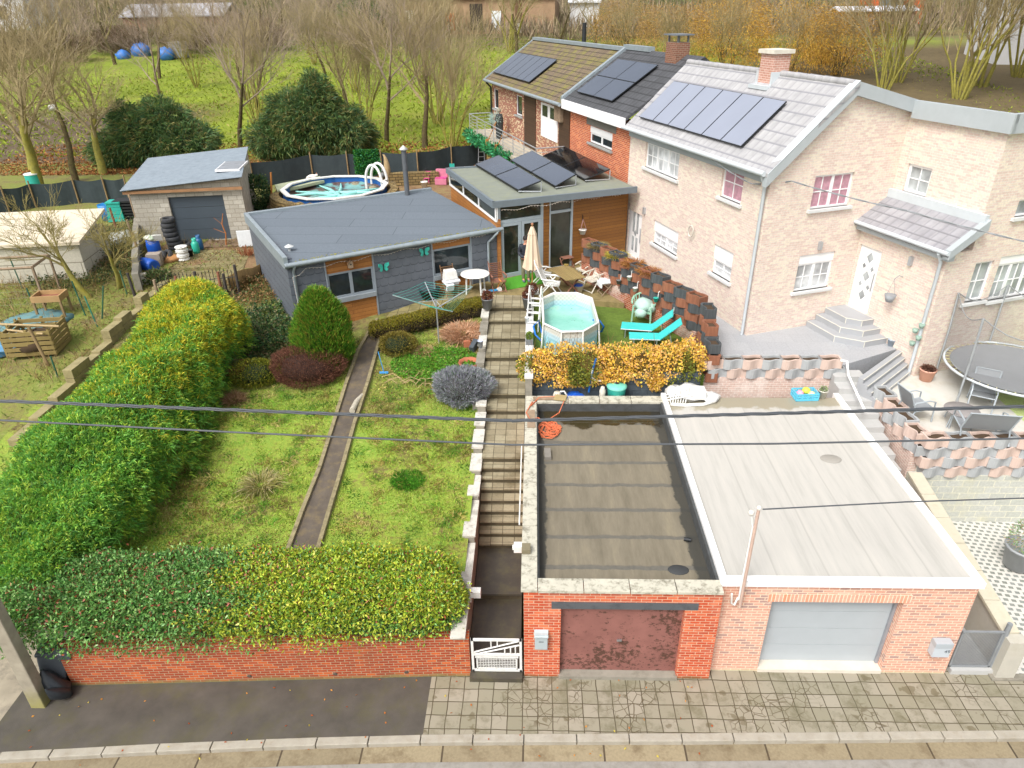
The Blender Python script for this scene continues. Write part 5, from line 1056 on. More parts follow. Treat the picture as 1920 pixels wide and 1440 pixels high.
# dry grasses
def tuft(name, label, loc, r, n, L, cols, w=.016, flop=.6, group=None, cat='grass tuft'):
    pos = np.zeros((n, 3)); a = rng.random(n)*6.283; q = rng.random(n)**.6*r; pos[:, 0] = q*np.cos(a); pos[:, 1] = q*np.sin(a)
    dd = np.stack([np.cos(a)*flop, np.sin(a)*flop, .35+rng.random(n)*.8], 1)+rng.normal(size=(n, 3))*.3; dd[:, 2] = np.abs(dd[:, 2])+.1
    o = leafmesh(name, pos, dd, L, w, pick(cols, n, .15), LMD, None, .35, loc); return tag(o, label, cat, group)
tuft('dry_grass', 'fluffy mound of bleached straw grass beside the upper stair', (-2.25, 12.1, 2.38), .62, 2600, .5, ['#c79a78', '#d0a684', '#b48660', '#dcb898'], .02, .9)
tuft('dry_grass', 'pale straw tuft standing in the left half of the lawn', (-6.9, 4.5, 1.5), .28, 800, .55, ['#b5a878', '#a39a5a', '#c8bc8c', '#8f9448'], .014, .8)
tuft('dry_grass', 'bright green grass cushion in the middle of the lawn', (-3.1, 4.75, 1.55), .42, 3000, .16, ['#4a8a1c', '#5a9a22', '#3f7a1c'], .014, .3)
tuft('dry_grass', 'small beige grass clump beside the clothes line post', (-3.55, 11.0, 2.25), .26, 900, .3, ['#b89a6c', '#a8885c', '#c8ae84'], .014, .8)
tuft('dry_grass', 'small brown dead clump at the foot of the conifer hedge', (-8.95, 8.2, 1.95), .25, 700, .4, ['#9a7a58', '#8a6a4a', '#b09070'], .014, .6)
# lawn grass
n = 85000; gx = rng.uniform(-9.9, -1.5, n); gy = rng.uniform(.9, 12.2, n); pn = np.stack([gx, gy, gx*0], 1); v1 = vnoise(pn, 1.4, 21); v2 = vnoise(pn, .6, 22); v3 = vnoise(pn, 3.2, 23)
keep = (v1*.6+v2*.5+v3*.4+rng.normal(size=n)*.25 > -.22); cx_ = np.array([onhill_x for onhill_x in np.interp(gy, [q.y for q in L_], [q.x for q in L_])]); cx2 = np.interp(gy, [q.y for q in R_], [q.x for q in R_]); keep &= ~((gx > cx_-.12) & (gx < cx2+.12))
gx, gy, v1, v2, v3 = gx[keep], gy[keep], v1[keep], v2[keep], v3[keep]; n = len(gx)
gz = np.array([tz(a, c_) for a, c_ in zip(gx, gy)])
c = pick(['#94b03c', '#a4be46', '#80a03a', '#b2b656'], n, .2); st_ = (v2+rng.normal(size=n)*.3+(gx < -5)*.15 > .33); c[st_] = pick(['#a09458', '#b0a46a', '#8a7c3c'], st_.sum(), .15); dkk = (v3+rng.normal(size=n)*.2 > .42); c[dkk] = pick(['#3f6e1c', '#4a7a20'], dkk.sum(), .15)
dd = rng.normal(size=(n, 3))*.6; dd[:, 2] = .7+rng.random(n)*.4
o_ = leafmesh('lawn_grass', np.stack([gx, gy, gz-.01], 1), dd, .1, .018, c, LM, None, .15); struct(o_, 'stuff')
# rough growth: left plot, ground ivy by the bungalow, leaf litter beyond the fence
n = 40000; gx = rng.uniform(-30, -12.2, n); gy = rng.uniform(2, 24, n); pn = np.stack([gx, gy, gx*0], 1); v1 = vnoise(pn, 1.0, 31); k_ = v1+rng.normal(size=n)*.3 > -.1; gx, gy, v1 = gx[k_], gy[k_], v1[k_]; n = len(gx)
c = pick(['#6f8a34', '#82924a', '#5f7a2c'], n, .2); s_ = (v1*.6+(gy-10)*.05+rng.normal(size=n)*.3 > .25); c[s_] = pick(['#8a7a4c', '#a08c5a', '#75603c', '#6a5a3a'], s_.sum(), .2); dd = rng.normal(size=(n, 3))*.6; dd[:, 2] = .6
struct(leafmesh('weeds', np.stack([gx, gy, np.array([tz(a, q) for a, q in zip(gx, gy)])], 1), dd, .18, .03, c, LMD, None, .2), 'stuff')
def ivy(cx, cy, rx, ry, n, h, cols, leaf=(.09, .06), name='ground_ivy'):
    a = rng.random(n)*6.283; q = np.sqrt(rng.random(n)); x = cx+rx*q*np.cos(a); y = cy+ry*q*np.sin(a); z = np.array([tz(i, j) for i, j in zip(x, y)])+h*rng.random(n)*(.4+.8*np.abs(vnoise(np.stack([x, y, x*0], 1), 1.5, 3)))
    dd = rng.normal(size=(n, 3)); dd[:, 2] = np.abs(dd[:, 2])*.5+.2; return struct(leafmesh(name, np.stack([x, y, z], 1), dd, leaf[0], leaf[1], pick(cols, n, .25), LM), 'stuff')
ivy(-9.3, 12.4, 1.5, 1.7, 6500, .55, ['#3a5f34', '#4f7040', '#2f5030', '#6a7a44', '#7d7a58'])
ivy(-8.9, 10.6, 1.1, .9, 3000, .3, ['#4f6a38', '#6a6a44', '#7a6a4a', '#3f5a30'])
ivy(-3.0, 10.2, 1.5, 1.0, 6000, .12, ['#5f9a2a', '#6fa632', '#4f8a2a'], (.06, .045), 'ground_cover')
ivy(-18.5, 17.5, 2.2, 2.2, 5000, .6, ['#4a5f34', '#5f6a3c', '#3a5030', '#7a6a44'])
ivy(-18.8, 22.5, 1.6, 2.5, 4000, .7, ['#4a5f34', '#5f6a3c', '#6a5a3c'])
ivy(-10.8, 15.2, 1.5, 1.2, 2500, .5, ['#9a7a52', '#8a6a44', '#5a6a3c'])
n = 16000; x = rng.uniform(-38, 1, n); y = 36+rng.random(n)**1.4*9; struct(leafmesh('leaf_litter', np.stack([x, y, np.array([tz(i, j) for i, j in zip(x, y)])+.03], 1), np.concatenate([rng.normal(size=(n, 2)), rng.random((n, 1))*.4], 1), .16, .1, pick(['#a06a3c', '#8a5632', '#b5824c', '#744a2c', '#94622f'], n, .2), LMD), 'stuff')
# ---- bare trees
bark = M('bark', '#54472f', .95, .3, 6, '#7a7a3c', .5, 1.5)
barkg = M('lichen_bark', '#8a8440', .95, .35, 5, '#a89a2c', .5, 1.5)
twigm = M('bare_twigs', '#948474', .95, .25, 1.5)
twigo = M('ochre_twigs', '#998a66', .95, .3, 1.5)
twigl = M('lichen_twigs', '#8f8450', .95, .3, 2)
def tree_meshes(seed, H, spread, trunk_h, r0, lv=4, nb=4, stems=1, thin=.011, lean=.0, rise=.8):
    rd = random.Random(seed); T = MB(); C = MB()
    def grow(p, d, L, r, lev):
        k = 4 if lev < 2 else 3; pts = [p]; rs = [r]; dd = d.copy(); q = p.copy()
        for i in range(k):
            dd = (dd+Vector((rd.gauss(0, .13), rd.gauss(0, .13), rd.gauss(.06, .08)))).normalized(); q = q+dd*(L/k); pts.append(q.copy()); rs.append(max(thin*.7, r*(1-.55*(i+1)/k)))
        (T if lev < 1 else C).tube(pts, rs, 7 if lev == 0 else (5 if lev == 1 else 3), lev < 2)
        if lev >= lv: return
        m = nb+ (1 if lev > 1 else 0)
        for i in range(m):
            f_ = .35+.65*(i+.5)/m if lev else .55+.45*(i+.6)/m; j = f_*k; a = int(min(j, k-1)); b0 = pts[a].lerp(pts[a+1], j-a); ang = rd.random()*6.283+i*2.4; side = Vector((math.cos(ang), math.sin(ang), 0)); side = (side-dd*side.dot(dd)).normalized()
            nd = (dd*rise+side*spread*rd.uniform(.5, 1.5)+Vector((0, 0, .15))).normalized(); grow(b0, nd, L*rd.uniform(.45, .85)*(1.0 if lev == 0 else 1), max(thin, rs[a]*rd.uniform(.42, .62)), lev+1)
        if lev < lv: grow(pts[-1], dd, L*.62, max(thin, rs[-1]*.9), lev+1)
    for s in range(stems):
        a = 6.283*s/max(1, stems)+rd.random(); d = Vector((math.cos(a)*(.28 if stems > 1 else lean), math.sin(a)*(.28 if stems > 1 else lean*.3), 1)).normalized()
        grow(Vector((math.cos(a)*.2*(stems > 1), math.sin(a)*.2*(stems > 1), -.1)), d, trunk_h, r0, 0)
    return T, C
def make_tree(name, label, cat, seed, loc, tm, cm, group, **kw):
    t = thing(name, label, cat, loc, 0, group); T, C = tree_meshes(seed, **kw); T.obj('trunk', tm, t); C.obj('crown', cm, t); return t
G = 'bare trees along the meadow'
tA = make_tree('bare_tree', 'bare grey brown tree with a straight trunk behind the pool fence near the hazel', 'tree', 1, (-11.16, 45.8, 3.3), bark, twigm, G, H=11, spread=.72, trunk_h=5.2, r0=.2, lv=4, nb=4, thin=.009)
tB = make_tree('bare_tree', 'ochre twigged tree with thick dark trunk behind the pool fence, nearest the brick row', 'tree', 2, (-7.86, 43.3, 3.2), bark, twigo, G, H=11, spread=.8, trunk_h=5.0, r0=.24, lv=4, nb=4, thin=.009)
tC = make_tree('bare_tree', 'leaning lichen covered bare tree with forked trunk at the left edge beyond the dark fence', 'tree', 3, (-30.2, 32.6, 2.9), barkg, twigo, G, H=9, spread=.8, trunk_h=4.0, r0=.32, lv=4, nb=4, lean=.25, thin=.01)
tD = make_tree('bare_tree', 'many stemmed bare hazel shrub against the meadow left of the mottled brick house', 'shrub', 4, (-5.9, 43.3, 3.1), barkg, twigo, G, H=6, spread=.36, trunk_h=3.6, r0=.06, lv=3, nb=4, stems=9, thin=.008)
spots = [(tA, (-21.97, 44.2, 3.3), .4, .95, 'slender forked bare tree directly behind the corrugated garage roof'), (tB, (-28.7, 34.0, 2.9), 1.2, .95, 'thick trunked bare tree with a pale bag in its fork left of the block garage'),
         (tC, (-28.2, 36.3, 2.95), 2.0, .9, 'pair of leaning bare trunks beside the green bin near the left edge'), (tA, (-31.9, 53.6, 4.0), 3.0, .9, 'bare tree rising from behind the spreading dark yew'), (tB, (-28, 62.5, 4.6), 4.0, .85, 'bare tree in the meadow above the corrugated garage'),
         (tA, (-23.4, 75.4, 5.6), 5.0, .8, 'pinkish bare tree far up the meadow above the large yew'), (tB, (-15.5, 52, 3.9), 2.2, .85, 'bare tree with upright twigs right behind the top of the large yew'), (tA, (-25.7, 58.7, 4.3), 1.1, .85, 'bare tree in the middle of the meadow left of the large yew'),
         (tD, (-13.2, 47.8, 3.5), 1.0, 1.1, 'upright many stemmed shrub between the large yew and the straight trunk'), (tD, (-22.5, 50, 3.8), 2.0, 1.1, 'many stemmed shrub on the meadow left of the large yew'), (tD, (-8, 52, 3.8), .5, 1.3, 'thin many stemmed shrub deeper in the meadow behind the ochre tree'),
         (tC, (-34, 38, 3.0), .5, 1.1, 'wide lichen covered tree cut by the left picture edge'), (tB, (-42, 50, 3.7), .3, 1.0, 'wide bare tree above the dark vegetable bed'), (tA, (-47, 62, 4.6), 1.3, 1.0, 'bare tree behind the vegetable bed at the left'),
         (tA, (-42.3, 75, 5.6), 2.3, 1.0, 'bare tree in front of the blue tarpaulins'), (tB, (-52, 84, 6.4), 3.3, 1.0, 'bare tree before the long grey shed'), (tA, (-60, 76, 5.7), .8, 1.0, 'bare tree in front of the white house'),
         (tD, (-3, 92, 7), 0, 1.6, 'leafless shrub by the barn wall'), (tA, (3.5, 95, 7.3), .4, .85, 'bare tree behind the mossy roof ridge'), (tB, (8, 90, 6.9), 1.4, .8, 'bare tree left of the golden shrubs above the dark flue'), (tA, (-30, 92, 7.0), 1.9, .95, 'bare tree left of the barn at the top'), (tB, (-20, 96, 7.3), 2.9, .85, 'bare tree just left of the barn'), (tA, (-36, 100, 7.7), .2, 1.0, 'bare tree at the top between shed and barn'),
         (tB, (-12, 100, 7.7), 1.0, .8, 'bare tree at the front of the barn wall'), (tC, (40.2, 62, 4.6), .5, 1.0, 'lichen yellow pollard with fanned branches behind the flat parapet of the pale house'), (tD, (43, 64, 4.8), 1.5, 2.2, 'spreading many stemmed shrub at the upper right behind the pale house'), (tD, (36, 66, 4.9), 2.5, 1.8, 'brown many stemmed shrub between golden hazels and the pollard'), (tD, (48, 62, 4.7), .5, 2.0, 'many stemmed shrub at the right picture edge'), (tA, (46, 85, 6.5), .5, .9, 'bare tree before the orange house'), (tD, (38, 58, 4.3), .2, 1.9, 'low brown many stemmed shrub right behind the flat parapet'), (tD, (44, 56, 4.2), 1.2, 1.8, 'brown many stemmed shrub right of the lichen pollard'), (tD, (33, 62, 4.6), 2.9, 1.7, 'brown many stemmed shrub just right of the golden row'), (tD, (50, 70, 5.2), .9, 2.2, 'tall many stemmed shrub in front of the whitewashed house')]
kinds = {'A': tA, 'B': tB, 'C': tC, 'D': tD}
for i, (k_, x, y) in enumerate((('A', -66, 98), ('B', -57, 101), ('A', -48, 106), ('D', -62, 90), ('B', -42, 110), ('D', -45, 88), ('A', -33, 113), ('B', -24, 104), ('D', -27, 84), ('A', -15, 88), ('D', -18, 66), ('B', -2, 84), ('A', 13, 97), ('D', -36, 70), ('D', -12, 72))):
    spots.append((kinds[k_], (x, y, tz(x, y)-.1), i*1.3, .9+.05*(i % 4), ['bare tree at the far upper left behind the thicket', 'second bare tree behind the long grey shed', 'tree behind the right end of the long grey shed', 'leafless shrub between the white house and the tarpaulins', 'bare tree far behind the dark conifer', 'leafless shrub right of the grey cage container', 'bare tree at the top left of the barn roof', 'bare tree beside the round dark conifer', 'thin leafless shrub in the upper meadow left of the barn', 'bare tree in the meadow below the left end of the barn', 'thin shrub in the meadow above the peak of the large yew', 'bare tree in the meadow just left of the mossy roof', 'bare tree between small white shed and golden shrubs', 'leafless shrub in the upper left meadow', 'thin shrub in the open meadow right of the large yew'][i]))
for src, loc, rz_, sc_, lb in spots: dup(src, loc, rz_, lb, G, sc_)
tL = make_tree('lichen_tree', 'small leaning fruit tree with yellow lichen over the white shed', 'tree', 8, (-17.0, 14.9, 2.7), barkg, twigl, None, H=4, spread=.85, trunk_h=2.0, r0=.14, lv=4, nb=4, lean=-.65, rise=.75, thin=.007)
dup(tL, (-16.3, 15.8, 2.75), 2.2, 'upright young fruit tree with lichen beside the green wire gate', None, .85)
# golden hazels: twigs plus hanging catkins
def golden(label, loc, r, h, seed, cols, n=9000):
    t = thing('golden_hazel', label, 'shrub', loc, 0, 'golden shrubs behind the houses'); T, C = tree_meshes(seed, h, .5, h*.45, .07, 3, 3, 8, .014); T.obj('trunk', bark, t); C.obj('branches', twigo, t)
    p, u = blob(n, (0, 0, h*.52), (r, r, h*.5), .35, .25, 1.5, seed); dd = u+unit(n)*.4; dd[:, 2] -= .6; leafmesh('foliage', p, dd, .22, .045, pick(cols, n, .2), LMD, t); return t
GC = ['#c2983c', '#b58634', '#cfa846', '#a07634']; BC = ['#a08052', '#ab874c', '#917048', '#ba9650']
for lb, l, r, h, s, cc in (('golden brown shrub directly behind the small roof with the square chimney', (15, 74, 5.5), 4.5, 7, 31, BC), ('golden shrub behind the ridge of the pale house, left of its chimney', (20.5, 72, 5.3), 4.6, 7.5, 32, GC), ('large golden shrub right behind the pale brick chimney', (26.5, 70, 5.2), 4.8, 7.5, 33, GC), ('bright yellow shrub at the right end of the golden row', (31.5, 70, 5.2), 4.4, 7, 34, GC), ('brown gold shrub at the back left of the golden row', (11, 84, 6.4), 4.5, 7, 35, BC), ('tall golden shrub at the back of the golden row', (23, 84, 6.4), 5, 8, 36, BC), ('golden shrub at the back right near the orange house', (33, 78, 5.8), 4, 5, 37, GC)): golden(lb, l, r, h, s, cc)
# yews
def yew(label, loc, blobs, n, seed):
    t = thing('yew_tree', label, 'tree', loc, 0, 'dark yews by the fence'); P_ = []; O_ = []
    for i, (x, y, z, rx, ry, rz_) in enumerate(blobs): p, u = blob(int(n*rx*rz_), (x, y, z), (rx, ry, rz_), .7, .35, 1.6, seed+i); P_.append(p); O_.append(u)
    p, o = np.concatenate(P_), np.concatenate(O_); dd = o*.8+unit(len(p))*.35; dd[:, 2] += .05
    spray('foliage', p, dd, .42, .06, pick(['#547644', '#64804a', '#486644', '#748448', '#8a8450', '#587648'], len(p), .22), LM, 5, .4, t, .2)
    core('trunk', [(x, y, z, rx*.62, ry*.62, rz_*.66) for x, y, z, rx, ry, rz_ in blobs], '#2a3a1e', t)
yew('large dark green yew with a tall peak behind the pool fence', (-15.4, 41.2, 3.0), [(-2.4, 0, 1.3, 1.9, 1.8, 1.4), (0, 0, 2.2, 2.6, 2.0, 2.1), (.6, .2, 3.6, 1.25, 1.2, 1.9), (2.3, 0, 1.6, 2.0, 1.8, 1.6), (-1.2, .3, 2.6, 2, 1.6, 1.8)], 600, 41)
yew('spreading dark yew behind the block garage roof', (-25.4, 39.2, 3.0), [(-3.0, 0, 1.0, 1.8, 1.8, 1.2), (-.5, 0, 1.7, 2.6, 1.9, 1.7), (1.9, 0, 1.3, 2.0, 1.8, 1.4), (.3, .5, 2.7, 1.6, 1.4, 1.4), (-2, 0, 2.6, 1.0, .9, 1.3)], 560, 51)
yew('round dark conifer at the far top centre of the meadow', (-27, 112, 8.5), [(0, 0, 2.5, 3, 3, 3)], 300, 61)
# brushwood hedge at the far edge of the meadow
for i, (x, y, r) in enumerate([(-70, 88, 5), (-60, 86, 5), (-55, 92, 4), (-47, 94, 4), (-38, 97, 4), (-66, 80, 4)]):
    loc = (x, y, tz(x, y)); t = thing('brush_shrub', ['wide dark brushwood thicket by the white house', 'brown brushwood thicket before the blue tarpaulins', 'twiggy thicket next to the long grey shed', 'pinkish thicket below the long shed', 'twiggy thicket at the top edge of the meadow', 'dark thicket above the vegetable bed'][i], 'shrub', loc, 0, 'thickets at the meadow edge'); n = 5000
    p, u = blob(n, (0, 0, 1.6), (r, 2.4, 1.7), .3, .3, 1.2, 70+i); dd = u*.4+unit(n)*.7; dd[:, 2] = np.abs(dd[:, 2])+.3; leafmesh('foliage', p, dd, .8, .05, pick(['#7a6250', '#8a7460', '#5f4f3a', '#6a6440', '#94806c'], n, .2), LMD, t)

n = 42000; x = rng.uniform(-75, 45, n); y = 42+rng.random(n)**1.3*62; pn = np.stack([x, y, x*0], 1); v = vnoise(pn, .25, 61); c = pick(['#7d8f26', '#8a9a2c', '#95a034', '#6f8224'], n, .2); k_ = v+rng.normal(size=n)*.35 > .38; c[k_] = pick(['#9a8a52', '#857544', '#a89a60'], k_.sum(), .2); dd = rng.normal(size=(n, 3))*.6; dd[:, 2] = .7
struct(leafmesh('meadow_tussocks', np.stack([x, y, np.array([tz(i, j) for i, j in zip(x, y)])-.15], 1), dd, .45, .1, c, LMD, None, .2), 'stuff')

# coarse tussocks in the lawn, dry stalks in the left plot, wooded slope beyond the meadow
nc = 420; cx_ = rng.uniform(-9.6, -1.6, nc); cy_ = rng.uniform(1.2, 11.5, nc); pl_ = np.interp(cy_, [q.y for q in L_], [q.x for q in L_]); pr2 = np.interp(cy_, [q.y for q in R_], [q.x for q in R_]); ok = ~((cx_ > pl_-.3) & (cx_ < pr2+.3)); cx_, cy_ = cx_[ok], cy_[ok]; nc = len(cx_); kk_ = 40
x = np.repeat(cx_, kk_)+rng.normal(size=nc*kk_)*.1; y = np.repeat(cy_, kk_)+rng.normal(size=nc*kk_)*.1; dd = rng.normal(size=(nc*kk_, 3))*.55+np.repeat(rng.normal(size=(nc, 3))*.5, kk_, 0); dd[:, 2] = .6
sel = rng.random(nc); base = np.where((sel < .5)[:, None], pick(['#5f8f2a', '#6f9f30', '#548428'], nc), np.where((sel < .8)[:, None], pick(['#b0a05c', '#a08c4a', '#c0b070'], nc), pick(['#7a7a30', '#8a7a3a'], nc))); c = np.repeat(base, kk_, 0)*(1+rng.normal(size=(nc*kk_, 1))*.12)
struct(leafmesh('lawn_tussocks', np.stack([x, y, np.array([tz(i, j) for i, j in zip(x, y)])], 1), dd, .19, .016, np.clip(c, .002, 1), LM, None, .3), 'stuff')
n = 9000; x = rng.uniform(-24, -14.8, n); y = rng.uniform(9, 21, n); v = vnoise(np.stack([x, y, x*0], 1), 1.1, 77); k_ = v+rng.normal(size=n)*.2 > .15; x, y = x[k_], y[k_]; n = len(x); dd = rng.normal(size=(n, 3))*.45; dd[:, 2] = .9
struct(leafmesh('dry_stalks', np.stack([x, y, np.array([tz(i, j) for i, j in zip(x, y)])], 1), dd, .55, .016, pick(['#8a6f48', '#9c8258', '#75603c', '#a8906a'], n, .2), LMD, None, .15), 'stuff')
n = 34000; x = rng.uniform(-105, 75, n); y = 101+rng.random(n)**1.2*70; v = vnoise(np.stack([x, y, x*0], 1), .13, 81); k_ = v+rng.normal(size=n)*.25 > -.2; x, y, v = x[k_], y[k_], v[k_]; n = len(x); dd = rng.normal(size=(n, 3))*.35; dd[:, 2] = .9; c = pick(['#8a7a66', '#9a8a74', '#7a6f58', '#a8967c', '#858058'], n, .2); k2 = v > .45; c[k2] = pick(['#5f6a3a', '#6f7a44', '#545c34'], k2.sum(), .2)
struct(leafmesh('far_thicket', np.stack([x, y, np.array([tz(i, j) for i, j in zip(x, y)])-.2], 1), dd, 2.6, .16, c, LMD, None, .0), 'stuff')
# ================================================================== THINGS ON THE TERRACE AND IN THE GARDEN
wood = plankmat('weathered_teak', '#8a6a4a', '#7a5a40', '#3a2818', .06, 2, dirt='#a89070'); woodg = M('grey_teak', '#94806a', .85, .2, 9, '#6a5844', .5, 4); redw = M('reddish_teak', '#8f6350', .85, .2, 9, '#6a4638', .5, 4)
wplast = M('white_plastic', '#e4e4e0', .4, .04, 5, '#b8b4a4', .3, 3); cplast = M('ivory_plastic', '#cfc9bb', .45, .05, 5, '#a39c88', .4, 3)
turq = M('turquoise_mesh', '#3fc2bd', .6, .06); turqd = M('turquoise_plastic', '#2fa89a', .5, .1); blueP = M('blue_plastic', '#1a56b8', .45, .1); blueH = M('blue_hose', '#1f6fc0', .5, .1)
gpot = M('grey_pot', '#6d7072', .55, .08); orange = M('orange_hose', '#d0704a', .6, .15); rust = M('rusty_steel', '#8a5a44', .8, .3, 8, '#5a3a2c', .6, 3)
cloth = M('pale_cloth', '#d9dde0', .9, .08, 6); rubber = M('tyre_rubber', '#34363a', .8, .15, 6, '#55534c', .5, 2); terra = M('terracotta', '#b06a4c', .85, .12)
def Pv(px, py, z): q = P(px, py, z); return (q.x, q.y, z)
FA = R(30.9)
def potplant(name, label, cat, loc, r, h, pm, plant=None, pcol=None, pr=.2, sz=1.0, n=700):
    t = thing(name, label, cat, loc); b = MB(); b.lathe([(0, 0), (r*.75, 0), (r, h*.9), (r*1.06, h*.9), (r*1.06, h), (r*.92, h), (r*.9, h*.86), (0, h*.86)], 18); b.obj('pot', pm, t)
    if plant: p, u = blob(n, (0, 0, h+pr*sz*.6), (pr, pr, pr*sz), .4, .3, 2, 5); leafmesh('plant', p, u+unit(n)*.5, .07, .03, pick(pcol, n, .2), LMD, t)
    return t
t = thing('round_table', 'round white plastic garden table with four legs in front of the bungalow window', 'table', Pv(892, 548, 3.0)); b = MB()
b.lathe([(0, .70), (.5, .70), (.54, .715), (.54, .735), (.5, .74), (0, .74)], 32); b.obj('tabletop', wplast, t)
for k in range(4): a = k*1.571+.6; b = MB(); b.tube([(.36*math.cos(a), .36*math.sin(a), .7), (.4*math.cos(a), .4*math.sin(a), 0)], [.035, .03], 8); b.obj('leg', wplast, t)
def folding_chair(label, loc, rz, mt, arms=True, group='wooden folding chairs'):
    t = thing('folding_chair', label, 'chair', loc, rz, group); b = MB()
    for i in range(8): b.at(0, .18+i*.028, .5+i*.065, 0, R(-68)).cbox(0, 0, 0, .46, .045, .015)
    b.at(); b.tube([(-.24, .14, .4), (-.24, .42, 1.05)], .018, 5); b.tube([(.24, .14, .4), (.24, .42, 1.05)], .018, 5); b.obj('backrest', mt, t)
    b = MB()
    for i in range(7): b.cbox(0, -.24+i*.065, .43, .46, .05, .018)
    b.obj('seat', mt, t)
    for s in (-1, 1):
        b = MB(); b.tube([(s*.24, -.28, 0), (s*.24, .2, .52)], .02, 5); b.obj('leg', mt, t); b = MB(); b.tube([(s*.21, .3, 0), (s*.21, -.22, .45)], .02, 5); b.obj('leg', mt, t)
        if arms: b = MB(); b.cbox(s*.27, 0, .64, .06, .5, .025); b.tube([(s*.27, -.2, .63), (s*.27, -.1, .3)], .016, 5); b.obj('armrest', mt, t)
    b = MB(); b.tube([(-.24, -.25, .06), (.24, -.25, .06)], .015, 5); b.obj('stretcher', mt, t); return t
folding_chair('reddish wooden folding armchair between the round white table and the green mat', Pv(934, 545, 3.0), R(20), redw)
folding_chair('reddish wooden chair against the tall window behind the teak table', Pv(1061, 500, 3.0), R(25), redw, False)
fc = folding_chair('small grey wooden folding chair carrying a white towel beside the planter wall', Pv(1137, 550, 3.0), R(-75), woodg, False)
q = fc.location; tw = MB(); tw.cbox(0, 0, .04, .5, .48, .1); tw.cbox(.0, -.28, -.06, .46, .08, .22); to = tw.obj('towel', cloth, None, (q.x, q.y, 3.45), R(-75), .04); tag(to, 'white folded towel lying on the small grey chair', 'towel')
fc = folding_chair('wooden folding chair under the window piled with cushions and a white box', Pv(846, 552, 3.0), R(25), wood, False); q = fc.location
b = MB(); b.cbox(0, 0, .04, .52, .5, .09); b.cbox(.03, -.05, .13, .55, .5, .09); b.at(-.12, -.3, -.06, 0, .4).cbox(0, 0, 0, .3, .1, .3); tag(b.obj('cushions', cloth, None, (q.x, q.y, 3.45), R(25), .03), 'pale blue cushions stacked on the chair below the bungalow window', 'cushion')
b = MB(); b.add([(-.25, -.19, 0), (.25, -.19, 0), (.25, .19, 0), (-.25, .19, 0), (-.2, -.15, .32), (.2, -.15, .32), (.2, .15, .32), (-.2, .15, .32)], [(3, 2, 1, 0), (4, 5, 6, 7), (0, 1, 5, 4), (1, 2, 6, 5), (2, 3, 7, 6), (3, 0, 4, 7)]); tag(b.obj('storage_box', wplast, None, (q.x, q.y, 3.64), R(25), .02), 'upturned white plastic box on top of the cushions', 'box')
b = MB(); b.lathe([(0, 0), (.3, 0), (.38, .3), (.41, .3), (.41, .33), (.36, .33), (.33, .22), (0, .22)], 18); tag(b.obj('plant_tub', black, None, Pv(806, 556, 2.9)), 'wide black plastic tub beside the slate wall behind the clothes line', 'tub')
b = MB(); b.cbox(0, 0, .04, .24, .1, .09); b.cyl(.02, 0, .08, .13, .02, 8); tag(b.obj('bottle', wplast, None, Pv(822, 511, 3.65), FA), 'white bottle standing on the bungalow window sill', 'bottle')
t = thing('toy_scooter', 'blue and white toy scooter with an orange bar lying by the round table', 'toy', Pv(922, 549, 3.0), R(20)); b = MB(); b.cbox(-.05, 0, .09, .55, .12, .04); b.obj('deck', M('light_blue', '#3f9ad0', .5), t); b = MB(); b.tube([(.22, 0, .1), (.34, 0, .45)], .02, 6); b.tube([(.34, -.15, .45), (.34, .15, .45)], .02, 6); b.obj('handlebar', M('orange_plastic', '#d88a3a', .5), t)
for x in (-.3, .3): b = MB(); b.tube([(x, -.03, .1), (x, .03, .1)], .1, 12); b.obj('wheel', wplast, t)
# mat, parasol, person
mt_ = [P(945, 524, 3.0), P(1008, 510, 3.0), P(1030, 530, 3.0), P(950, 544, 3.0)]; b = MB(); b.prism([(q.x, q.y) for q in mt_], 3.002, 3.025); tag(b.obj('door_mat', M('artificial_grass', '#4f9a28', .95, .15, 30, bmp=.6, bscale=120)), 'bright green artificial grass mat before the glass doors', 'mat')
q = Pv(998, 548, 3.0); t = thing('parasol', 'closed cream parasol tied round its wooden pole in front of the glass doors', 'parasol', q)
b = MB(); b.cyl(0, 0, .05, 2.55, .025, 8); b.obj('pole', M('parasol_wood', '#b5854a', .6), t); b = MB(); b.cbox(0, 0, .04, .5, .5, .08); b.cyl(0, 0, .08, .35, .04, 8); b.obj('base', wplast, t)
b = MB(); n = 24; prof = [(.05, 2.5), (.09, 2.38), (.14, 2.22), (.13, 2.2), (.2, 1.6), (.26, 1.15), (.3, .98), (.2, 1.0), (.06, 1.2)]; vs = []; fs = []
for i, (r_, z) in enumerate(prof):
    for j in range(n): a = 6.2832*j/n; rr_ = r_*(1+(.22 if j % 3 == 0 else (-.12 if j % 3 == 1 else 0))*min(1, i/3)); vs.append((rr_*math.cos(a), rr_*math.sin(a), z-(.07*(j % 3 == 1) if i == 6 else 0)))
for i in range(len(prof)-1):
    for j in range(n): fs.append((i*n+j, (i+1)*n+j, (i+1)*n+(j+1) % n, i*n+(j+1) % n))
b.add(vs, fs); b.obj('canopy', M('cream_canvas', '#d6c0a8', .9, .06), t); b = MB(); b.ball(0, 0, 2.58, .05, 10); b.obj('finial', M('finial_wood', '#a8785a', .5), t)
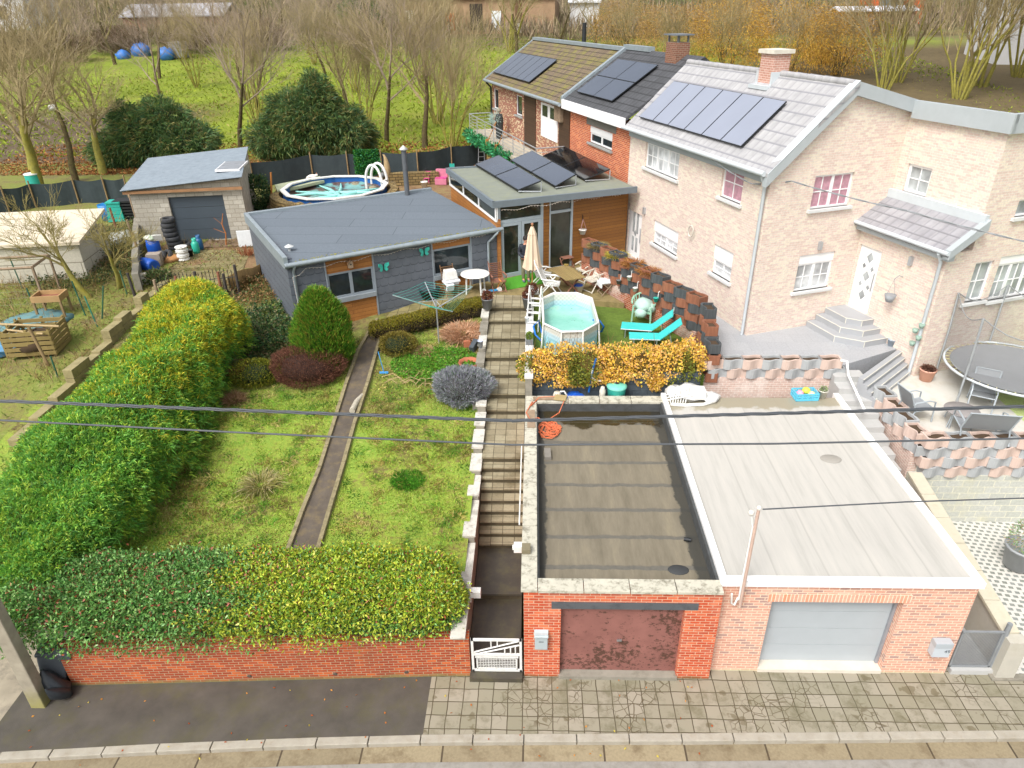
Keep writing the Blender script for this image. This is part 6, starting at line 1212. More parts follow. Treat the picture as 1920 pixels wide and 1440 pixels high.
def skin_body(name, chains, par, mat, sub=2):
    me = bpy.data.meshes.new(name); vs = []; es = []; rs = []; idx = {}
    for ch in chains:
        prev = None
        for (x, y, z, r_) in ch:
            k = (round(x, 3), round(y, 3), round(z, 3))
            if k not in idx: idx[k] = len(vs); vs.append((x, y, z)); rs.append(r_)
            if prev is not None: es.append((prev, idx[k]))
            prev = idx[k]
    me.from_pydata(vs, es, []); o = bpy.data.objects.new(name, me); COL.objects.link(o)
    sk = o.modifiers.new('skin', 'SKIN'); sk.use_smooth_shade = True
    for i, r_ in enumerate(rs): d = me.skin_vertices[0].data[i]; d.radius = r_ if hasattr(r_, '__len__') else (r_, r_); d.use_root = i == 0
    ss = o.modifiers.new('sub', 'SUBSURF'); ss.levels = sub; ss.render_levels = sub; me.materials.append(mat)
    if par: o.parent = par
    return o
skin = M('skin', '#c08a70', .6, .05); q = P(987, 527, 3.0); pr = thing('person', 'person in a dark padded jacket and khaki trousers standing behind the closed parasol', 'person', (q.x-.02, q.y-.05, 3.02), R(195))
# continuous figure: pelvis root, legs, torso, neck, head, arms bent forward with hands together (local +y is ahead, built facing right of the picture)
body = [[(0, 0, .95, (.15, .12)), (.09, 0, .86, .1), (.1, .015, .5, .068), (.1, -.01, .1, .05), (.1, .1, .045, .04), (.1, .17, .035, .03)], [(0, 0, .95, (.15, .12)), (-.09, 0, .86, .1), (-.1, .015, .5, .068), (-.1, -.01, .1, .05), (-.1, .1, .045, .04), (-.1, .17, .035, .03)],
        [(0, 0, .95, (.15, .12)), (0, 0, 1.15, (.15, .11)), (0, 0, 1.35, (.17, .12)), (0, 0, 1.45, (.12, .09)), (0, .01, 1.53, .055), (0, .02, 1.63, (.075, .09)), (0, .02, 1.72, (.07, .085))]]
for s in (-1, 1): body.append([(0, 0, 1.35, (.17, .12)), (s*.2, 0, 1.42, .065), (s*.25, -.02, 1.15, .05), (s*.2, .2, 1.06, .04), (s*.09, .3, 1.08, .032), (s*.04, .36, 1.09, (.035, .018))])
bo = skin_body('body', body, pr, skin)
jk = [[(0, 0, .92, (.185, .15)), (0, 0, 1.15, (.18, .14)), (0, 0, 1.36, (.195, .145)), (0, 0, 1.46, (.13, .1)), (0, .01, 1.5, (.085, .08))]]
for s in (-1, 1): jk.append([(0, 0, 1.36, (.195, .145)), (s*.2, 0, 1.42, .085), (s*.26, -.02, 1.15, .072), (s*.2, .2, 1.06, .06), (s*.12, .28, 1.075, .05)])
skin_body('jacket', jk, pr, M('navy_jacket', '#2a2e38', .7, .2, 12))
tr = [[(0, 0, .98, (.165, .14)), (s*.09, 0, .86, .115), (s*.1, .015, .5, .085), (s*.1, -.01, .09, .07)] for s in (-1, 1)]; skin_body('trousers', tr, pr, M('khaki_cloth', '#77735c', .9, .1))
for s in (-1, 1): skin_body('shoe', [[(s*.1, -.05, .05, (.055, .05)), (s*.1, .08, .045, (.055, .045)), (s*.1, .19, .035, (.045, .03))]], pr, M('grey_shoe', '#5f6b78', .7))
hr = MB(); hr.ball(0, .0, 1.7, .108, 14, 1.05, .03); hr.obj('hair', M('dark_hair', '#2a2320', .8, .2), pr)
fc_ = MB(); fc_.ball(-.033, .108, 1.66, .012, 6); fc_.ball(.033, .108, 1.66, .012, 6); fc_.obj('eyes', black, pr); fc_ = MB(); fc_.tube([(0, .1, 1.665), (0, .13, 1.625)], [.008, .016], 6); fc_.ball(.08, .02, 1.64, .022, 6); fc_.ball(-.08, .02, 1.64, .022, 6); fc_.obj('nose_and_ears', skin, pr)
for s in (-1, 1):                                     # fingers closed round each other
    ch = [[(s*.04, .36, 1.09, .017), (s*(.03-.012*k), .385+.006*(k % 2), 1.105-.016*k, .0095), (s*(.0-.012*k), .40, 1.1-.017*k, .0085), (s*(-.012), .385, 1.09-.017*k, .007)] for k in range(4)]+[[(s*.04, .36, 1.09, .017), (s*.045, .375, 1.125, .011), (s*.02, .39, 1.14, .009)]]
    skin_body('hand', ch, pr, skin, 1)
# dining table and recliners
tc = [P(1028, 503, 3.72), P(1065, 497, 3.72), P(1098, 519, 3.72), P(1062, 527, 3.72)]; cen = sum(tc, Vector())/4; dv = (tc[2]-tc[1]+tc[3]-tc[0])/2; an = math.atan2(dv.y, dv.x); Lt = dv.length; Wt = (tc[1]-tc[0]).length
t = thing('garden_table', 'weathered rectangular teak table with crossed legs at the centre of the terrace', 'table', (cen.x, cen.y, 3.0), an)
tb = plankmat('weathered_table_top', '#a08a5a', '#8f7a4e', '#4a3c22', .085, 3, dirt='#7d7440'); b = MB(); b.cbox(0, 0, .715, Lt, Wt*.95, .03); b.obj('tabletop', tb, t)
for x in (-Lt*.32, Lt*.32):
    for s in (-1, 1): b = MB(); b.tube([(x-.02*s, -s*Wt*.38, 0), (x, s*Wt*.38, .7)], .032, 5); b.obj('leg', redw, t)
b = MB(); b.tube([(-Lt*.32, 0, .36), (Lt*.32, 0, .36)], .022, 5); b.obj('stretcher', redw, t)
b = MB(); b.lathe([(0, 0), (.1, 0), (.11, .03), (0, .02)], 12); tag(b.obj('plate', M('rust_plate', '#8f7a3a', .8), None, Pv(1062, 497, 3.735)), 'small rusty dish on the far end of the teak table', 'dish')
def recliner(label, loc, rz, mt):
    t = thing('recliner', label, 'chair', loc, rz, 'plastic reclining armchairs'); b = MB(); prof = [(.2+.36*k/9, .42+.78*k/9) for k in range(10)]
    for k in range(9): y0, z0 = prof[k]; y1, z1 = prof[k+1]; b.add([(-.23, y0, z0+.012), (.23, y0, z0+.012), (.23, y1, z1-.006), (-.23, y1, z1-.006), (-.23, y0+.03, z0), (.23, y0+.03, z0), (.23, y1+.03, z1-.018), (-.23, y1+.03, z1-.018)], [(0, 1, 2, 3), (7, 6, 5, 4), (4, 5, 1, 0), (5, 6, 2, 1), (6, 7, 3, 2), (7, 4, 0, 3)])
    b.tube([(-.24, .2, .42), (-.24, .58, 1.22), (-.1, .62, 1.3), (.1, .62, 1.3), (.24, .58, 1.22), (.24, .2, .42)], .022, 6); b.obj('backrest', mt, t)
    b = MB()
    for k in range(7): b.cbox(0, -.28+k*.075, .42-.008*(6-k)*0, .48, .064, .025)
    b.tube([(-.25, .22, .42), (-.25, -.3, .44), (.25, -.3, .44), (.25, .22, .42)], .022, 6); b.obj('seat', mt, t)
    for s in (-1, 1):
        b = MB(); b.tube([(s*.27, -.34, 0), (s*.27, .1, .62)], .024, 6); b.obj('leg', mt, t); b = MB(); b.tube([(s*.27, .42, 0), (s*.27, -.1, .6)], .024, 6); b.obj('leg', mt, t)
        b = MB(); b.tube([(s*.29, -.3, .6), (s*.29, -.1, .645), (s*.29, .2, .65), (s*.28, .36, .68)], [.028, .035, .03, .02], 6); b.obj('armrest', mt, t)
    b = MB(); b.tube([(-.27, -.33, .03), (.27, -.33, .03)], .02, 6); b.tube([(-.27, .41, .03), (.27, .41, .03)], .02, 6); b.obj('stretcher', mt, t); return t
r1 = recliner('white plastic reclining chair nearer the pool at the left end of the teak table', Pv(1034, 552, 3.0), R(80), wplast)
dup(r1, Pv(1018, 535, 3.0), R(85), 'white plastic reclining chair nearer the parasol at the left end of the teak table')
r2 = recliner('ivory reclining chair in front of the brick base, nearer the pool side', Pv(1112, 543, 3.0), R(-50), cplast)
dup(r2, Pv(1098, 524, 3.0), R(-52), 'ivory reclining chair on the far right side of the teak table')
b = MB(); b.lathe([(0, 0), (.14, 0), (.17, .3), (.175, .3), (.17, .32), (0, .3)], 16); bk = b.obj('bucket', [blueP, wplast], None, Pv(1084, 549, 3.0)); tag(bk, 'blue and white bucket under the right end of the teak table', 'bucket')
for p_ in bk.data.polygons: p_.material_index = 1 if p_.center.z < .22 and p_.center.y < .05 and p_.center.x > -.1 else 0
t = thing('armchair', 'dark grey plastic armchair behind the planter wall against the timber cladding', 'chair', Pv(1120, 468, 3.2), R(5)); b = MB()
for k in range(7): a = R(200)+R(140)*k/6; a = R(20)+R(140)*k/6; b.tube([(.26*math.cos(a), .05+.2*math.sin(a), .42), (.34*math.cos(a), .12+.26*math.sin(a), .98)], .035, 6)
b.obj('backrest', dgrey, t); b = MB(); b.cbox(0, -.05, .41, .52, .5, .04); b.obj('seat', dgrey, t)
for s in (-1, 1):
    b = MB(); b.cbox(s*.3, -.05, .64, .06, .48, .03); b.obj('armrest', dgrey, t)
    for y in (-.26, .22): b = MB(); b.tube([(s*.26, y, 0), (s*.25, y*.9, .42)], .025, 6); b.obj('leg', dgrey, t)
t = thing('hanging_pot', 'white hanging flower pot on a bracket of the golden timber wall', 'plant pot', EFx.pt(EFx.px(1087, 412)[0], -.25, EFx.px(1087, 412)[1]-.42)); b = MB(); b.lathe([(0, -.1), (.1, -.1), (.15, .07), (.16, .07), (.16, .09), (0, .06)], 14); b.obj('pot', wplast, t); b = MB()
for k in range(3): b.tube([(.15*math.cos(k*2.1), .15*math.sin(k*2.1), .08), (0, 0, .5)], .007, 4)
b.obj('hanger', M('hanger_pink', '#b08a8a', .6), t); b = MB(); b.tube([(0, .25, .38), (0, .25, .62)], .012, 5); b.tube([(0, .25, .58), (0, 0, .52)], .01, 5); b.obj('bracket', black, t)
potplant('planter_pot', 'large grey pot with dried flowers on the left stair wall end', 'plant pot', Pv(914, 578, 3.06), .2, .38, gpot, True, ['#7a4a38', '#8a5a44', '#5f3a2c'], .16, 1)
potplant('planter_pot', 'large grey pot with dried flowers on the right stair wall end', 'plant pot', Pv(990, 576, 3.05), .2, .38, gpot, True, ['#7a4a38', '#8a5a44', '#5f3a2c'], .17, 1)
potplant('topiary', 'brown dried ball topiary in a white pot beside the parasol foot', 'plant', Pv(997, 556, 3.0), .1, .2, wplast, True, ['#6a4030', '#7d4c38', '#54342a'], .2, 1.0)
potplant('small_pot', 'small black and orange pot on the white topped wall', 'plant pot', Pv(992, 592, 3.05), .09, .2, M('black_orange', '#3a3230', .5, .3, 30), None)
potplant('jar', 'clear plastic jar on the white topped wall', 'jar', Pv(988, 606, 3.05), .07, .22, cloth)
t = thing('trough', 'grey trough with moss on the white topped wall near the golden shrubs', 'plant pot', Pv(993, 640, 3.05)); b = MB(); b.box(-.12, -.3, 0, .12, .3, .18); b.obj('pot', gpot, t, bevel=.01); p, u = blob(500, (0, 0, .19), (.1, .28, .06), .4, .2, 2, 2); leafmesh('plant', p, u+unit(500), .06, .03, pick(['#7a8f34', '#6a7f2c'], 500), LM, t)
potplant('painted_pot', 'white pot with blue waves on the left stair wall coping', 'plant pot', Pv(901, 652, P(901, 652, 2.8).z), .09, .26, M('blue_white_glaze', '#c9d0dc', .3, .1, 14, '#2a4a9a', .95, 4))
b = MB(); b.cbox(0, 0, .11, .22, .12, .22); tag(b.obj('brick', terra, None, tuple(onhill(876, 650)), .3), 'loose orange brick standing at the foot of the straw mound', 'brick')
b = MB(); b.at(0, 0, .14, 0, .35).cbox(0, 0, 0, .16, .42, .22); tag(b.obj('concrete_block', dgrey, None, tuple(onhill(889, 655)), -.35), 'grey block leaning beside the stair wall', 'block')
t = thing('terracotta_bowl', 'broken terracotta bowl sunk in the ground above the lavender', 'plant pot', tuple(onhill(880, 686))); b = MB(); b.lathe([(.3, 0), (.36, .16), (.33, .16), (.27, .02)], 9); b.obj('pot', terra, t)
# rotary clothes line
q = onhill(823, 642); t = thing('clothes_line', 'silver rotary clothes line with turquoise cords open above the box hedge', 'clothes line', tuple(q)); zc = 1.25; b = MB(); b.tube([(0, 0, -.1), (0, 0, zc+.3)], .025, 8); b.obj('pole', alu, t)
ends = [(-1.35, .2), (.35, .95), (1.35, .25), (.25, -.7)]; ends = [(math.cos(a)*1.45, math.sin(a)*1.45) for a in (R(175), R(112), R(38), R(-62))]
for x, y in ends: b = MB(); b.tube([(0, 0, zc), (x, y, zc+.42)], .02, 6); b.tube([(0, 0, zc+.28), (x*.45, y*.45, zc+.19)], .012, 5); b.obj('arm', alu, t)
b = MB()
for k in range(1, 8):
    f_ = .3+.1*k; pts = [Vector((x*f_, y*f_, zc+.42*f_+.012)) for x, y in ends]
    for a_, c_ in zip(pts, pts[1:]+pts[:1]): m_ = (a_+c_)/2-Vector((0, 0, .04)); b.tube([a_, m_, c_], .005, 3, False)
b.obj('cord', turqd, t)
q = onhill(720, 700); b = MB(); b.tube([(0, 0, .05), (-.12, .05, .75)], .014, 6); b.cbox(.0, 0, .03, .28, .06, .05); bo_ = b.obj('broom', [M('broom_blue', '#4a9ad8', .5)], None, tuple(q)); tag(bo_, 'light blue broom standing upright in the lawn beside the path', 'broom')
q = onhill(668, 760); b = MB(); b.tube([(0, -.5, .1), (.02, 0, .12), (.1, .45, .1)], [.09, .08, .06], 8); tag(b.obj('log', M('birch_bark', '#b5ae9c', .9, .2, 8), None, tuple(q)), 'white birch log lying on the path kerb', 'log')
b = MB()
for i in range(14): x, y = random.uniform(-.7, .7), random.uniform(-.4, .4); a = random.uniform(0, 3.1); L = random.uniform(.3, .7); b.tube([(x, y, .05), (x+L*.5*math.cos(a), y+L*.5*math.sin(a), .16), (x+L*math.cos(a+.3), y+L*math.sin(a+.3), .06)], .012, 4)
tag(b.obj('branches', M('cut_branch', '#a8906a', .9, .2), None, tuple(onhill(785, 722))), 'scatter of cut pale branches lying on the lawn left of the lavender', 'branches')
q = onhill(430, 712); t = thing('raised_bed', 'wooden raised planter box with wild growth at the end of the conifer hedge', 'planter', (q.x, q.y, q.z), R(12)); b = MB(); b.box(-.6, -.35, .32, .6, -.31, .52); b.box(-.6, .31, .32, .6, .35, .52); b.box(-.6, -.31, .32, -.56, .31, .52); b.box(.56, -.31, .32, .6, .31, .52); b.box(-.56, -.31, .34, .56, .31, .46); b.obj('box', plankmat('brown_planter_wood', '#75512f', '#664526', '#2c1c10', .1, 2), t)
for x in (-.55, .55):
    for y in (-.31, .31): b = MB(); b.cbox(x, y, .16, .07, .07, .34); b.obj('leg', woodg, t)
p, u = blob(900, (0, 0, .5), (.5, .3, .2), .2, .3, 2, 4); leafmesh('plant', p, u+unit(900), .09, .03, pick(['#6a7a44', '#7d6a4a', '#55653a'], 900), LM, t)
# butterflies, bird house, fairy lights
def butterfly(label, px, py):
    u, z = BF.px(px, py); q = BF.pt(u, -.05); t = thing('wall_butterfly', label, 'wall ornament', (q.x, q.y, z), FA+.12, 'butterflies on the slate wall')
    for s in (-1, 1):
        b = MB(); pl = [(0, .02), (s*.09, .13), (s*.2, .15), (s*.21, .05), (s*.12, -.02), (s*.17, -.1), (s*.1, -.16), (s*.03, -.1)]; n = len(pl); b.add([(x, -abs(x)*.25, z_) for x, z_ in pl]+[(x, .02-abs(x)*.25, z_) for x, z_ in pl], [tuple(range(n)), tuple(range(n, 2*n))[::-1]]+[(i, (i+1) % n, n+(i+1) % n, n+i) for i in range(n)]); b.obj('wing', M('butterfly_turquoise', '#3fb8a8', .5, .3, 14), t)
    b = MB(); b.tube([(0, -.01, -.12), (0, -.02, .1)], .018, 6); b.obj('body', black, t)
butterfly('turquoise butterfly ornament beside the left bungalow window', 718, 500); butterfly('turquoise butterfly ornament higher up near the right bungalow window', 794, 471)
u, z = BF.px(655, 494); q = BF.pt(u, -.1); t = thing('bird_house', 'tiny wooden bird house hung on the timber panel above the left window', 'bird house', (q.x, q.y, z-.12), FA); b = MB(); b.box(-.08, -.07, 0, .08, .07, .2); b.add([(-.08, -.07, .2), (.08, -.07, .2), (0, -.07, .3), (-.08, .07, .2), (.08, .07, .2), (0, .07, .3)], [(0, 1, 2), (5, 4, 3), (0, 2, 5, 3), (2, 1, 4, 5)]); b.obj('box', woodg, t); b = MB(); b.quad((-.11, -.1, .17), (0, -.1, .31), (0, .1, .31), (-.11, .1, .17)); b.quad((0, -.1, .31), (.11, -.1, .17), (.11, .1, .17), (0, .1, .31)); b.obj('roof', wood, t); b = MB(); b.tube([(0, -.075, .13), (0, -.07, .13)], .028, 10); b.obj('hole', black, t)
def fairy(name, label, pts):
    t = thing(name, label, 'string lights', pts[0]); o_ = Vector(pts[0]); b = MB(); c_ = MB(); run = []
    for a_, d_ in zip(pts, pts[1:]):
        a_, d_ = Vector(a_), Vector(d_); n = max(2, int((d_-a_).length/.12))
        for k in range(n): f_ = k/n; s_ = a_.lerp(d_, f_)-Vector((0, 0, .07*math.sin(f_*math.pi*max(1, n//7))**2)); run.append(s_-o_); c_.ball(*(s_-o_+Vector((0, 0, -.02))), .014, 5)
    b.tube(run, .005, 3, False); b.obj('wire', M('light_wire', '#c9c4b8', .6), t); c_.obj('bulbs', M('light_bulb', '#e0c8b8', .3, .3, 50), t)
fairy('fairy_lights', 'fairy lights strung under the bungalow gutter and down its corner pipe', [tuple(BF.pt(.15, -.12, 3.3)), tuple(BF.pt(.1, -.16, 4.6)), tuple(BF.pt(.6, -.08, 4.8)), tuple(BF.pt(2.9, -.08, 4.85)), tuple(BF.pt(5.3, -.08, 4.9)), tuple(BF.pt(7.7, -.1, 4.95))])
fairy('fairy_lights', 'fairy lights along the roof edge of the glass extension', [tuple(EFx.pt(.0, -.42, 5.8)), tuple(EFx.pt(2.5, -.42, 5.8)), tuple(EFx.pt(5.6, -.42, 5.8))])
# frame pool, ladder, hoses
rim = [P(*q, 3.68) for q in ((1017, 560), (1038, 550), (1082, 550), (1110, 560), (1122, 606), (1093, 622), (1053, 623), (1019, 607))]; pc = sum(rim, Vector())/8
t = thing('frame_pool', 'small octagonal above ground frame pool with dirty turquoise water', 'pool', (pc.x, pc.y, 2.8)); lo = [(q.x-pc.x, q.y-pc.y) for q in rim]; n = 8; b = MB()
vs = [(x*.98, y*.98, 0) for x, y in lo]+[(x*.98, y*.98, .88) for x, y in lo]+[(x*.95, y*.95, .88) for x, y in lo]+[(x*.95, y*.95, .3) for x, y in lo]; fs = []
for i in range(n): j = (i+1) % n; fs += [(i, j, n+j, n+i) if True else 0, (n+i, n+j, 2*n+j, 2*n+i), (2*n+i, 2*n+j, 3*n+j, 3*n+i)]
b.add(vs, fs); ln, lnt, lp = newmat('pool_liner'); g_ = geom(lnt); sx = node(lnt, 'ShaderNodeSeparateXYZ'); lnt.links.new(g_, sx.inputs[0]); k_ = ramp(lnt, math_(lnt, 'MULTIPLY', math_(lnt, 'SUBTRACT', sx.outputs['Z'], 3.0), 1.4), [(.0, lin('#6fb8c4')), (.38, lin('#8fc4d0')), (.45, lin('#a8c8d4')), (.62, lin('#b4ccd4')), (.66, lin('#c9c8be')), (1, lin('#cfccc0'))]); ck = node(lnt, 'ShaderNodeTexChecker'); ck.inputs['Scale'].default_value = 14; lnt.links.new(g_, ck.inputs['Vector']); lnt.links.new(mixc(lnt, .15, k_, ck.outputs['Color']), lp.inputs['Base Color']); lp.inputs['Roughness'].default_value = .5
b.obj('liner', ln, t)
wm, wnt, wp_ = newmat('dirty_pool_water'); g_ = geom(wnt); cc = ramp(wnt, noise(wnt, g_, 1.6, 4), [(.3, lin('#7fbfae')), (.55, lin('#8fc9bc')), (.75, lin('#a8c9a8'))]); sp = ramp(wnt, noise(wnt, g_, 13, 3, .6), [(.66, 0.0), (.7, .85)]); wnt.links.new(mixc(wnt, sp, cc, lin('#3f4a34')), wp_.inputs['Base Color']); wp_.inputs['Roughness'].default_value = .12
b = MB(); b.add([(x*.955, y*.955, .46) for x, y in lo], [tuple(range(n))[::-1]]); wo = b.obj('water', wm, t); wo.data.flip_normals() if wo.data.polygons[0].normal.z < 0 else None
b = MB(); b.tube([(x, y, .89) for x, y in lo], .035, 8, closed=True); b.obj('rail', wplast, t)
for x, y in lo: b = MB(); b.tube([(x*1.01, y*1.01, .88), (x*1.08, y*1.08, 0)], .028, 6); b.obj('leg', wplast, t)
t = thing('pool_ladder', 'white A shaped pool ladder leaning at the left side of the small frame pool', 'ladder', Pv(1004, 610, 2.8), R(-12))
for s in (-1, 1):
    for y, y2 in ((-.55, 0), (.55, 0)): b = MB(); b.tube([(s*.2, y, 0), (s*.2, y*.12, 1.3), (s*.2, 0, 1.42)], .022, 6); b.obj('rail', wplast, t)
for k in range(3):
    for s in (-1, 1): b = MB(); b.cbox(0, s*(.55-.49*(.3+.3*k)/1.3), .3+.3*k, .4, .09, .03); b.obj('step', wplast, t)
for lb, pts, m_ in (('blue pool hose curled at the right side of the frame pool', [(1112, 620, 2.85), (1128, 622, 3.0), (1132, 612, 3.3), (1124, 601, 3.5), (1112, 600, 3.4)], blueH), ('blue pool hose between the ladder and the frame pool', [(1016, 640, 2.85), (1004, 628, 3.0), (1000, 612, 3.1), (1010, 600, 3.2), (1016, 625, 2.9)], blueH), ('blue hose hanging down the dark block wall', [(1118, 672, 3.1), (1113, 688, 2.9), (1107, 715, 2.4), (1104, 735, 2.0)], blueH), ('white pipe running from the wall to the grey filter', [(1112, 690, 2.9), (1108, 705, 2.65), (1116, 714, 2.5), (1128, 714, 2.5)], wplast)):
    pp = [P(*a[:2], a[2]) if a[2] > 3 or True else 0 for a in pts]
    if 'wall' in lb: pp = [Vector((PV(a[0], a[1], 0, 8.0, 0).x, 8.0, PV(a[0], a[1], 0, 8.0, 0).z)) for a in pts]
    b = MB(); o_ = pp[0]; b.tube([q-o_ for q in pp], .03, 7); tag(b.obj('hose', m_, None, tuple(o_)), lb, 'hose')
t = thing('water_barrel', 'turquoise plastic barrel with a lid and black cap below the dark block wall', 'barrel', (PV(1157, 720, 0, 7.82, 0).x, 7.85, 1.95)); b = MB(); b.lathe([(0, 0), (.22, 0), (.27, .7), (.28, .72), (.26, .74)], 20); b.obj('barrel', turqd, t); b = MB(); b.lathe([(.29, .72), (.3, .76), (.24, .8), (0, .83)], 20); l_ = b.obj('lid', M('barrel_lid', '#6fbfae', .5), t); b = MB(); b.ball(0, 0, .85, .06, 8, .6); b.obj('cap', black, l_)
t = thing('pool_filter', 'grey cylindrical pool filter beside the turquoise barrel', 'filter', (PV(1131, 720, 0, 7.8, 0).x, 7.85, 1.95)); b = MB(); b.lathe([(0, 0), (.09, 0), (.09, .62), (.06, .66), (.06, .72), (0, .74)], 14); b.obj('body', cplast, t); b = MB(); b.tube([(-.3, 0, .2), (-.2, -.05, .35), (-.08, 0, .3)], .03, 6); b.obj('pipe', wplast, t)
t = thing('pool_pump', 'small white pump with bent pipes behind the garage parapet', 'pump', (PV(1045, 722, 0, 7.8, 0).x, 7.85, 2.2)); b = MB(); b.lathe([(0, 0), (.12, 0), (.12, .22), (.08, .3), (0, .3)], 12); b.obj('body', cplast, t); b = MB(); b.tube([(.08, 0, .3), (.2, 0, .32), (.3, 0, .15)], .03, 6); b.obj('pipe', wplast, t)
b = MB(); b.ball(0, 0, .3, .35, 12, .55, .15); tag(b.obj('tarpaulin', blueP, None, (PV(1080, 730, 0, 7.85, 0).x, 7.86, 1.95)), 'crumpled blue tarpaulin behind the garage parapet', 'tarpaulin')
# covered green chair, loungers, wall pots
t = thing('armchair', 'pale green plastic armchair holding a bundled sheet on the pool lawn', 'chair', Pv(1205, 602, 2.8), R(-20)); gp_ = M('pale_green_plastic', '#8fb8a0', .5, .06); b = MB()
for k in range(9): a = R(10)+R(160)*k/8; b.tube([(.3*math.cos(a), .02+.28*math.sin(a), .42), (.4*math.cos(a), .05+.38*math.sin(a), .86)], .022, 5)
b.tube([(.42*math.cos(R(-30)+R(240)*k/14), .05+.4*math.sin(R(-30)+R(240)*k/14), .66+.22*math.sin(math.pi*k/14)) for k in range(15)], .035, 6); b.obj('backrest', gp_, t); b = MB(); b.cbox(0, 0, .41, .56, .54, .04); b.obj('seat', gp_, t)
for s in (-1, 1):
    for y in (-.27, .25): b = MB(); b.tube([(s*.32, y*1.2, 0), (s*.3, y, .64 if y < 0 else .42)], .035, 6); b.obj('leg', gp_, t)
q = t.location; b = MB(); b.ball(0, .0, .18, .34, 14, .62, .12); b.ball(-.12, -.26, -.02, .2, 10, .9, .14); b.ball(.2, -.1, .1, .22, 10, .8, .1); tag(b.obj('sheet', M('pale_green_sheet', '#a8c4b8', .8, .12, 4), None, (q.x, q.y, 3.24)), 'crumpled pale green sheet heaped on the green armchair', 'sheet')
def lounger(label, pts, back, w_):
    a_, c_ = P(*pts[0], 3.1), P(*pts[1], 3.1); d = Vector((c_.x-a_.x, c_.y-a_.y, 0)); t = thing('sun_lounger', label, 'sun lounger', (a_.x, a_.y, 2.8), math.atan2(d.y, d.x), 'turquoise sun loungers'); L = d.length; b = MB(); b.box(0, 0, .3, L, w_, .325); b.obj('seat', turq, t)
    b = MB(); b.at(L, 0, .3, 0, 0, -back).box(0, 0, 0, .85, w_, .025); b.obj('backrest', turq, t); b = MB(); b.tube([(0, 0, .3), (L, 0, .3)], .02, 6); b.tube([(0, w_, .3), (L, w_, .3)], .02, 6); b.tube([(L+.3, 0, .45), (L+.4, 0, 0)], .015, 5); b.tube([(L+.3, w_, .45), (L+.4, w_, 0)], .015, 5); b.obj('frame', alu, t)
    for x in (.15, L-.1):
        for y in (0, w_): b = MB(); b.tube([(x, y, .3), (x, y, 0)], .018, 6); b.obj('leg', alu, t)
lounger('turquoise sun lounger with raised back beside the covered green chair', ((1164, 617), (1222, 621)), R(42), .55); lounger('turquoise sun lounger half hidden by the golden shrubs, nearer the garage', ((1180, 636), (1238, 638)), R(42), .5)
wv = Vector((WB[0]-WA[0], WB[1]-WA[1], 0)); WFc = Fac(WA[0], WA[1], math.degrees(math.atan2(wv.y, wv.x)))
for i, (px, py, m_, lb) in enumerate(((1197, 541, wplast, 'small white pot hung in the middle of the planter wall'), (1265, 589, wplast, 'white pot on a long white hook above the turquoise loungers'), (1186, 520, wplast, 'tiny white lantern hung on the planter wall above the towel chair'), (1236, 560, turqd, 'dark green pot hung on the planter wall above the green armchair'), (1166, 527, gpot, 'grey pot hung low on the planter wall near the ivory chairs'))):
    u, z = WFc.px(px, py); q = WFc.pt(u, -.14); t = thing('wall_pot', lb, 'plant pot', (q.x, q.y, z-.08), WFc.a, 'pots hung on the planter wall'); b = MB(); b.lathe([(0, 0), (.065, 0), (.09, .14), (.095, .14), (.08, .15), (0, .13)], 12); b.obj('pot', m_, t); b = MB(); b.tube([(0, .08, .12), (0, .09, .32), (0, .14, .34)], .012, 5); b.obj('hook', wplast, t)
gr = tuft('dry_grass', 'wispy dry grass growing along the top of the planter wall', (3.3, 14.1, 4.45), .0, 10, .2, ['#8a6a3c'])
bpy.data.objects.remove(gr)
for i, (f_, cs_, lb) in enumerate(((.12, ['#8a7a4c', '#9a8a58'], 'beige dry grass in the planter block nearest the timber wall'), (.3, ['#b5a040', '#8f9438', '#c4a848'], 'yellow green grass spilling from the upper planter wall'), (.45, ['#a8703c', '#94602f', '#b8864c'], 'orange brown dry heather in the middle planter blocks'), (.58, ['#a8703c', '#94602f', '#b8864c'], 'orange brown dry heather further along the planter wall'))):
    q = WFc.pt(wv.length*f_, .2); tuft('dry_grass', lb, (q.x, q.y, 4.5-.25*f_), .3, 700, .3, cs_, .014, 1.0)
# ================================================================== POOL YARD, GARAGE YARD, LEFT PLOT, FAR SIDE
t = thing('round_pool', 'large round above ground pool with slack turquoise cover and leaves behind the bungalow', 'pool', (-10.45, 27.5, 3.0)); PR = 2.72; n = 12
ring = [(math.cos(6.2832*i/n+.26), math.sin(6.2832*i/n+.26)) for i in range(n)]; b = MB(); vs = []
for r_, z in ((PR, 0), (PR, 1.0), (PR-.06, 1.0), (PR-.06, .55)): vs += [(x*r_, y*r_, z) for x, y in ring]
fs = []
for k in range(3):
    for i in range(n): j = (i+1) % n; fs.append((k*n+i, k*n+j, (k+1)*n+j, (k+1)*n+i))
b.add(vs, fs); b.obj('wall', M('pool_blue_liner', '#2560a8', .4, .1), t); b = MB(); vs = []; fs = []
for r_, z in ((PR+.12, 1.0), (PR-.14, 1.0), (PR-.14, 1.06), (PR+.12, 1.06)): vs += [(x*r_, y*r_, z) for x, y in ring]
for k in range(4):
    for i in range(n): j = (i+1) % n; fs.append((k*n+i, k*n+j, ((k+1) % 4)*n+j, ((k+1) % 4)*n+i))
b.add(vs, fs); b.obj('rim', wplast, t)
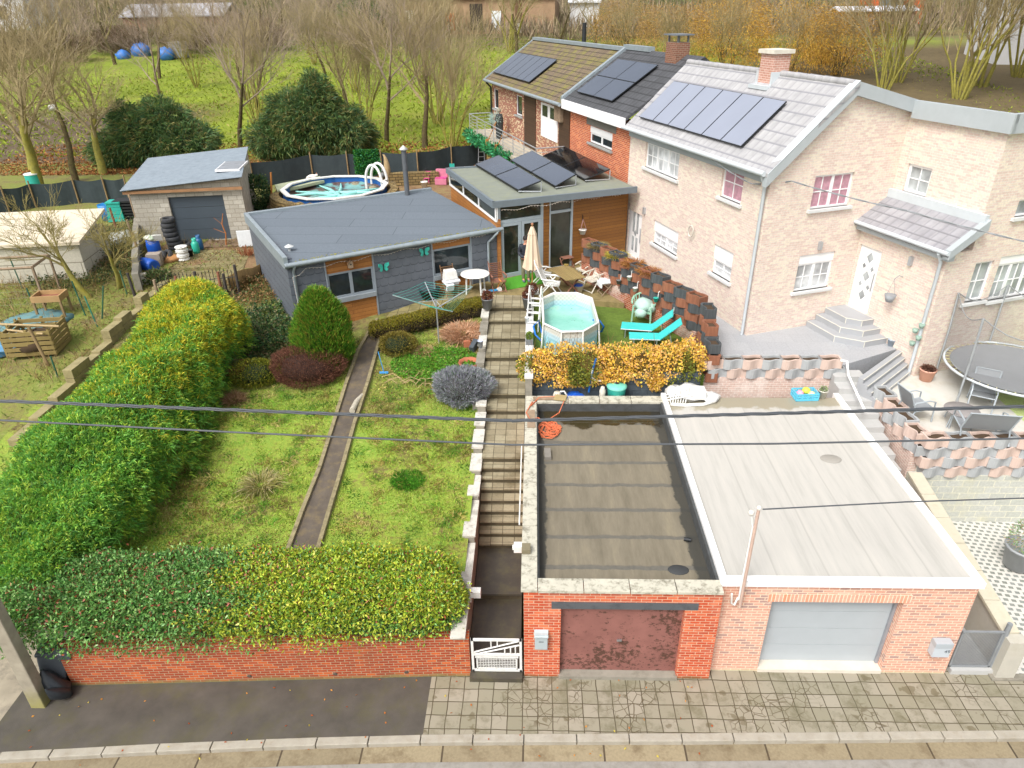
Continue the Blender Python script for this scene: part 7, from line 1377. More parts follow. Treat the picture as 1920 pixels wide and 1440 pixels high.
cm, cnt, cp_ = newmat('pool_cover'); g_ = geom(cnt); a1 = noise(cnt, g_, .7, 5, .65); base = ramp(cnt, a1, [(.42, lin('#54433a')), (.52, lin('#67524a')), (.56, lin('#6f9c98')), (.68, lin('#86b8b2'))]); cnt.links.new(base, cp_.inputs['Base Color']); cp_.inputs['Roughness'].default_value = .35
b = MB(); vs = [(0, 0, .6)]; fs = []; m_ = 36; rr_ = 12
for i in range(1, rr_+1):
    for j in range(m_): a = 6.2832*j/m_; r_ = (PR-.1)*i/rr_; vs.append((r_*math.cos(a), r_*math.sin(a), .6+.035*math.sin(r_*4+a*3)+(.12 if i == rr_ else 0)))
for j in range(m_): fs.append((0, 1+j, 1+(j+1) % m_))
for i in range(rr_-1):
    for j in range(m_): fs.append((1+i*m_+j, 1+(i+1)*m_+j, 1+(i+1)*m_+(j+1) % m_, 1+i*m_+(j+1) % m_))
b.add(vs, fs, True); b.obj('cover', cm, t); b = MB(); random.seed(12)
for a0, a1_, bow in ((2.9, 5.9, .4), (3.3, .1, -.3), (2.2, 5.3, .2), (4.2, 6.1, -.3), (1.7, 4.6, .5), (3.9, .5, .2)):
    p0, p1 = Vector((math.cos(a0), math.sin(a0), 0))*2.4, Vector((math.cos(a1_), math.sin(a1_), 0))*2.4; m2 = (p0+p1)/2+Vector((bow, -bow, 0)); b.tube([(p0.x, p0.y, .66), ((p0.x+m2.x)/2+.1, (p0.y+m2.y)/2, .68), (m2.x, m2.y, .67), ((p1.x+m2.x)/2, (p1.y+m2.y)/2-.1, .68), (p1.x, p1.y, .66)], [.04, .1, .08, .13, .04], 6)
b.obj('cover_fold', M('cover_turquoise', '#8fd0c8', .4, .06), t)
stone = brickmat('rubble_stone', '#8a7448', '#6f5c3a', '#40341f', .34, .16, .02, extra='#a08a5a', dirt='#5a5030', dirt_amt=.5, bstr=.8)
sw_ = thing('stone_wall', 'low rubble stone wall ringing the large round pool', 'wall', (-10.45, 27.5, 3.0)); b = MB(); b.at(); vs = []; fs = []; m_ = 40
for i in range(m_+1):
    a = R(160)+R(235)*i/m_; j_ = random.uniform(-.06, .06); vs += [((PR+.2)*math.cos(a), (PR+.2)*math.sin(a), 0), ((PR+.75+j_)*math.cos(a), (PR+.75+j_)*math.sin(a), 0), ((PR+.62+j_)*math.cos(a), (PR+.62+j_)*math.sin(a), .85+j_), ((PR+.2)*math.cos(a), (PR+.2)*math.sin(a), .88+j_)]
for i in range(m_):
    for k in range(4): fs.append((4*i+k, 4*i+(k+1) % 4, 4*i+4+(k+1) % 4, 4*i+4+k))
b.add(vs, fs); b.obj('wall', stone, sw_)
b = MB(); b.at(0, 0, .45).box(-1.5, -.35, -.45, 1.5, .35, .5)
bank = thing('stone_wall', 'low rubble stone retaining wall at the right of the large pool by the pink chairs', 'wall', Pv(780, 345, 3.0), R(8)); b = MB(); b.box(-2.2, -.2, -.1, 1.4, .25, .7); b.obj('wall', stone, bank)
t = thing('pool_ladder', 'white arched pool ladder at the right side of the large round pool', 'ladder', Pv(708, 358, 3.4), R(-20))
for s in (-.28, .28): b = MB(); b.tube([(-.5, s, -.4)]+[(.5*math.cos(R(180-15*k)), s, .55+.9*math.sin(R(15*k))) for k in range(13)]+[(.62, s, -.4)], .075, 8); b.obj('rail', wplast, t)
for k in range(3): b = MB(); b.cbox(.5, 0, .0+.3*k, .16, .5, .05); b.obj('step', wplast, t)
t = thing('cat', 'white cat with ginger ears curled on the plank deck beside the large pool', 'cat', Pv(585, 336, 3.95), R(10)); cat = M('white_fur', '#dcd8d0', .95, .04); bo = skin_body('body', [[(-.2, 0, .13, .09), (-.06, 0, .16, .12), (.1, 0, .15, .11), (.22, 0, .18, .07), (.3, 0, .24, .075), (.36, 0, .22, .045)], [(-.2, 0, .13, .09), (-.3, -.08, .05, .03), (-.2, -.2, .04, .025), (.0, -.22, .04, .02)], [(.1, 0, .15, .11), (.2, .07, .04, .03), (.3, .08, .03, .03)], [(.1, 0, .15, .11), (.2, -.07, .04, .03), (.3, -.08, .03, .03)]], t, cat); b = MB()
for s in (-1, 1): b.add([(.27, s*.03, .29), (.31, s*.07, .28), (.29, s*.06, .36), (.26, s*.05, .3)], [(0, 1, 2), (1, 3, 2), (3, 0, 2), (0, 3, 1)])
b.obj('ears', M('ginger', '#b07a5a', .9), t)
dk = [P(515, 346, 3.9), P(600, 330, 3.9), P(608, 338, 3.9), P(520, 358, 3.9)]; b = MB(); b.prism([(q.x, q.y) for q in dk], 3.75, 3.9); b.prism([(q.x*.98+pcx*.0, q.y) for q, pcx in zip(dk, [0]*4)], 3.0, 3.75) if False else None
tag(b.obj('deck', plankmat('pale_deck', '#b9bfa0', '#aab090', '#6a6f55', .14, 3), None), 'pale greenish plank deck at the back left of the large pool', 'deck')
# fence
fm = M('shade_net', '#2f3a3e', .8, .12, 2, '#3f4a4c', .4, 1, bmp=.2)
post_m = M('fence_post_wood', '#8a7452', .9, .2, 6)
fp = [(-20, 392, 385), (-60, 402, 395)]
ft = [P(478, 352, 3.0), P(588, 335, 3.0), P(655, 333, 3.0), P(718, 330, 3.0), P(785, 330, 3.0), P(848, 318, 3.0), P(912, 308, 3.0)]
def fence(name, label, pts, h, extra=()):
    t = thing(name, label, 'fence', (pts[0].x, pts[0].y, pts[0].z)); o_ = pts[0].copy(); b = MB(); vs = []; fs = []
    for a_, c_ in zip(pts, pts[1:]):
        n0 = len(vs); d_ = c_-a_; nn = Vector((-d_.y, d_.x, 0)).normalized()
        for k in range(9): f_ = k/8; q = a_.lerp(c_, f_)-o_; sag = .09*math.sin(math.pi*f_); w_ = .03*math.sin(f_*9); vs += [tuple(q+nn*w_), tuple(q+nn*w_+Vector((0, 0, h-sag)))]
        for k in range(8): fs.append((n0+2*k, n0+2*k+2, n0+2*k+3, n0+2*k+1))
    b.add(vs, fs); s_ = b.obj('screen', fm, t); sm_ = s_.modifiers.new('thickness', 'SOLIDIFY'); sm_.thickness = .01
    for q in pts: b = MB(); b.cyl(q.x-o_.x, q.y-o_.y-.05, -.1, h+.18, .045, 7); b.obj('post', post_m, t)
    return t
fence('net_fence', 'dark net fence with wooden posts behind the large round pool', ft, 1.45)
fence('net_fence', 'dark net fence running from the left edge to the block garage', [P(-60, 412, 3.0), P(20, 400, 3.0), P(70, 390, 3.0), P(150, 382, 3.0), P(205, 380, 3.0), P(245, 378, 3.0)], 1.3)
t = thing('artificial_ivy', 'square panel of artificial ivy hung on the dark net fence', 'screen', Pv(692, 336, 3.2), R(5)); n = 2200; p = np.stack([rng.uniform(-.75, .75, n), rng.uniform(-.06, .0, n), rng.uniform(.25, 1.75, n)], 1); dd = unit(n)*.7; dd[:, 1] -= .6; leafmesh('foliage', p, dd, .12, .09, pick(['#2f7a34', '#3f8f3a', '#5fa044', '#24602c', '#4f9a6a'], n, .25), LM, t); b = MB(); b.box(-.75, .0, .25, .75, .03, 1.75); b.obj('backing', M('panel_green', '#1f4a28', .9, .2), t)
for i in range(3): pass
t = thing('moon_statue', 'tall crescent moon garden figure with a seated gnome in front of the fence', 'statue', Pv(722, 338, 3.3)); b = MB(); pts = [(.12*math.cos(a), .0, .75+.75*math.sin(a)) for a in [R(-95+18*k) for k in range(11)]]; b.tube([(x*1.6, y, z) for x, y, z in pts], [.05, .1, .15, .18, .2, .19, .17, .13, .09, .06, .02], 8); b.obj('moon', M('moon_beige', '#a8926c', .9, .15, 6), t); b = MB(); b.ball(-.05, -.2, .35, .15, 8, 1.2); b.ball(-.05, -.22, .62, .09, 8); b.obj('gnome', gpot, t)
rk = M('garden_rock', '#8f8670', .95, .3, 5)
for i, (px, py, s, lb) in enumerate(((668, 352, .32, 'pale rock left of the ivy panel'), (700, 358, .28, 'rock under the ivy panel'), (735, 352, .3, 'rock beside the moon figure'))): b = MB(); b.ball(0, 0, s*.4, s, 8, .7, .18); tag(b.obj('rock', rk, None, Pv(px, py, 3.4)), lb, 'rock', 'rocks by the pool fence')
pink = M('pink_plastic', '#c84a8a', .5, .08); pinkl = M('light_pink', '#c87890', .6, .1)
t = thing('toy_chair', 'small pink childrens armchair by the white bucket', 'chair', Pv(802, 342, 3.1), R(-20)); b = MB(); b.cbox(0, 0, .26, .34, .34, .03); b.obj('seat', pink, t); b = MB(); b.cbox(0, .16, .45, .34, .03, .36); b.obj('backrest', pink, t)
for x in (-.15, .15):
    for y in (-.14, .14): b = MB(); b.tube([(x, y, .26), (x*1.15, y*1.15, 0)], .022, 5); b.obj('leg', pink, t)
    b = MB(); b.cbox(x*1.1, .0, .44, .04, .32, .03); b.obj('armrest', pink, t)
t = thing('toy_kitchen', 'light pink toy bench by the glass extension', 'toy', Pv(828, 345, 3.0), R(-5)); b = MB(); b.box(-.35, -.25, 0, .35, .25, .35); b.box(-.35, .2, .35, .35, .26, .85); b.obj('body', pinkl, t, bevel=.02); b = MB(); b.box(-.33, -.24, .352, .33, .19, .4); b.obj('seat', pink, t)
t = potplant('bucket', 'white paint bucket beside the pink childrens chair', 'bucket', Pv(796, 352, 3.0), .2, .36, wplast)
t = thing('bird_cage', 'dark wire bird cage lantern by the pink chair', 'bird cage', Pv(800, 336, 3.2)); b = MB()
for k in range(8): a = k*.785; b.tube([(.18*math.cos(a), .18*math.sin(a), 0), (.18*math.cos(a), .18*math.sin(a), .4), (.1*math.cos(a), .1*math.sin(a), .58), (0, 0, .66)], .012, 4)
b.obj('cage', black, t)
t = thing('step_ladder', 'aluminium step ladder leaning against the corner of the mottled house', 'ladder', Pv(903, 312, 3.0)); b = MB()
for x in (-.22, .22): b.tube([(x, 0, 0), (x*.7, .3, 1.7)], .03, 5)
b.obj('rail', alu, t); b = MB()
for k in range(5): b.cbox(0, .06*k+.05, .3+.3*k, .4, .06, .03)
b.obj('step', alu, t)
t = thing('broom', 'green broom leaning on the dark net fence', 'broom', Pv(848, 322, 3.0)); b = MB(); b.tube([(0, 0, .5), (0, .1, 1.6)], .02, 5); b.obj('handle', post_m, t); b = MB(); b.at(0, .03, .25).prism([(-.16, -.04), (.16, -.04), (.16, .04), (-.16, .04)], -.25, .25); b.obj('head', turqd, t)
b = MB(); b.cyl(0, 0, 0, .35, .22, 12); tag(b.obj('planter_pot', gpot, None, Pv(780, 335, 3.3)), 'low grey trough of plants against the fence right of the moon figure', 'plant pot')
b = MB(); b.tube([(0, 0, 0), (.25, .1, 1.9)], .05, 6); tag(b.obj('stake', M('orange_wood', '#b5763a', .8, .15), None, Pv(510, 392, 3.0)), 'orange brown stake leaning between the block garage and the pool', 'stake')
tt = thing('ivy_bush', 'ivy covered bush against the side wall of the block garage', 'shrub', Pv(487, 395, 3.0)); p, u = blob(2500, (0, 0, .9), (.55, 1.2, .9), .6, .3, 2, 8); leafmesh('foliage', p, u+unit(2500)*.6, .14, .09, pick(['#3a5a34', '#4a6a3c', '#5f6a3a', '#2f4a2c'], 2500, .25), LM, tt)
# balcony things
def MFp(px, py, v): u, z = MF.px(px, py); return u
t = thing('garland', 'green artificial garland draped under the balcony railing of the mottled house', 'garland', tuple(MF.pt(4, -1.65, bz-.1))); n = 3500; s = rng.random(n); al = MF.pt(1)-MF.pt(0); ctr = np.array([np.array(al)*((q_-.45)*9.5) for q_ in s]); rad = unit(n)*(.16+.14*rng.random((n, 1))); p = ctr+rad; p[:, 2] += -.08-.25*np.abs(np.sin(s*9))*.6; leafmesh('foliage', p, rad+unit(n)*.1, .2, .07, pick(['#2a7a4a', '#3fa06a', '#1f5a38', '#4fb07a', '#3a8a44'], n, .25), LM, t)
for i, (u_, lb) in enumerate(((4.6, 'wooden oar leaning on the balcony railing near the door'), (6.6, 'second wooden oar leaning on the right part of the balcony railing'))): q = MF.pt(u_, -1.7, bz-.1); b = MB(); b.tube([(0, 0, 0), tuple((MF.pt(.4, .5)-MF.pt(0))+Vector((0, 0, 1.25)))], .03, 5); b.tube([(0, 0, -.1), (0, 0, .25)], .09, 6); tag(b.obj('oar', M('oar_wood', '#a8743a', .6), None, tuple(q)), lb, 'oar', 'oars on the balcony')
q = MF.pt(3.9, -.7, bz); t = thing('statue', 'figure in dark clothes with pale feathers on the balcony', 'statue', tuple(q)); b = MB(); b.lathe([(.2, 0), (.22, .6), (.26, 1.1), (.2, 1.4), (.06, 1.45)], 10); b.obj('body', M('statue_dark', '#3a3f3f', .9, .2), t); b = MB(); b.ball(0, 0, 1.62, .14, 8); b.obj('head', M('statue_bark', '#8f8a7a', .9), t); p, u = blob(300, (-.2, 0, 1.15), (.25, .25, .2), .3, .2, 2, 3); leafmesh('feathers', p, u, .3, .03, pick(['#a8c4bc', '#c4d4cc'], 300), LMD, t)
u1, z1 = MF.px(1052, 207); q = MF.pt(u1, -.2, z1-.5); t = thing('crate', 'slatted wooden crate hung on the dark cladding beside the balcony door', 'crate', tuple(q), MF.a); b = MB()
for k in range(5): b.box(-.4+k*.18, -.02, 0, -.28+k*.18, 0, 1.0)
b.box(-.4, 0, 0, .46, .18, .05); b.box(-.4, 0, .95, .46, .18, 1.0); b.box(-.4, 0, 0, -.37, .18, 1.0); b.box(.43, 0, 0, .46, .18, 1.0); b.obj('slats', woodg, t)
# ---- block garage yard
def tyre(label, loc, rz=0, tilt=None, r_=.31, w_=.2, group='tyres by the block garage'):
    b = MB(); prof = [(r_*.6, 0), (r_*.9, 0), (r_, w_*.2), (r_, w_*.8), (r_*.9, w_), (r_*.6, w_), (r_*.55, w_*.8), (r_*.55, w_*.2), (r_*.6, 0)]
    if tilt is not None: b.at(0, 0, 0, rz, tilt)
    b.lathe(prof, 20); return tag(b.obj('tyre', rubber, None, loc), label, 'tyre', group)
q = Pv(330, 468, 3.0); order = ['bottom tyre of the tall stack beside the anthracite garage door', 'second tyre from the bottom of the tall stack', 'third tyre from the bottom of the tall stack', 'middle tyre of the tall stack', 'third tyre from the top of the tall stack', 'second tyre from the top of the tall stack', 'topmost tyre of the tall stack beside the anthracite garage door']
for i, lb in enumerate(order): tyre(lb, (q[0]+random.uniform(-.05, .05)-(.0 if i < 3 else .08), q[1]+random.uniform(-.04, .04), 3.0+.205*i))
tyre('single wide tyre lying flat before the garage door, next to the tall stack', Pv(346, 466, 3.0), r_=.38, w_=.28)
tyre('leaning tyre propped against the blue barrel', Pv(305, 484, 3.1), R(-30), R(55)); tyre('leaning tyre with a white stripe propped against the stack', Pv(318, 482, 3.1), R(-35), R(60))
for i, lb in enumerate(('lower white wheel rim of the pile before the tyres', 'middle white wheel rim of the pile before the tyres', 'upper white wheel rim of the pile before the tyres')): b = MB(); b.lathe([(.05, .1), (.16, .06), (.25, .0), (.26, .04), (.22, .08), (.22, .14), (.26, .17), (.25, .2), (.17, .16), (.05, .14)], 16); tag(b.obj('wheel_rim', wplast, None, (Pv(345, 487, 3.0)[0], Pv(345, 487, 3.0)[1], 3.0+.2*i)), lb, 'wheel rim', 'white wheel rims')
def bottle(label, loc, mat): t = thing('gas_bottle', label, 'gas bottle', loc, 0, 'gas bottles'); b = MB(); b.lathe([(0, .03), (.15, .03), (.16, .1), (.16, .42), (.1, .52), (.04, .54), (0, .55)], 16); b.lathe([(.14, 0), (.14, .04)], 16); b.obj('tank', mat, t); b = MB(); b.lathe([(.09, .5), (.1, .66), (.085, .66), (.08, .52)], 14); b.obj('collar', mat, t)
bottle('turquoise gas bottle in front of the anthracite garage door', Pv(369, 474, 3.0), M('gas_turquoise', '#2fa890', .4, .05)); bottle('dark blue gas bottle half hidden behind the turquoise one', Pv(376, 468, 3.0), M('gas_blue', '#1f5a88', .4, .05))
potplant('bucket', 'black bucket holding a white cloth between wheel rims and gas bottles', 'bucket', Pv(357, 480, 3.0), .15, .28, black)
t = thing('barrel', 'blue plastic barrel topped with a printed compost bag left of the tyre stack', 'barrel', Pv(293, 482, 3.0)); b = MB(); b.lathe([(0, 0), (.25, 0), (.28, .3), (.28, .55), (.25, .8), (0, .82)], 18); b.obj('drum', blueP, t)
bagm = M('printed_bag', '#d0d0c4', .5, .15, 6, '#3a8a3a', .9, 3); b = MB(); b.ball(0, 0, .05, .33, 10, .3, .2); tag(b.obj('compost_bag', bagm, None, (Pv(293, 482, 3.0)[0], Pv(293, 482, 3.0)[1], 3.83)), 'green and white printed bag lying on the upright blue barrel', 'bag')
t = thing('barrel', 'blue barrel lying on its side at the yard wall', 'barrel', Pv(272, 506, 2.9), R(60)); b = MB(); b.at(0, 0, .28, 0, R(90)).lathe([(0, 0), (.26, 0), (.28, .2), (.28, .5), (.26, .75), (.2, .76), (.0, .7)], 18); b.obj('drum', blueP, t)
b = MB(); b.cbox(0, 0, .12, .1, .05, .04)
b = MB(); b.at(0, 0, .2, .4, R(70)).cbox(0, 0, 0, .3, .5, .14); tag(b.obj('compost_bag', M('printed_bag_yellow', '#d8d4c8', .5, .1, 5, '#c8a020', .9, 3), None, Pv(272, 532, 2.85), 0, .04), 'white and yellow printed bag slumped by the yard wall', 'bag')
bx = M('grey_block', '#9a8f84', .9, .1, 5)
for i, lb in enumerate(('lower grey block of the pair in the garage yard', 'upper grey block of the pair in the garage yard')): b = MB(); b.cbox(0, 0, .15, .55, .4, .29); tag(b.obj('concrete_block', bx, None, (Pv(294, 500, 2.95)[0], Pv(294, 500, 2.95)[1], 2.95+.295*i), .2, .01), lb, 'block', 'grey blocks in the yard')
b = MB(); b.ball(0, 0, .08, .4, 10, .4, .3); tag(b.obj('cardboard', M('wet_cardboard', '#a87a4c', .9, .15), None, Pv(325, 488, 3.0)), 'collapsed brown cardboard box in the garage yard', 'cardboard')
b = MB(); b.at(0, 0, .9, .4, R(20)).cbox(0, 0, 0, .35, .03, .28); tag(b.obj('panel', wplast, None, Pv(305, 484, 3.0)), 'small white panel resting on the leaning tyres', 'panel')
b = MB(); b.at(0, 0, .0, .3, R(-12)).lathe([(.0, .0), (.3, 0), (.3, .02), (0, .02)], 18) if False else b.at(0, 0, .45, R(9)).box(-.32, 0, -.45, .32, .04, .3); tag(b.obj('panel', cloth, None, Pv(462, 463, 3.0), 0, .1), 'rounded white panel leaning on the garage wall by the bungalow', 'panel')
b = MB(); b.tube([(0, 0, 0), (.05, .1, .5), (-.08, .2, .9), (.0, .35, 1.35)], [.035, .03, .025, .015], 6); b.tube([(.05, .1, .5), (-.5, .2, .7)], .012, 4); b.tube([(-.08, .2, .9), (-.4, .2, 1.2)], .01, 4); tag(b.obj('branch', M('orange_branch', '#9a6236', .9, .15), None, Pv(424, 459, 3.0)), 'forked brown branch leaning on the anthracite garage door', 'branch')
b = MB(); random.seed(4)
for i in range(60): a = random.uniform(0, 6.28); L = random.uniform(.3, .8); b.tube([(.3*math.cos(a)*random.random(), .3*math.sin(a)*random.random(), .05), (.5*math.cos(a)*L, .5*math.sin(a)*L, .3*random.random()+.1)], .012, 3)
tag(b.obj('twig_pile', M('red_twigs', '#8a5030', .9, .25), None, Pv(462, 480, 3.0)), 'heap of reddish twigs beside the bungalow corner', 'twigs')
b = MB(); vs = [];
for i in range(9):
    a = R(-50)+R(150)*i/8
    for z in (0, 1.0): vs.append((.55*math.cos(a)+.03*math.sin(i*2), 1.5*math.sin(a), z*(.9+.1*math.sin(i*1.3))))
b.add(vs, [(2*i, 2*i+2, 2*i+3, 2*i+1) for i in range(8)], True); wo = b.obj('reed_mat', brickmat('reed_screen', '#8f7446', '#7a6238', '#4a3a20', .03, 2.5, .006), None, Pv(455, 540, 2.6), R(-15)); sm_ = wo.modifiers.new('thickness', 'SOLIDIFY'); sm_.thickness = .03; tag(wo, 'curled reed screen along the right side of the garage yard', 'screen')
p, u = blob(1400, (0, 0, .25), (.6, .5, .3), .2, .3, 2, 14); tb_ = thing('clippings_heap', 'heap of green hedge clippings beside the printed bag', 'clippings', Pv(298, 530, 2.8)); leafmesh('foliage', p, u+unit(1400), .13, .06, pick(['#5f7a44', '#7d8a54', '#4a5f34', '#8a7d5a'], 1400, .2), LM, tb_)
# iron railing of the yard
t = thing('iron_railing', 'black spiked iron railing with rusty posts in front of the garage yard', 'fence', Pv(300, 572, 2.75)); o_ = Vector(Pv(300, 572, 2.75)); e_ = Vector(Pv(450, 555, 2.75)); d_ = e_-o_; b = MB(); nb = 22
for i in range(nb+1): q = d_*(i/nb); h_ = .95+.15*math.sin(math.pi*((i/nb*2) % 1)); b.tube([tuple(q), (q.x, q.y, h_)], .012, 4); b.tube([(q.x, q.y, h_), (q.x, q.y, h_+.1)], [.022, .002], 4)
for z in (.12, .78): b.tube([(0, 0, z), (d_.x, d_.y, z)], .015, 4)
for i in (7, 8, 14, 15): c_ = d_*((i+.5)/nb); b.tube([(c_.x+.12*math.cos(k*.5)*(1-k/16), c_.y, .5+.12*math.sin(k*.5)*(1-k/16)) for k in range(15)], .008, 3, False)
b.obj('bars', black, t)
for f_, h_, m_ in ((0, 1.0, woodg), (.26, 1.05, rust), (.5, 1.15, M('charred_post', '#3f3a38', .9, .2)), (.78, 1.05, rust), (.84, .95, M('charred_post', '#3f3a38')), (1, 1.25, M('charred_post', '#3f3a38'))): b = MB(); q = d_*f_; b.tube([(q.x, q.y, -.1), (q.x+.03, q.y, h_)], .055, 6); b.obj('post', m_, t)
# stepped wall of concrete kerb blocks along the left of the conifer hedge
kb = M('yellowed_concrete', '#958a64', .95, .15, 5, '#66603c', .5, 1.5, bmp=.4)
t = thing('stepped_block_wall', 'stepped wall of long yellowish concrete blocks left of the conifer hedge', 'wall', (-14.4, 6.0, 0)); zq = lambda y: tz(-14.4, y)
y = 0.0; xoff = 0
seq = [(0.0, .32), (1.0, .34), (2.0, .34), (3.0, .62), (4.0, .36), (4.6, .36), (5.4, .62), (6.3, .62), (7.0, .4), (7.8, .62), (8.4, .36), (9.2, .34)]
for i, (yy_, h_) in enumerate(seq):
    nx_ = seq[i+1][0] if i+1 < len(seq) else yy_+.9; L = nx_-yy_-.02; z = tz(-14.4, 6+yy_)
    for k in range(1 if h_ < .5 else 2): b = MB(); b.box(-.15+.11*(-yy_/9), yy_, z-.05+.3*k, .15+.11*(-yy_/9), yy_+L, z+.24+.3*k); b.obj('block', kb, t, bevel=.01)
t = thing('yard_wall', 'short rough concrete wall standing at the left side of the garage yard', 'wall', Pv(262, 548, 2.75)); o_ = Vector(Pv(262, 548, 2.75)); e_ = Vector(Pv(268, 420, 2.95))-o_; b = MB(); b.at(0, 0, 0, math.atan2(e_.y, e_.x))
for i in range(5): L = e_.length*.75; b.box(L*i/5, -.12, -.2, L*(i+1)/5-.02, .12, .75+.12*(i % 2)+.1*i)
b.obj('wall', conc, t)
for i, (px, py, h_, lb) in enumerate(((256, 470, 1.4, 'grey wooden post leaning by the yard wall'), (268, 500, 1.5, 'split wooden post in front of the yard wall'), (262, 432, 1.8, 'tall wooden post before the corner of the block garage'), (255, 560, 1.0, 'charred stump post at the end of the stepped wall'), (222, 440, 1.3, 'thin rusty post beside the green bin'))): b = MB(); b.tube([(0, 0, -.1), (-.08, .05, h_)], [.06, .05], 6); tag(b.obj('wooden_post', [woodg, post_m, woodg, M('charred_post', '#3f3a38'), rust][i], None, Pv(px, py, 2.85)), lb, 'post', 'posts around the yard')
t = thing('wire_gate', 'green tubular wire gate between the left plot and the garage yard', 'gate', Pv(212, 478, 2.85)); o_ = Vector(Pv(212, 478, 2.85)); e_ = Vector(Pv(246, 472, 2.85))-o_; grn = M('fence_green', '#1f5a48', .5, .1); b = MB(); b.tube([(0, 0, 0), (0, 0, 1.1), (e_.x, e_.y, 1.1), (e_.x, e_.y, 0)], .03, 6); b.tube([(0, 0, .1), (e_.x, e_.y, .1)], .02, 6); b.obj('frame', grn, t); b = MB()
for i in range(9): b.tube([tuple(e_*(i/9)), tuple(e_*(i/9)+Vector((0, 0, 1.1)))], .004, 3, False)
for i in range(7): b.tube([(0, 0, .15*i+.1), (e_.x, e_.y, .15*i+.1)], .004, 3, False)
b.obj('mesh', grn, t)
b = MB(); vs = []
t = thing('plastic_sheet', 'crumpled translucent plastic sheet behind the green wire gate', 'sheet', Pv(225, 465, 2.85)); b.ball(0, .3, .3, .7, 12, .5, .2); b.obj('sheet', M('milky_plastic', '#b9bdb9', .4, .15, 3), t)
for i, (px, py, h_, ln, lb) in enumerate(((160, 590, 1.3, -.25, 'green fence stake left of the fruit tree trunk'), (182, 610, 1.1, -.3, 'lighter green stake by the stepped block wall'), (68, 583, .9, -.2, 'short green stake beside the blue sheet'), (190, 595, 1.2, .8, 'green stake leaning right towards the stepped wall'), (238, 550, .9, -.1, 'green stake beside the yard wall end'), (108, 706, .7, -.05, 'dark green stake in the grass near the stepped wall'), (42, 540, 1.2, -.2, 'green stake in front of the white shed'), (130, 520, 1.3, .5, 'green brace leaning at the white shed'))): q = onhill(px, py); b = MB(); b.tube([(0, 0, -.1), (ln*.5, .05, h_)], .025, 5); tag(b.obj('fence_stake', M('stake_teal', '#2a7a6a', .5) if i == 1 else grn, None, tuple(q)), lb, 'stake', 'green stakes in the left plot')
t = thing('white_shed', 'low whitish panel shed with a sloping white roof behind the lichen fruit tree', 'shed', Pv(60, 530, 2.85), R(8)); pw = M('white_panel', '#c9c4b4', .8, .08, 2, '#9a9484', .5, 1); b = MB(); b.box(-3.2, 0, 0, 2.2, 2.6, 1.6); b.obj('wall', brickmat('shed_panel', '#c4bfb0', '#bbb5a4', '#8a8474', 1.4, .75, .02, bstr=.3, dirt='#99927e', dirt_amt=.4), t); b = MB(); b.add(*slope([(-3.4, -.15, 1.62), (2.35, -.15, 1.62), (2.35, 2.8, 2.2), (-3.4, 2.8, 2.2)])); b.obj('roof', M('pale_roof_sheet', '#d0c4ae', .8, .06, 2, '#b0a488', .5, 1), t)
t = thing('wire_run', 'open weathered timber frame of a run with wire netting in the left plot', 'frame', Pv(0, 578, 2.75), R(10)); b = MB()
for x in (-2.5, 1.6):
    for y in (0, 1.4): b.tube([(x, y, 0), (x, y, 1.5)], .05, 5)
for y in (0, 1.4): b.tube([(-2.5, y, 1.5), (1.6, y, 1.5)], .055, 5)
for x in (-2.5, 1.6): b.tube([(x, 0, 1.5), (x, 1.4, 1.5)], .05, 5)
b.obj('frame', woodg, t); b = MB()
for k in range(16): b.tube([(-2.5+k*.27, 0, 0), (-2.5+k*.27, 0, 1.5)], .004, 3, False)
for k in range(6): b.tube([(-2.5, 0, .25*k+.1), (1.6, 0, .25*k+.1)], .004, 3, False)
b.obj('netting', M('netting_wire', '#8a8474', .6), t)
t = thing('seed_box', 'raised wooden box on legs with a rusty open tray in the left plot', 'planter', tuple(onhill(105, 590)), R(8)); b = MB(); b.box(-.5, -.35, .62, .5, -.3, .85); b.box(-.5, .3, .62, .5, .35, .85); b.box(-.5, -.3, .62, -.45, .3, .85); b.box(.45, -.3, .62, .5, .3, .85); b.obj('box', M('pale_box_wood', '#a8885c', .85, .15), t); b = MB(); b.box(-.45, -.3, .66, .45, .3, .7); b.obj('tray', rust, t)
for x in (-.46, .46):
    for y in (-.3, .3): b = MB(); b.cbox(x, y, .31, .07, .07, .62); b.obj('leg', post_m, t)
t = thing('compost_bin', 'compost bin built from old wooden pallets in the left plot', 'compost bin', tuple(onhill(78, 655)), R(10)); pm = M('pallet_wood', '#8f7d4c', .9, .2, 6, '#5a4e2c', .5, 2)
for (x, y, a) in ((0, -.6, 0), (-.75, 0, R(90)), (.75, 0, R(90)), (0, .6, 0)):
    b = MB(); b.at(x, y, 0, a); W_ = .75 if a == 0 else .6
    for k in range(5): b.box(-W_, -.02, .05+k*.18, W_, .02, .18+k*.18)
    for xx_ in (-W_+.05, 0, W_-.05): b.box(xx_-.04, .021, 0, xx_+.04, .08, .95)
    b.obj('pallet', pm, t)
b = MB(); b.ball(0, 0, .35, .7, 10, .5, .15); b.obj('compost', M('compost', '#4a3a28', .95, .3, 6), t)
for i, (x0, y0, x1, y1, z, lb) in enumerate(((2, 655, 128, 660, .95, 'long pale pole lying across the compost bin'), (30, 664, 98, 672, .9, 'shorter broken pole across the compost bin'))): a_, c_ = onhill(x0, y0), onhill(x1, y1); b = MB(); b.tube([(0, 0, 0), tuple(c_-a_)], .04, 6); tag(b.obj('pole', M('pale_pole', '#a8936c', .9, .1), None, (a_.x, a_.y, a_.z+z)), lb, 'pole', 'poles on the compost bin')
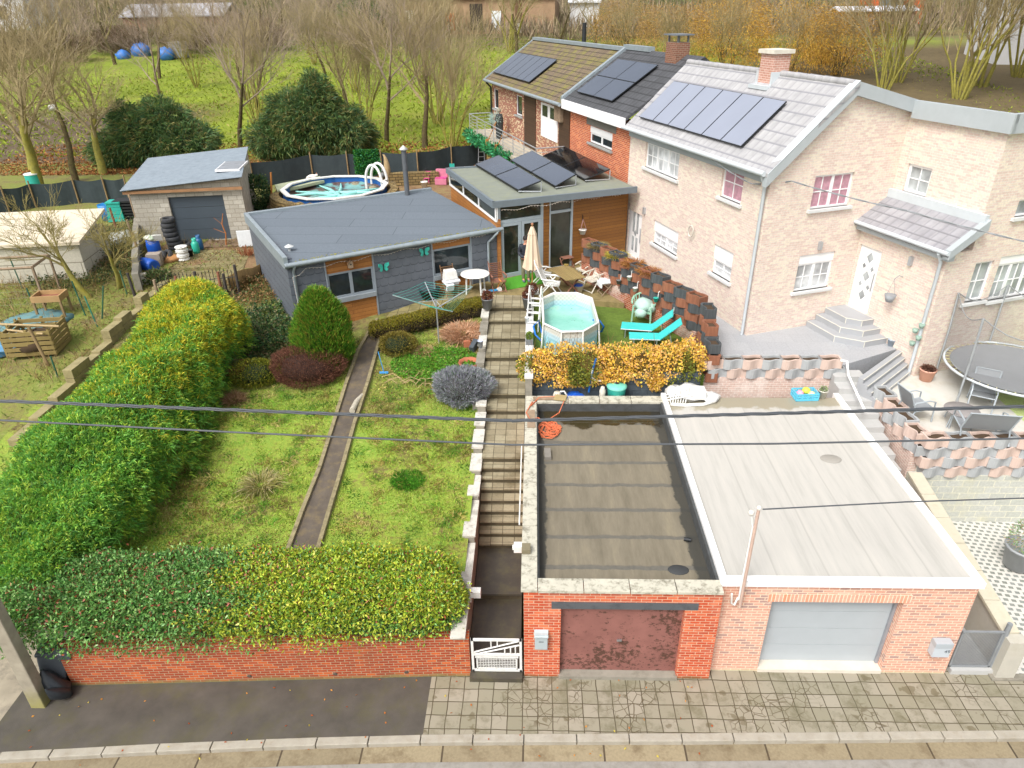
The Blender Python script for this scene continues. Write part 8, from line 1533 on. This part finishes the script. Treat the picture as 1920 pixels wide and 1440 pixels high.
b = MB(); b.tube([(0, 0, -.1), (-.28, .1, 1.35)], .05, 6); tag(b.obj('wooden_post', post_m, None, tuple(onhill(92, 686))), 'single leaning wooden stake in front of the compost bin', 'post')
b = MB(); b.ball(0, 0, .0, 1.1, 12, .18, .25); tag(b.obj('tarpaulin', M('blue_grey_sheet', '#3f7aa0', .6, .3, 3, '#8a9aa0', .7, 1.5), None, tuple(onhill(30, 640))), 'blue sheet spread on the ground left of the compost bin', 'tarpaulin')
b = MB(); b.ball(0, 0, .0, 1.2, 12, .15, .25); tag(b.obj('netting', M('teal_net', '#5f8a90', .8, .3, 6, '#6a6a4a', .7, 2), None, tuple(onhill(75, 600))), 'pale teal netting over the bed behind the compost bin', 'netting')
t = thing('water_barrel', 'blue open water barrel before the dark fence, left of the block garage', 'barrel', Pv(205, 412, 3.0)); b = MB(); b.lathe([(0, 0), (.3, 0), (.38, .8), (.36, .8), (.3, .6), (0, .6)], 18); b.obj('drum', M('bright_blue', '#1f78b8', .5), t)
t = thing('compost_bin', 'green ribbed plastic compost bin next to the blue barrel', 'compost bin', Pv(224, 412, 3.0), R(10)); b = MB()
for k in range(5): b.box(-.4+.02*k, -.4+.02*k, .18*k, .4-.02*k, .4-.02*k, .18*k+.165)
b.obj('body', turqd, t); b = MB(); b.box(-.36, -.36, .9, .36, .36, .97); b.obj('lid', turqd, t)
t = thing('pallet_stack', 'dark slatted crate at the left corner of the block garage', 'crate', Pv(243, 410, 3.0), R(10)); b = MB()
for k in range(7): b.box(-.5, -.4, .15*k, .5, .4, .15*k+.09)
b.obj('slats', black, t); b = MB()
for x in (-.46, .46): b.box(x-.04, -.42, 0, x+.04, -.4, 1.0)
b.obj('post', black, t)
t = thing('rain_bin', 'green bin with a pale lid under the leaning trees at the left', 'bin', Pv(67, 352, 3.0)); b = MB(); b.cyl(0, 0, 0, .8, .4, 14); b.obj('bin', turqd, t); b = MB(); b.cyl(0, 0, .8, .86, .42, 14); b.obj('lid', cloth, t)
b = MB(); b.ball(0, 0, 0, .26, 8, .7, .3); tag(b.obj('bag', wplast, None, (-28.6, 33.8, 7.4)), 'white plastic bag caught in the fork of the thick tree', 'bag')
# ---- far side of the meadow
def at(px, py): q = onfar(px, py); return q
def onfar(px, py):
    z = 6.0
    for _ in range(60): q = P(px, py, z); z = .7*z+.3*min(12, tz(q.x, min(q.y, 200)))
    return P(px, py, z)
def hut(name, label, cat, px0, px1, py, h, dep, wm, rm, rise=1.2, holes=()):
    a_, c_ = onfar(px0, py), onfar(px1, py); d_ = c_-a_; t = thing(name, label, cat, tuple(a_), math.atan2(d_.y, d_.x)); L = math.hypot(d_.x, d_.y); b = MB(); b.box(0, 0, -1.5, L, dep, h); b.obj('wall', wm, t); b = MB(); b.add(*slope([(-.3, -.5, h-.1), (L+.3, -.5, h-.1), (L+.3, dep*.5, h+rise), (-.3, dep*.5, h+rise)], .2)); b.add(*slope([(-.3, dep*.5, h+rise-.01), (L+.3, dep*.5, h+rise-.01), (L+.3, dep+.4, h), (-.3, dep+.4, h)], .2)); b.obj('roof', rm, t)
    for x0, x1, z0, z1, m_, nm in holes: b = MB(); b.box(x0*L, -.12, z0, x1*L, -.01, z1); b.obj(nm, m_, t)
    return t
brn = M('brown_render', '#a08468', .9, .15, 1, '#80644c', .5, .5); oldtile = tilemat('old_brown_tile', '#857666', '#776858', '#4a4036', .5, .5)
hut('barn', 'long brown barn with a low tiled roof at the far edge of the meadow', 'barn', 752, 1040, 58, 4.6, 8, brn, oldtile, 3, [(.46, .54, 0, 3.6, M('dark_opening', '#3f352c', .9), 'door'), (.3, .36, 0, 2.4, M('barn_orange', '#a8643a', .8, .3, 3), 'door'), (.04, .1, 0, 2.8, wplast, 'window'), (.75, .79, 0, 4.4, M('barn_post', '#6a5038', .9), 'post'), (.6, .66, 0, 2.6, cloth, 'door')])
hut('grey_shed', 'long low grey corrugated shed beyond the left trees', 'shed', 235, 425, 60, 2.4, 6, M('shed_brown', '#8a6a54', .9, .2, 1), M('shed_roof_grey', '#a0a0a4', .8, .15, 2, '#7d7468', .5, .5), 1.6)
hut('white_house', 'white rendered house in the far upper left corner', 'house', -60, 62, 68, 6, 8, M('white_render', '#d4d4d4', .8, .05, 1), oldtile, 2.5, [(.6, .72, 2.4, 4.2, M('dark_opening', '#3f352c'), 'window')])
hut('white_shed', 'small white shed between barn and golden shrubs', 'shed', 1068, 1122, 50, 3.6, 3, M('white_render', '#d4d4d4'), cloth, .8)
hut('orange_house', 'orange brick house with grey covered opening at the upper right', 'house', 1630, 1725, 42, 7, 8, M('orange_render', '#c46236', .9, .15, 1), oldtile, 2.5, [(.12, .6, 0, 6, M('grey_tarp', '#6f7a7a', .7, .15, 2), 'door')])
hut('pale_house', 'tall whitewashed house at the upper right corner', 'house', 1865, 2150, 112, 6, 8, M('white_render', '#d4d4d4'), oldtile, 3, [(.25, .3, .5, 2.4, M('dark_opening', '#3f352c'), 'window'), (.42, .47, .5, 2.4, M('dark_opening', '#3f352c'), 'window')])
hut('flat_shed', 'low white roofed shed with a square chimney before the orange house', 'shed', 1568, 1710, 52, 2.4, 4, M('shed_brown', '#8a6a54'), M('white_roof_sheet', '#cfd2d8', .7, .08), .4)
for i, (px, py, s, lb) in enumerate(((232, 112, .9, 'small blue tarpaulin scrap in front of the thicket'), (268, 106, 1.3, 'blue tarpaulin over a log pile at the meadow edge'), (314, 112, 1.1, 'round bright blue tarpaulin next to the grey crate'))): q = onfar(px, py); b = MB(); b.ball(0, 0, s*.5, s, 10, .8, .18); tag(b.obj('tarpaulin', M('tarp_blue', '#3f78c4', .5, .2, 3), None, tuple(q)), lb, 'tarpaulin', 'blue tarpaulins at the meadow edge')
q = onfar(338, 108); b = MB(); b.box(-1, -1, 0, 1, 1, 1.9); tag(b.obj('crate', M('grey_cage', '#a0a0a4', .8, .15, 3), None, tuple(q), .3, .05), 'pale grey cage container beside the blue tarpaulin', 'crate')
t = thing('garden_chair', 'white plastic chair on the grass before the barn', 'chair', tuple(onfar(972, 62)), .4); b = MB(); b.box(-.35, -.3, .5, .35, .3, .56); b.obj('seat', wplast, t); b = MB(); b.box(-.35, .26, .56, .35, .32, 1.3); b.obj('backrest', wplast, t)
for x in (-.3, .3):
    for y in (-.26, .26): b = MB(); b.cbox(x, y, .25, .06, .06, .5); b.obj('leg', wplast, t)
# ================================================================== STREET SIDE, ROOF TOPS, RIGHT SIDE, WIRES
t = thing('utility_pole', 'square concrete utility pole with a mossy foot at the left kerb', 'utility pole', Pv(78, 1318, 0.0)); b = MB(); b.add([(-.15, -.12, -.1), (.15, -.12, -.1), (.15, .12, -.1), (-.15, .12, -.1), (-.09, -.08, 8.3), (.09, -.08, 8.3), (.09, .08, 8.3), (-.09, .08, 8.3)], [(3, 2, 1, 0), (4, 5, 6, 7), (0, 1, 5, 4), (1, 2, 6, 5), (2, 3, 7, 6), (3, 0, 4, 7)])
pm_, pnt, pp_ = newmat('pole_concrete'); g_ = geom(pnt); sx = node(pnt, 'ShaderNodeSeparateXYZ'); pnt.links.new(g_, sx.inputs[0]); cc = ramp(pnt, noise(pnt, g_, 4, 5), [(.3, lin('#8a8272')), (.7, lin('#a29a88'))]); k_ = ramp(pnt, math_(pnt, 'ADD', sx.outputs['Z'], math_(pnt, 'MULTIPLY', noise(pnt, g_, 5, 4), .5)), [(.3, .6), (.9, 0.0)]); pnt.links.new(mixc(pnt, k_, cc, lin('#8f8a24')), pp_.inputs['Base Color']); pp_.inputs['Roughness'].default_value = .9; b.obj('pole', pm_, t, bevel=.02)
for z in (7.0, 6.6): b = MB(); b.cbox(0, -.12, z, .1, .12, .1); b.obj('bracket', rust, t)
t = thing('wheelie_bin', 'dark grey bin leaning against the left end of the brick wall', 'bin', (-9.85, -.38, .02), R(20)); b = MB(); b.at(0, 0, 0, 0, R(-14), R(10)); b.add([(-.2, -.2, .05), (.2, -.2, .05), (.2, .2, .05), (-.2, .2, .05), (-.27, -.27, .85), (.27, -.27, .85), (.27, .27, .85), (-.27, .27, .85)], [(3, 2, 1, 0), (4, 5, 6, 7), (0, 1, 5, 4), (1, 2, 6, 5), (2, 3, 7, 6), (3, 0, 4, 7)]); b.obj('body', dgrey, t, bevel=.03); b = MB(); b.at(0, 0, 0, 0, R(-14), R(10)).box(-.29, -.3, .85, .29, .29, .92); b.obj('lid', dgrey, t, bevel=.02)
b = MB(); b.at(0, 0, 0, 0, 0, R(-25)).tube([(0, 0, 0), (.02, 0, .15), (-.02, 0, .4), (0, 0, .62), (.06, 0, .8)], [.08, .2, .17, .14, .03], 9); b.at(.08, .0, .02, 1, 0, R(-40)).tube([(0, 0, 0), (.02, 0, .15), (0, 0, .4), (.06, 0, .6)], [.06, .14, .12, .02], 7); tag(b.obj('rubbish_bag', M('black_bag', '#2c3136', .35, .2, 6), None, (-9.5, -.62, .0)), 'black rubbish bag slumped at the end of the brick wall', 'bag')
lb_ = thing('letterbox', 'pale grey letterbox without number left of the maroon garage door', 'letterbox', (.35, -.12, .95)); mb_ = M('letterbox_grey', '#a8b3b6', .5, .04); b = MB(); b.box(-.13, 0, 0, .13, .118, .42); b.obj('box', mb_, lb_, bevel=.008); b = MB(); b.add([(-.14, -.03, .36), (.14, -.03, .36), (.14, .118, .42), (-.14, .118, .42), (-.14, -.03, .385), (.14, -.03, .385), (.14, .118, .45), (-.14, .118, .45)], [(3, 2, 1, 0), (4, 5, 6, 7), (0, 1, 5, 4), (1, 2, 6, 5), (2, 3, 7, 6), (3, 0, 4, 7)]); b.obj('lid', mb_, lb_); b = MB(); b.box(-.05, -.004, .22, .05, .001, .235); b.obj('slot', black, lb_)
q = PV(1762, 1222, 0, .1, 0); lb_ = thing('letterbox', 'grey letterbox with number 49 on the wide garage', 'letterbox', (q.x, .04, q.z-.1)); m9 = M('letterbox_silver', '#b9c1c8', .45, .04); b = MB(); b.box(-.17, 0, 0, .17, .175, .38); b.obj('box', m9, lb_, bevel=.008); b = MB(); b.box(-.175, -.012, .27, .175, .16, .4); b.obj('flap', M('letterbox_flap', '#a8b0b6', .4, .03), lb_, bevel=.008); text('number', '49', .12, M('number_grey', '#5f666c', .5), lb_, (.1, -.004, .17))
# lamps on the copings
for px, py, lbl, z in ((893, 1112, 'white box lamp on the left stair wall above the lower landing', 1.28), (975, 1027, 'white box lamp on the left edge of the dark garage roof', 2.38)):
    q = P(px, py, z); t = thing('box_lamp', lbl, 'lamp', tuple(q)); b = MB(); b.box(-.13, -.08, -.08, .1, .08, .1); b.obj('housing', wplast, t, bevel=.01); b = MB(); b.box(-.16, -.05, -.02, -.13, .05, .04) if px > 900 else b.box(-.2, .02, -.3, -.12, .1, .25); b.obj('bracket', wplast, t)
t = thing('flood_lamp', 'small square brown floodlight on the mossy coping beside the box lamp', 'lamp', (.04, 1.05, 2.51)); b = MB(); b.box(-.09, -.1, .02, .09, .12, .12); b.obj('housing', M('lamp_brown', '#7d745c', .6), t)
b = MB(); b.tube([(0, 0, 0), (0, 3.2, 0)], .018, 6); tag(b.obj('handrail', wplast, None, (-.12, 2.0, 2.42)), 'thin white rail along the stair side of the dark roofed garage', 'rail')
# dark roof: hose, planks, block, shoes
random.seed(8); pts = []
for i in range(170):
    a = i*.42; rr_ = .2+.1*math.sin(i*.21)+.05*math.sin(i*1.3); pts.append((.65+rr_*math.cos(a)*(1+.2*math.sin(i*.05)), 6.2+rr_*1.15*math.sin(a)+.1*math.sin(i*.07), 2.23+.015*math.sin(i*.7)+.03*(i/170)))
pts = [(.15, 7.2, 2.54), (-.02, 6.6, 2.54), (.1, 6.2, 2.54), (.3, 6.4, 2.5)]+pts+[(.5, 6.5, 2.3), (.9, 6.9, 2.35), (1.05, 7.25, 2.54), (.8, 7.5, 2.54), (.35, 7.45, 2.54), (.12, 7.0, 2.54)]
b = MB(); b.tube(pts, .016, 5); tag(b.obj('garden_hose', orange, None), 'tangled orange garden hose at the back left corner of the dark garage roof', 'hose')
for i, (x, y, z, sx_, sy_, sz_, a, m_, lbl) in enumerate(((.62, 7.42, 2.53, .9, .16, .03, .05, woodg, 'grey plank lying along the rear coping of the dark roof'), (.95, 7.4, 2.56, .34, .3, .03, -.2, M('pale_board', '#a8956a', .85, .1), 'pale square board on the rear coping next to the hose'), (.12, 6.3, 2.53, .22, .9, .03, .02, woodg, 'wide plank on the left coping under the hose'), (.55, 5.0, 2.25, .17, .42, .1, .03, M('small_block', '#7f7a72', .9, .1), 'grey block on the left side of the dark roof'))): b = MB(); b.at(x, y, z, a).cbox(0, 0, 0, sx_, sy_, sz_); tag(b.obj('board' if i < 3 else 'concrete_block', m_, None, (0, 0, 0), 0, .004), lbl, 'board' if i < 3 else 'block')
b = MB(); b.tube([(3.6, 1.75, 2.24), (3.45, 1.78, 2.24)], .045, 7); tag(b.obj('shoe', black, None), 'lost black shoe by the right upstand of the dark roof', 'shoe')
q = P(1272, 1068, 2.21); b = MB(); b.lathe([(0, 0), (.2, 0), (.19, .006), (0, .008)], 16); o_ = b.obj('roof_patch', M('bitumen_patch', '#3a3c3d', .6, .1), None, (q.x, q.y, 2.203)); o_.scale = (1.1, .75, 1); tag(o_, 'oval bitumen patch at the front of the dark roof', 'patch')
q = P(1558, 860, 2.54); b = MB(); b.lathe([(0, 0), (.24, 0), (.23, .006), (0, .007)], 20); o_ = b.obj('roof_patch', M('pale_bitumen_patch', '#9a968e', .5, .05), None, (q.x, q.y, 2.534)); o_.scale = (1.05, .8, 1); tag(o_, 'oval darker patch in the middle of the light roof', 'patch')
# junk on the light roof
q = P(1285, 745, 2.54); t = thing('junk_heap', 'heap of white sheeting and chair frames on the back corner of the light roof', 'junk', (q.x, q.y-.1, 2.54)); wsh = M('white_sheeting', '#dcdcda', .7, .06, 5)
b = MB(); b.ball(.15, .15, .12, .42, 14, .45, .25); b.ball(-.25, .25, .1, .3, 12, .5, .3); b.ball(.65, .0, .06, .25, 12, .5, .35); b.obj('sheeting', wsh, t); b = MB(); b.box(.05, -.25, .1, .5, .12, .38); b.obj('box', wplast, t, bevel=.03); b = MB()
for k in range(7): b.tube([(-.5+k*.07, -.3, .05), (-.45+k*.08, -.05, .42)], .015, 5)
for k in range(3): b.tube([(-.6, -.25+k*.15, .1), (.1, -.3+k*.12, .3)], .018, 5)
b.tube([(-.5, -.35, .03), (-.1, -.4, .03), (.4, -.36, .03), (.75, -.2, .04), (.95, .1, .05)], .05, 6); b.obj('chair_frame', wplast, t)
q = P(1508, 745, 2.55); t = thing('crate', 'light blue plastic crate of bright toys on the light roof', 'crate', (q.x, q.y, 2.54), R(4)); cb = M('crate_blue', '#5fc0dc', .5, .05); b = MB(); b.box(-.32, -.2, 0, .32, .2, .02)
for x0, y0, x1, y1 in ((-.32, -.2, .32, -.18), (-.32, .18, .32, .2), (-.32, -.18, -.3, .18), (.3, -.18, .32, .18)):
    for z0, z1 in ((.02, .08), (.11, .15), (.18, .22)): b.box(x0, y0, z0, x1, y1, z1)
for x in (-.31, -.15, 0, .15, .31):
    for y in (-.19, .19): b.cbox(x, y, .11, .03, .022, .2)
b.obj('crate', cb, t)
for i, (x, y, z, r_, m_, lbl) in enumerate(((-.14, 0, .14, .11, M('toy_pink', '#e0a0b8', .5), 'pink toy ball in the light blue crate'), (.04, .06, .2, .12, M('toy_lime', '#d4dc50', .5), 'lime toy bucket in the light blue crate'), (.16, -.05, .15, .1, M('toy_yellow', '#e8e0a0', .5), 'pale yellow toy in the light blue crate'))): b = MB(); b.ball(0, 0, 0, r_, 10, .8); tag(b.obj('toy', m_, None, (q.x+x, q.y+y, 2.54+z)), lbl, 'toy')
potplant('planter_pot', 'whitish flower pot next to the light blue crate', 'plant pot', Pv(1541, 745, 2.54), .13, .24, M('pale_pot', '#cfccc0', .8), True, ['#8a9a6a', '#a0a884'], .08, .6, 120)
# service mast and drainpipe hook on the wide garage
q0 = PV(1387, 1138, 0, .1, 0); q1 = PV(1430, 955, 0, .1, 0); t = thing('service_mast', 'rusty service mast fixed to the front wall of the wide garage', 'mast', (q0.x, .1, q0.z)); H_ = q1.z-q0.z
b = MB(); b.tube([(0, 0, 0), (0, 0, H_)], .032, 8); b.obj('pole', M('rust_mast', '#bda294', .8, .15, 6), t); b = MB(); b.tube([(-.07, .0, .25), (-.11, 0, .05), (-.18, 0, .1), (-.2, 0, .35)], .022, 6); b.tube([(-.05, 0, .2), (-.05, 0, H_-.4), (-.1, 0, H_-.15)], .02, 6); b.obj('conduit', wplast, t); b = MB(); b.ball(-.12, 0, H_-.08, .06, 8); b.ball(.0, 0, H_+.03, .05, 8); b.obj('insulator', M('porcelain', '#d8d4cc', .3), t)
cab = M('black_cable', '#484c51', .6, .1)
def cable(name, label, pts, r_, strands=1, sag=.15, cat='cable', mat=None):
    o_ = Vector(pts[0]); b = MB()
    for s in range(strands):
        run = []
        for a_, c_ in zip(pts, pts[1:]):
            a_, c_ = Vector(a_), Vector(c_); n = max(14, int((c_-a_).length*(9 if strands > 1 else 1.2)))
            for k in range(n+1):
                f_ = k/n; q = a_.lerp(c_, f_)-Vector((0, 0, sag*4*f_*(1-f_))); d_ = (c_-a_).length*f_
                if strands > 1: ph = d_*5+6.283*s/strands; q = q+Vector((0, math.cos(ph), math.sin(ph)))*r_*1.1
                run.append(q-o_)
        b.tube(run, r_, 5, False)
    return tag(b.obj(name, mat or cab, None, tuple(o_)), label, cat)
def YZ(px, py, y): return tuple(PV(px, py, 0, y, 0))
cable('power_cable', 'thick twisted black power cable crossing the whole picture above the gardens', [YZ(-250, 742, -1.05), YZ(960, 789, -1.05), YZ(2150, 756, -1.05)], .014, 3, .0)
cable('power_cable', 'thinner single black cable just below the twisted one', [YZ(-250, 775, -1.05), YZ(450, 811, -1.05), YZ(960, 834, -1.05), YZ(1450, 832, -1.05), YZ(2150, 817, -1.05)], .016, 1, .0)
cable('service_cable', 'thin cable leaving the rusty mast towards the right edge', [(q1.x, .1, q1.z), YZ(1700, 941, .1), YZ(2050, 930, .1)], .014, 1, .0)
u_, z_ = GF.px(1480, 338); s0 = GF.pt(u_, -.1, z_); e0 = PV(1905, 440, 0, 6.0, 0)
cable('service_cable', 'pair of thin cables from the gable corner of the pale house across the porch', [tuple(FF.pt(HL-2.6, -.35, EZ-.15)), tuple(FF.pt(HL-.6, -.2, 7.7)), tuple(s0), tuple(PV(1700, 395, 0, 8.0, 0)), tuple(PV(2000, 470, 0, 5.5, 0))], .012, 2, .04, mat=M('pale_cable', '#85898c', .6))
# ---- pale house yard
tp = thing('trampoline', 'round trampoline with a dark safety net on the side lawn', 'trampoline', (P(1872, 690, 3.25).x+.45, P(1872, 690, 3.25).y, 2.44)); b = MB(); TR = 1.75; pk_ = M('trampoline_mat', '#84878a', .7, .05); b.lathe([(0, .8), (TR-.15, .8)], 36); b.lathe([(TR-.15, .79), (0, .79)], 36); b.obj('mat', pk_, tp); b = MB(); b.tube([(TR*math.cos(a), TR*math.sin(a), .8) for a in [6.2832*k/36 for k in range(36)]], .035, 6, closed=True); b.obj('rim', zincp, tp)
b = MB()
for k in range(48): a = 6.2832*k/48; b.tube([((TR-.15)*math.cos(a), (TR-.15)*math.sin(a), .8), (TR*math.cos(a+.02), TR*math.sin(a+.02), .8)], .014, 3)
b.obj('springs', M('spring_yellow', '#d8d0a0', .5), tp); npst = 6
tops = []
for k in range(npst):
    a = 6.2832*k/npst+.35; b = MB(); x, y = (TR+.08)*math.cos(a), (TR+.08)*math.sin(a); b.tube([(x, y, 0), (x, y, 1.6), (x*1.02, y*1.02, 2.6)], .03, 6); b.obj('post', M('net_post', '#9a9ea0', .6), tp); tops.append((x*1.02, y*1.02, 2.6))
nm, nnt, np_ = newmat('safety_net'); tr = node(nnt, 'ShaderNodeBsdfTransparent'); mx = node(nnt, 'ShaderNodeMixShader'); mx.inputs[0].default_value = .22; np_.inputs['Base Color'].default_value = (.25, .25, .25, 1); nnt.links.new(tr.outputs[0], mx.inputs[1]); nnt.links.new(np_.outputs[0], mx.inputs[2]); nnt.links.new(mx.outputs[0], nnt.nodes['Material Output'].inputs['Surface'])
b = MB(); rim_ = M('net_rim', '#85898a', .6); nb_ = MB()
for k in range(npst):
    a_, c_ = Vector(tops[k]), Vector(tops[(k+1) % npst]); N = 6; vs = []
    for j in range(N+1): f_ = j/N; q = a_.lerp(c_, f_); top = q-Vector((0, 0, .35*math.sin(math.pi*f_))); vs += [(q.x*.97, q.y*.97, .82), tuple(top)]
    b.add(vs, [(2*j, 2*j+2, 2*j+3, 2*j+1) for j in range(N)]); nb_.tube([vs[2*j+1] for j in range(N+1)], .014, 4)
b.obj('net', nm, tp); nb_.obj('net_rim', rim_, tp)
slg = M('sling_fabric', '#8d9194', .7, .05); frm = M('chair_frame_pale', '#a3abb0', .4, .04)
def sling(label, loc, rz, w_=.55):
    t = thing('sling_chair', label, 'chair', loc, rz, 'grey sling garden seats'); b = MB(); b.add([(-w_/2, -.25, .42), (w_/2, -.25, .42), (w_/2, .22, .36), (-w_/2, .22, .36)], [(0, 1, 2, 3)]); b.add([(-w_/2, .22, .36), (w_/2, .22, .36), (w_/2, .48, .92), (-w_/2, .48, .92)], [(0, 1, 2, 3)]); o_ = b.obj('sling', slg, t); s_ = o_.modifiers.new('thickness', 'SOLIDIFY'); s_.thickness = .012
    for s in (-1, 1):
        b = MB(); x = s*(w_/2+.02); b.tube([(x, -.32, 0), (x, -.28, .6), (x, -.1, .66), (x, .28, .62), (x, .34, .55)], .022, 6); b.tube([(x, .42, 0), (x, .24, .38), (x, .5, .95)], .022, 6); b.tube([(x, -.28, .42), (x, .24, .36)], .018, 6); b.obj('side_frame', frm, t)
    b = MB(); b.tube([(-w_/2, .5, .94), (w_/2, .5, .94)], .018, 6); b.tube([(-w_/2, -.27, .42), (w_/2, -.27, .42)], .016, 6); b.obj('crossbar', frm, t)
sling('grey sling armchair on the patio nearest the terrace steps', Pv(1712, 782, 2.46), R(100)); sling('grey sling armchair at the lawn side of the round patio table', Pv(1835, 762, 2.46), R(-30)); sling('two seat grey sling bench with its back to the planter blocks', Pv(1832, 818, 2.46), R(172), 1.1)
t = thing('patio_table', 'round dark patio table between the sling seats', 'table', Pv(1795, 795, 2.46)); b = MB(); b.lathe([(0, .42), (.42, .42), (.43, .44), (.42, .455), (0, .455)], 26); b.obj('tabletop', M('table_brown_grey', '#8f8a88', .5), t)
for k in range(4): a = k*1.571+.4; b = MB(); b.tube([(.32*math.cos(a), .32*math.sin(a), .42), (.4*math.cos(a), .4*math.sin(a), 0)], .018, 6); b.obj('leg', frm, t)
potplant('flower_pot', 'pale terracotta pot of soil at the corner of the pale house', 'plant pot', Pv(1735, 712, 2.46), .22, .36, M('pale_terracotta_pot', '#dba690', .8, .05), True, ['#7a5a4c', '#6a4a3c'], .16, .3, 700)
potplant('planter_pot', 'dark grey round pot with a young shrub on the grid paving', 'plant pot', Pv(1905, 1060, .1), .38, .62, M('pale_black_pot', '#9a9da0', .6), True, ['#7fa070', '#95ab7c', '#b09a80'], .4, 1.2, 700)
potplant('planter_pot', 'square pale concrete pot at the right edge of the grid paving', 'plant pot', Pv(1918, 1065, .1), .25, .4, pcon)
potplant('bucket', 'blue grey bucket on the terrace of the pale house', 'bucket', Pv(1670, 648, 3.0), .12, .22, M('bucket_pale_blue', '#9fabb6', .6))
for i, (px, py, lbl) in enumerate(((1737, 610, 'upper right green pot on the porch downpipe'), (1725, 619, 'upper left green pot on the porch downpipe'), (1731, 633, 'lower right green pot on the porch downpipe'), (1719, 643, 'lower left green pot on the porch downpipe'))): u_, z_ = PF.px(px, py); q = PF.pt(u_, -.18, z_-.05); t = thing('pipe_pot', lbl, 'plant pot', tuple(q), 0, 'pots on the porch downpipe'); b = MB(); b.lathe([(0, 0), (.06, 0), (.09, .12), (.07, .12), (0, .1)], 10); b.obj('pot', M('pale_green_pot', '#8fa89a', .6), t)
u_, z_ = PF.px(1685, 550); q = PF.pt(u_, -.3, z_-.1); t = thing('hanging_basket', 'dark hanging basket on a bracket beside the white diamond door', 'plant pot', tuple(q)); b = MB(); b.lathe([(0, -.12), (.1, -.12), (.17, .1), (.15, .1), (0, .08)], 14); b.obj('pot', M('pale_dark_pot', '#8d9094', .6), t); b = MB(); b.tube([(.12, 0, .1), (0, 0, .6)], .006, 4); b.tube([(-.12, 0, .1), (0, 0, .6)], .006, 4); qq = PF.pt(0, .3)-PF.pt(0, 0); b.tube([(0, 0, .6), tuple(qq*.5+Vector((0, 0, .68))), tuple(qq+Vector((0, 0, .62)))], .012, 5); b.obj('hanger', M('pale_dark_pot', '#8d9094'), t)
for i, (px, py, m1, m2, lbl) in enumerate(((1563, 584, M('gnome_pink', '#e0b8b8', .6), M('gnome_red', '#d88a90', .6), 'small gnome figure with a red cap left of the porch steps'), (1630, 602, wsh, wsh, 'white swan pot on the right of the upper porch step'), (1641, 617, wsh, wsh, 'white swan pot on the right of the lower porch step'))):
    t = thing('garden_figure', lbl, 'figure', Pv(px, py, 3.2 if i < 2 else 3.05), 0, 'garden figures on the porch steps'); b = MB(); b.lathe([(0, 0), (.08, 0), (.1, .1), (.07, .16), (0, .17)], 12); b.obj('body', m1, t); b = MB()
    b.lathe([(.07, .15), (.075, .2), (0, .3)], 10) if i == 0 else b.tube([(.08, 0, .1), (.12, 0, .22), (.08, 0, .27), (.13, 0, .25)], [.025, .02, .025, .01], 6); b.obj('cap' if i == 0 else 'neck', m2, t)
b = MB(); b.ball(0, 0, .15, .12, 10, 1.2, .1); tag(b.obj('bubble_toy', M('toy_orange', '#e8a878', .5), None, Pv(1862, 656, 2.46)), 'orange toy behind the trampoline under the low window', 'toy')
u_, z_ = FF.px(1300, 433); q = FF.pt(u_, -.1, z_); b = MB(); b.at(q.x, q.y, q.z, FF.a)
b.tube([(.16*math.cos(k*.5)*(1+.05*math.sin(k)), -.02*math.sin(k*1.7), .2*math.sin(k*.5)) for k in range(40)], .014, 5); tag(b.obj('hose_coil', M('pale_hose', '#c9c4b8', .6), None), 'coil of pale hose hung on the front wall of the pale house', 'hose')
b = MB(); q = P(1232, 500, 3.0)
a_, c_ = P(1577, 676, 3.3), P(1612, 770, 2.0); b = MB(); b.tube([(0, 0, 0), (.12, -.1, .03), tuple((c_-a_)*.35+Vector((0, 0, .1))), tuple(Vector((P(1623, 773, 2.6)-a_)))], .035, 7); tag(b.obj('handrail', wtrim, None, tuple(a_)), 'white curved handrail at the top of the side stairs', 'rail')
print('objects', len(COL.objects), 'verts', sum(len(m.vertices) for m in bpy.data.meshes))
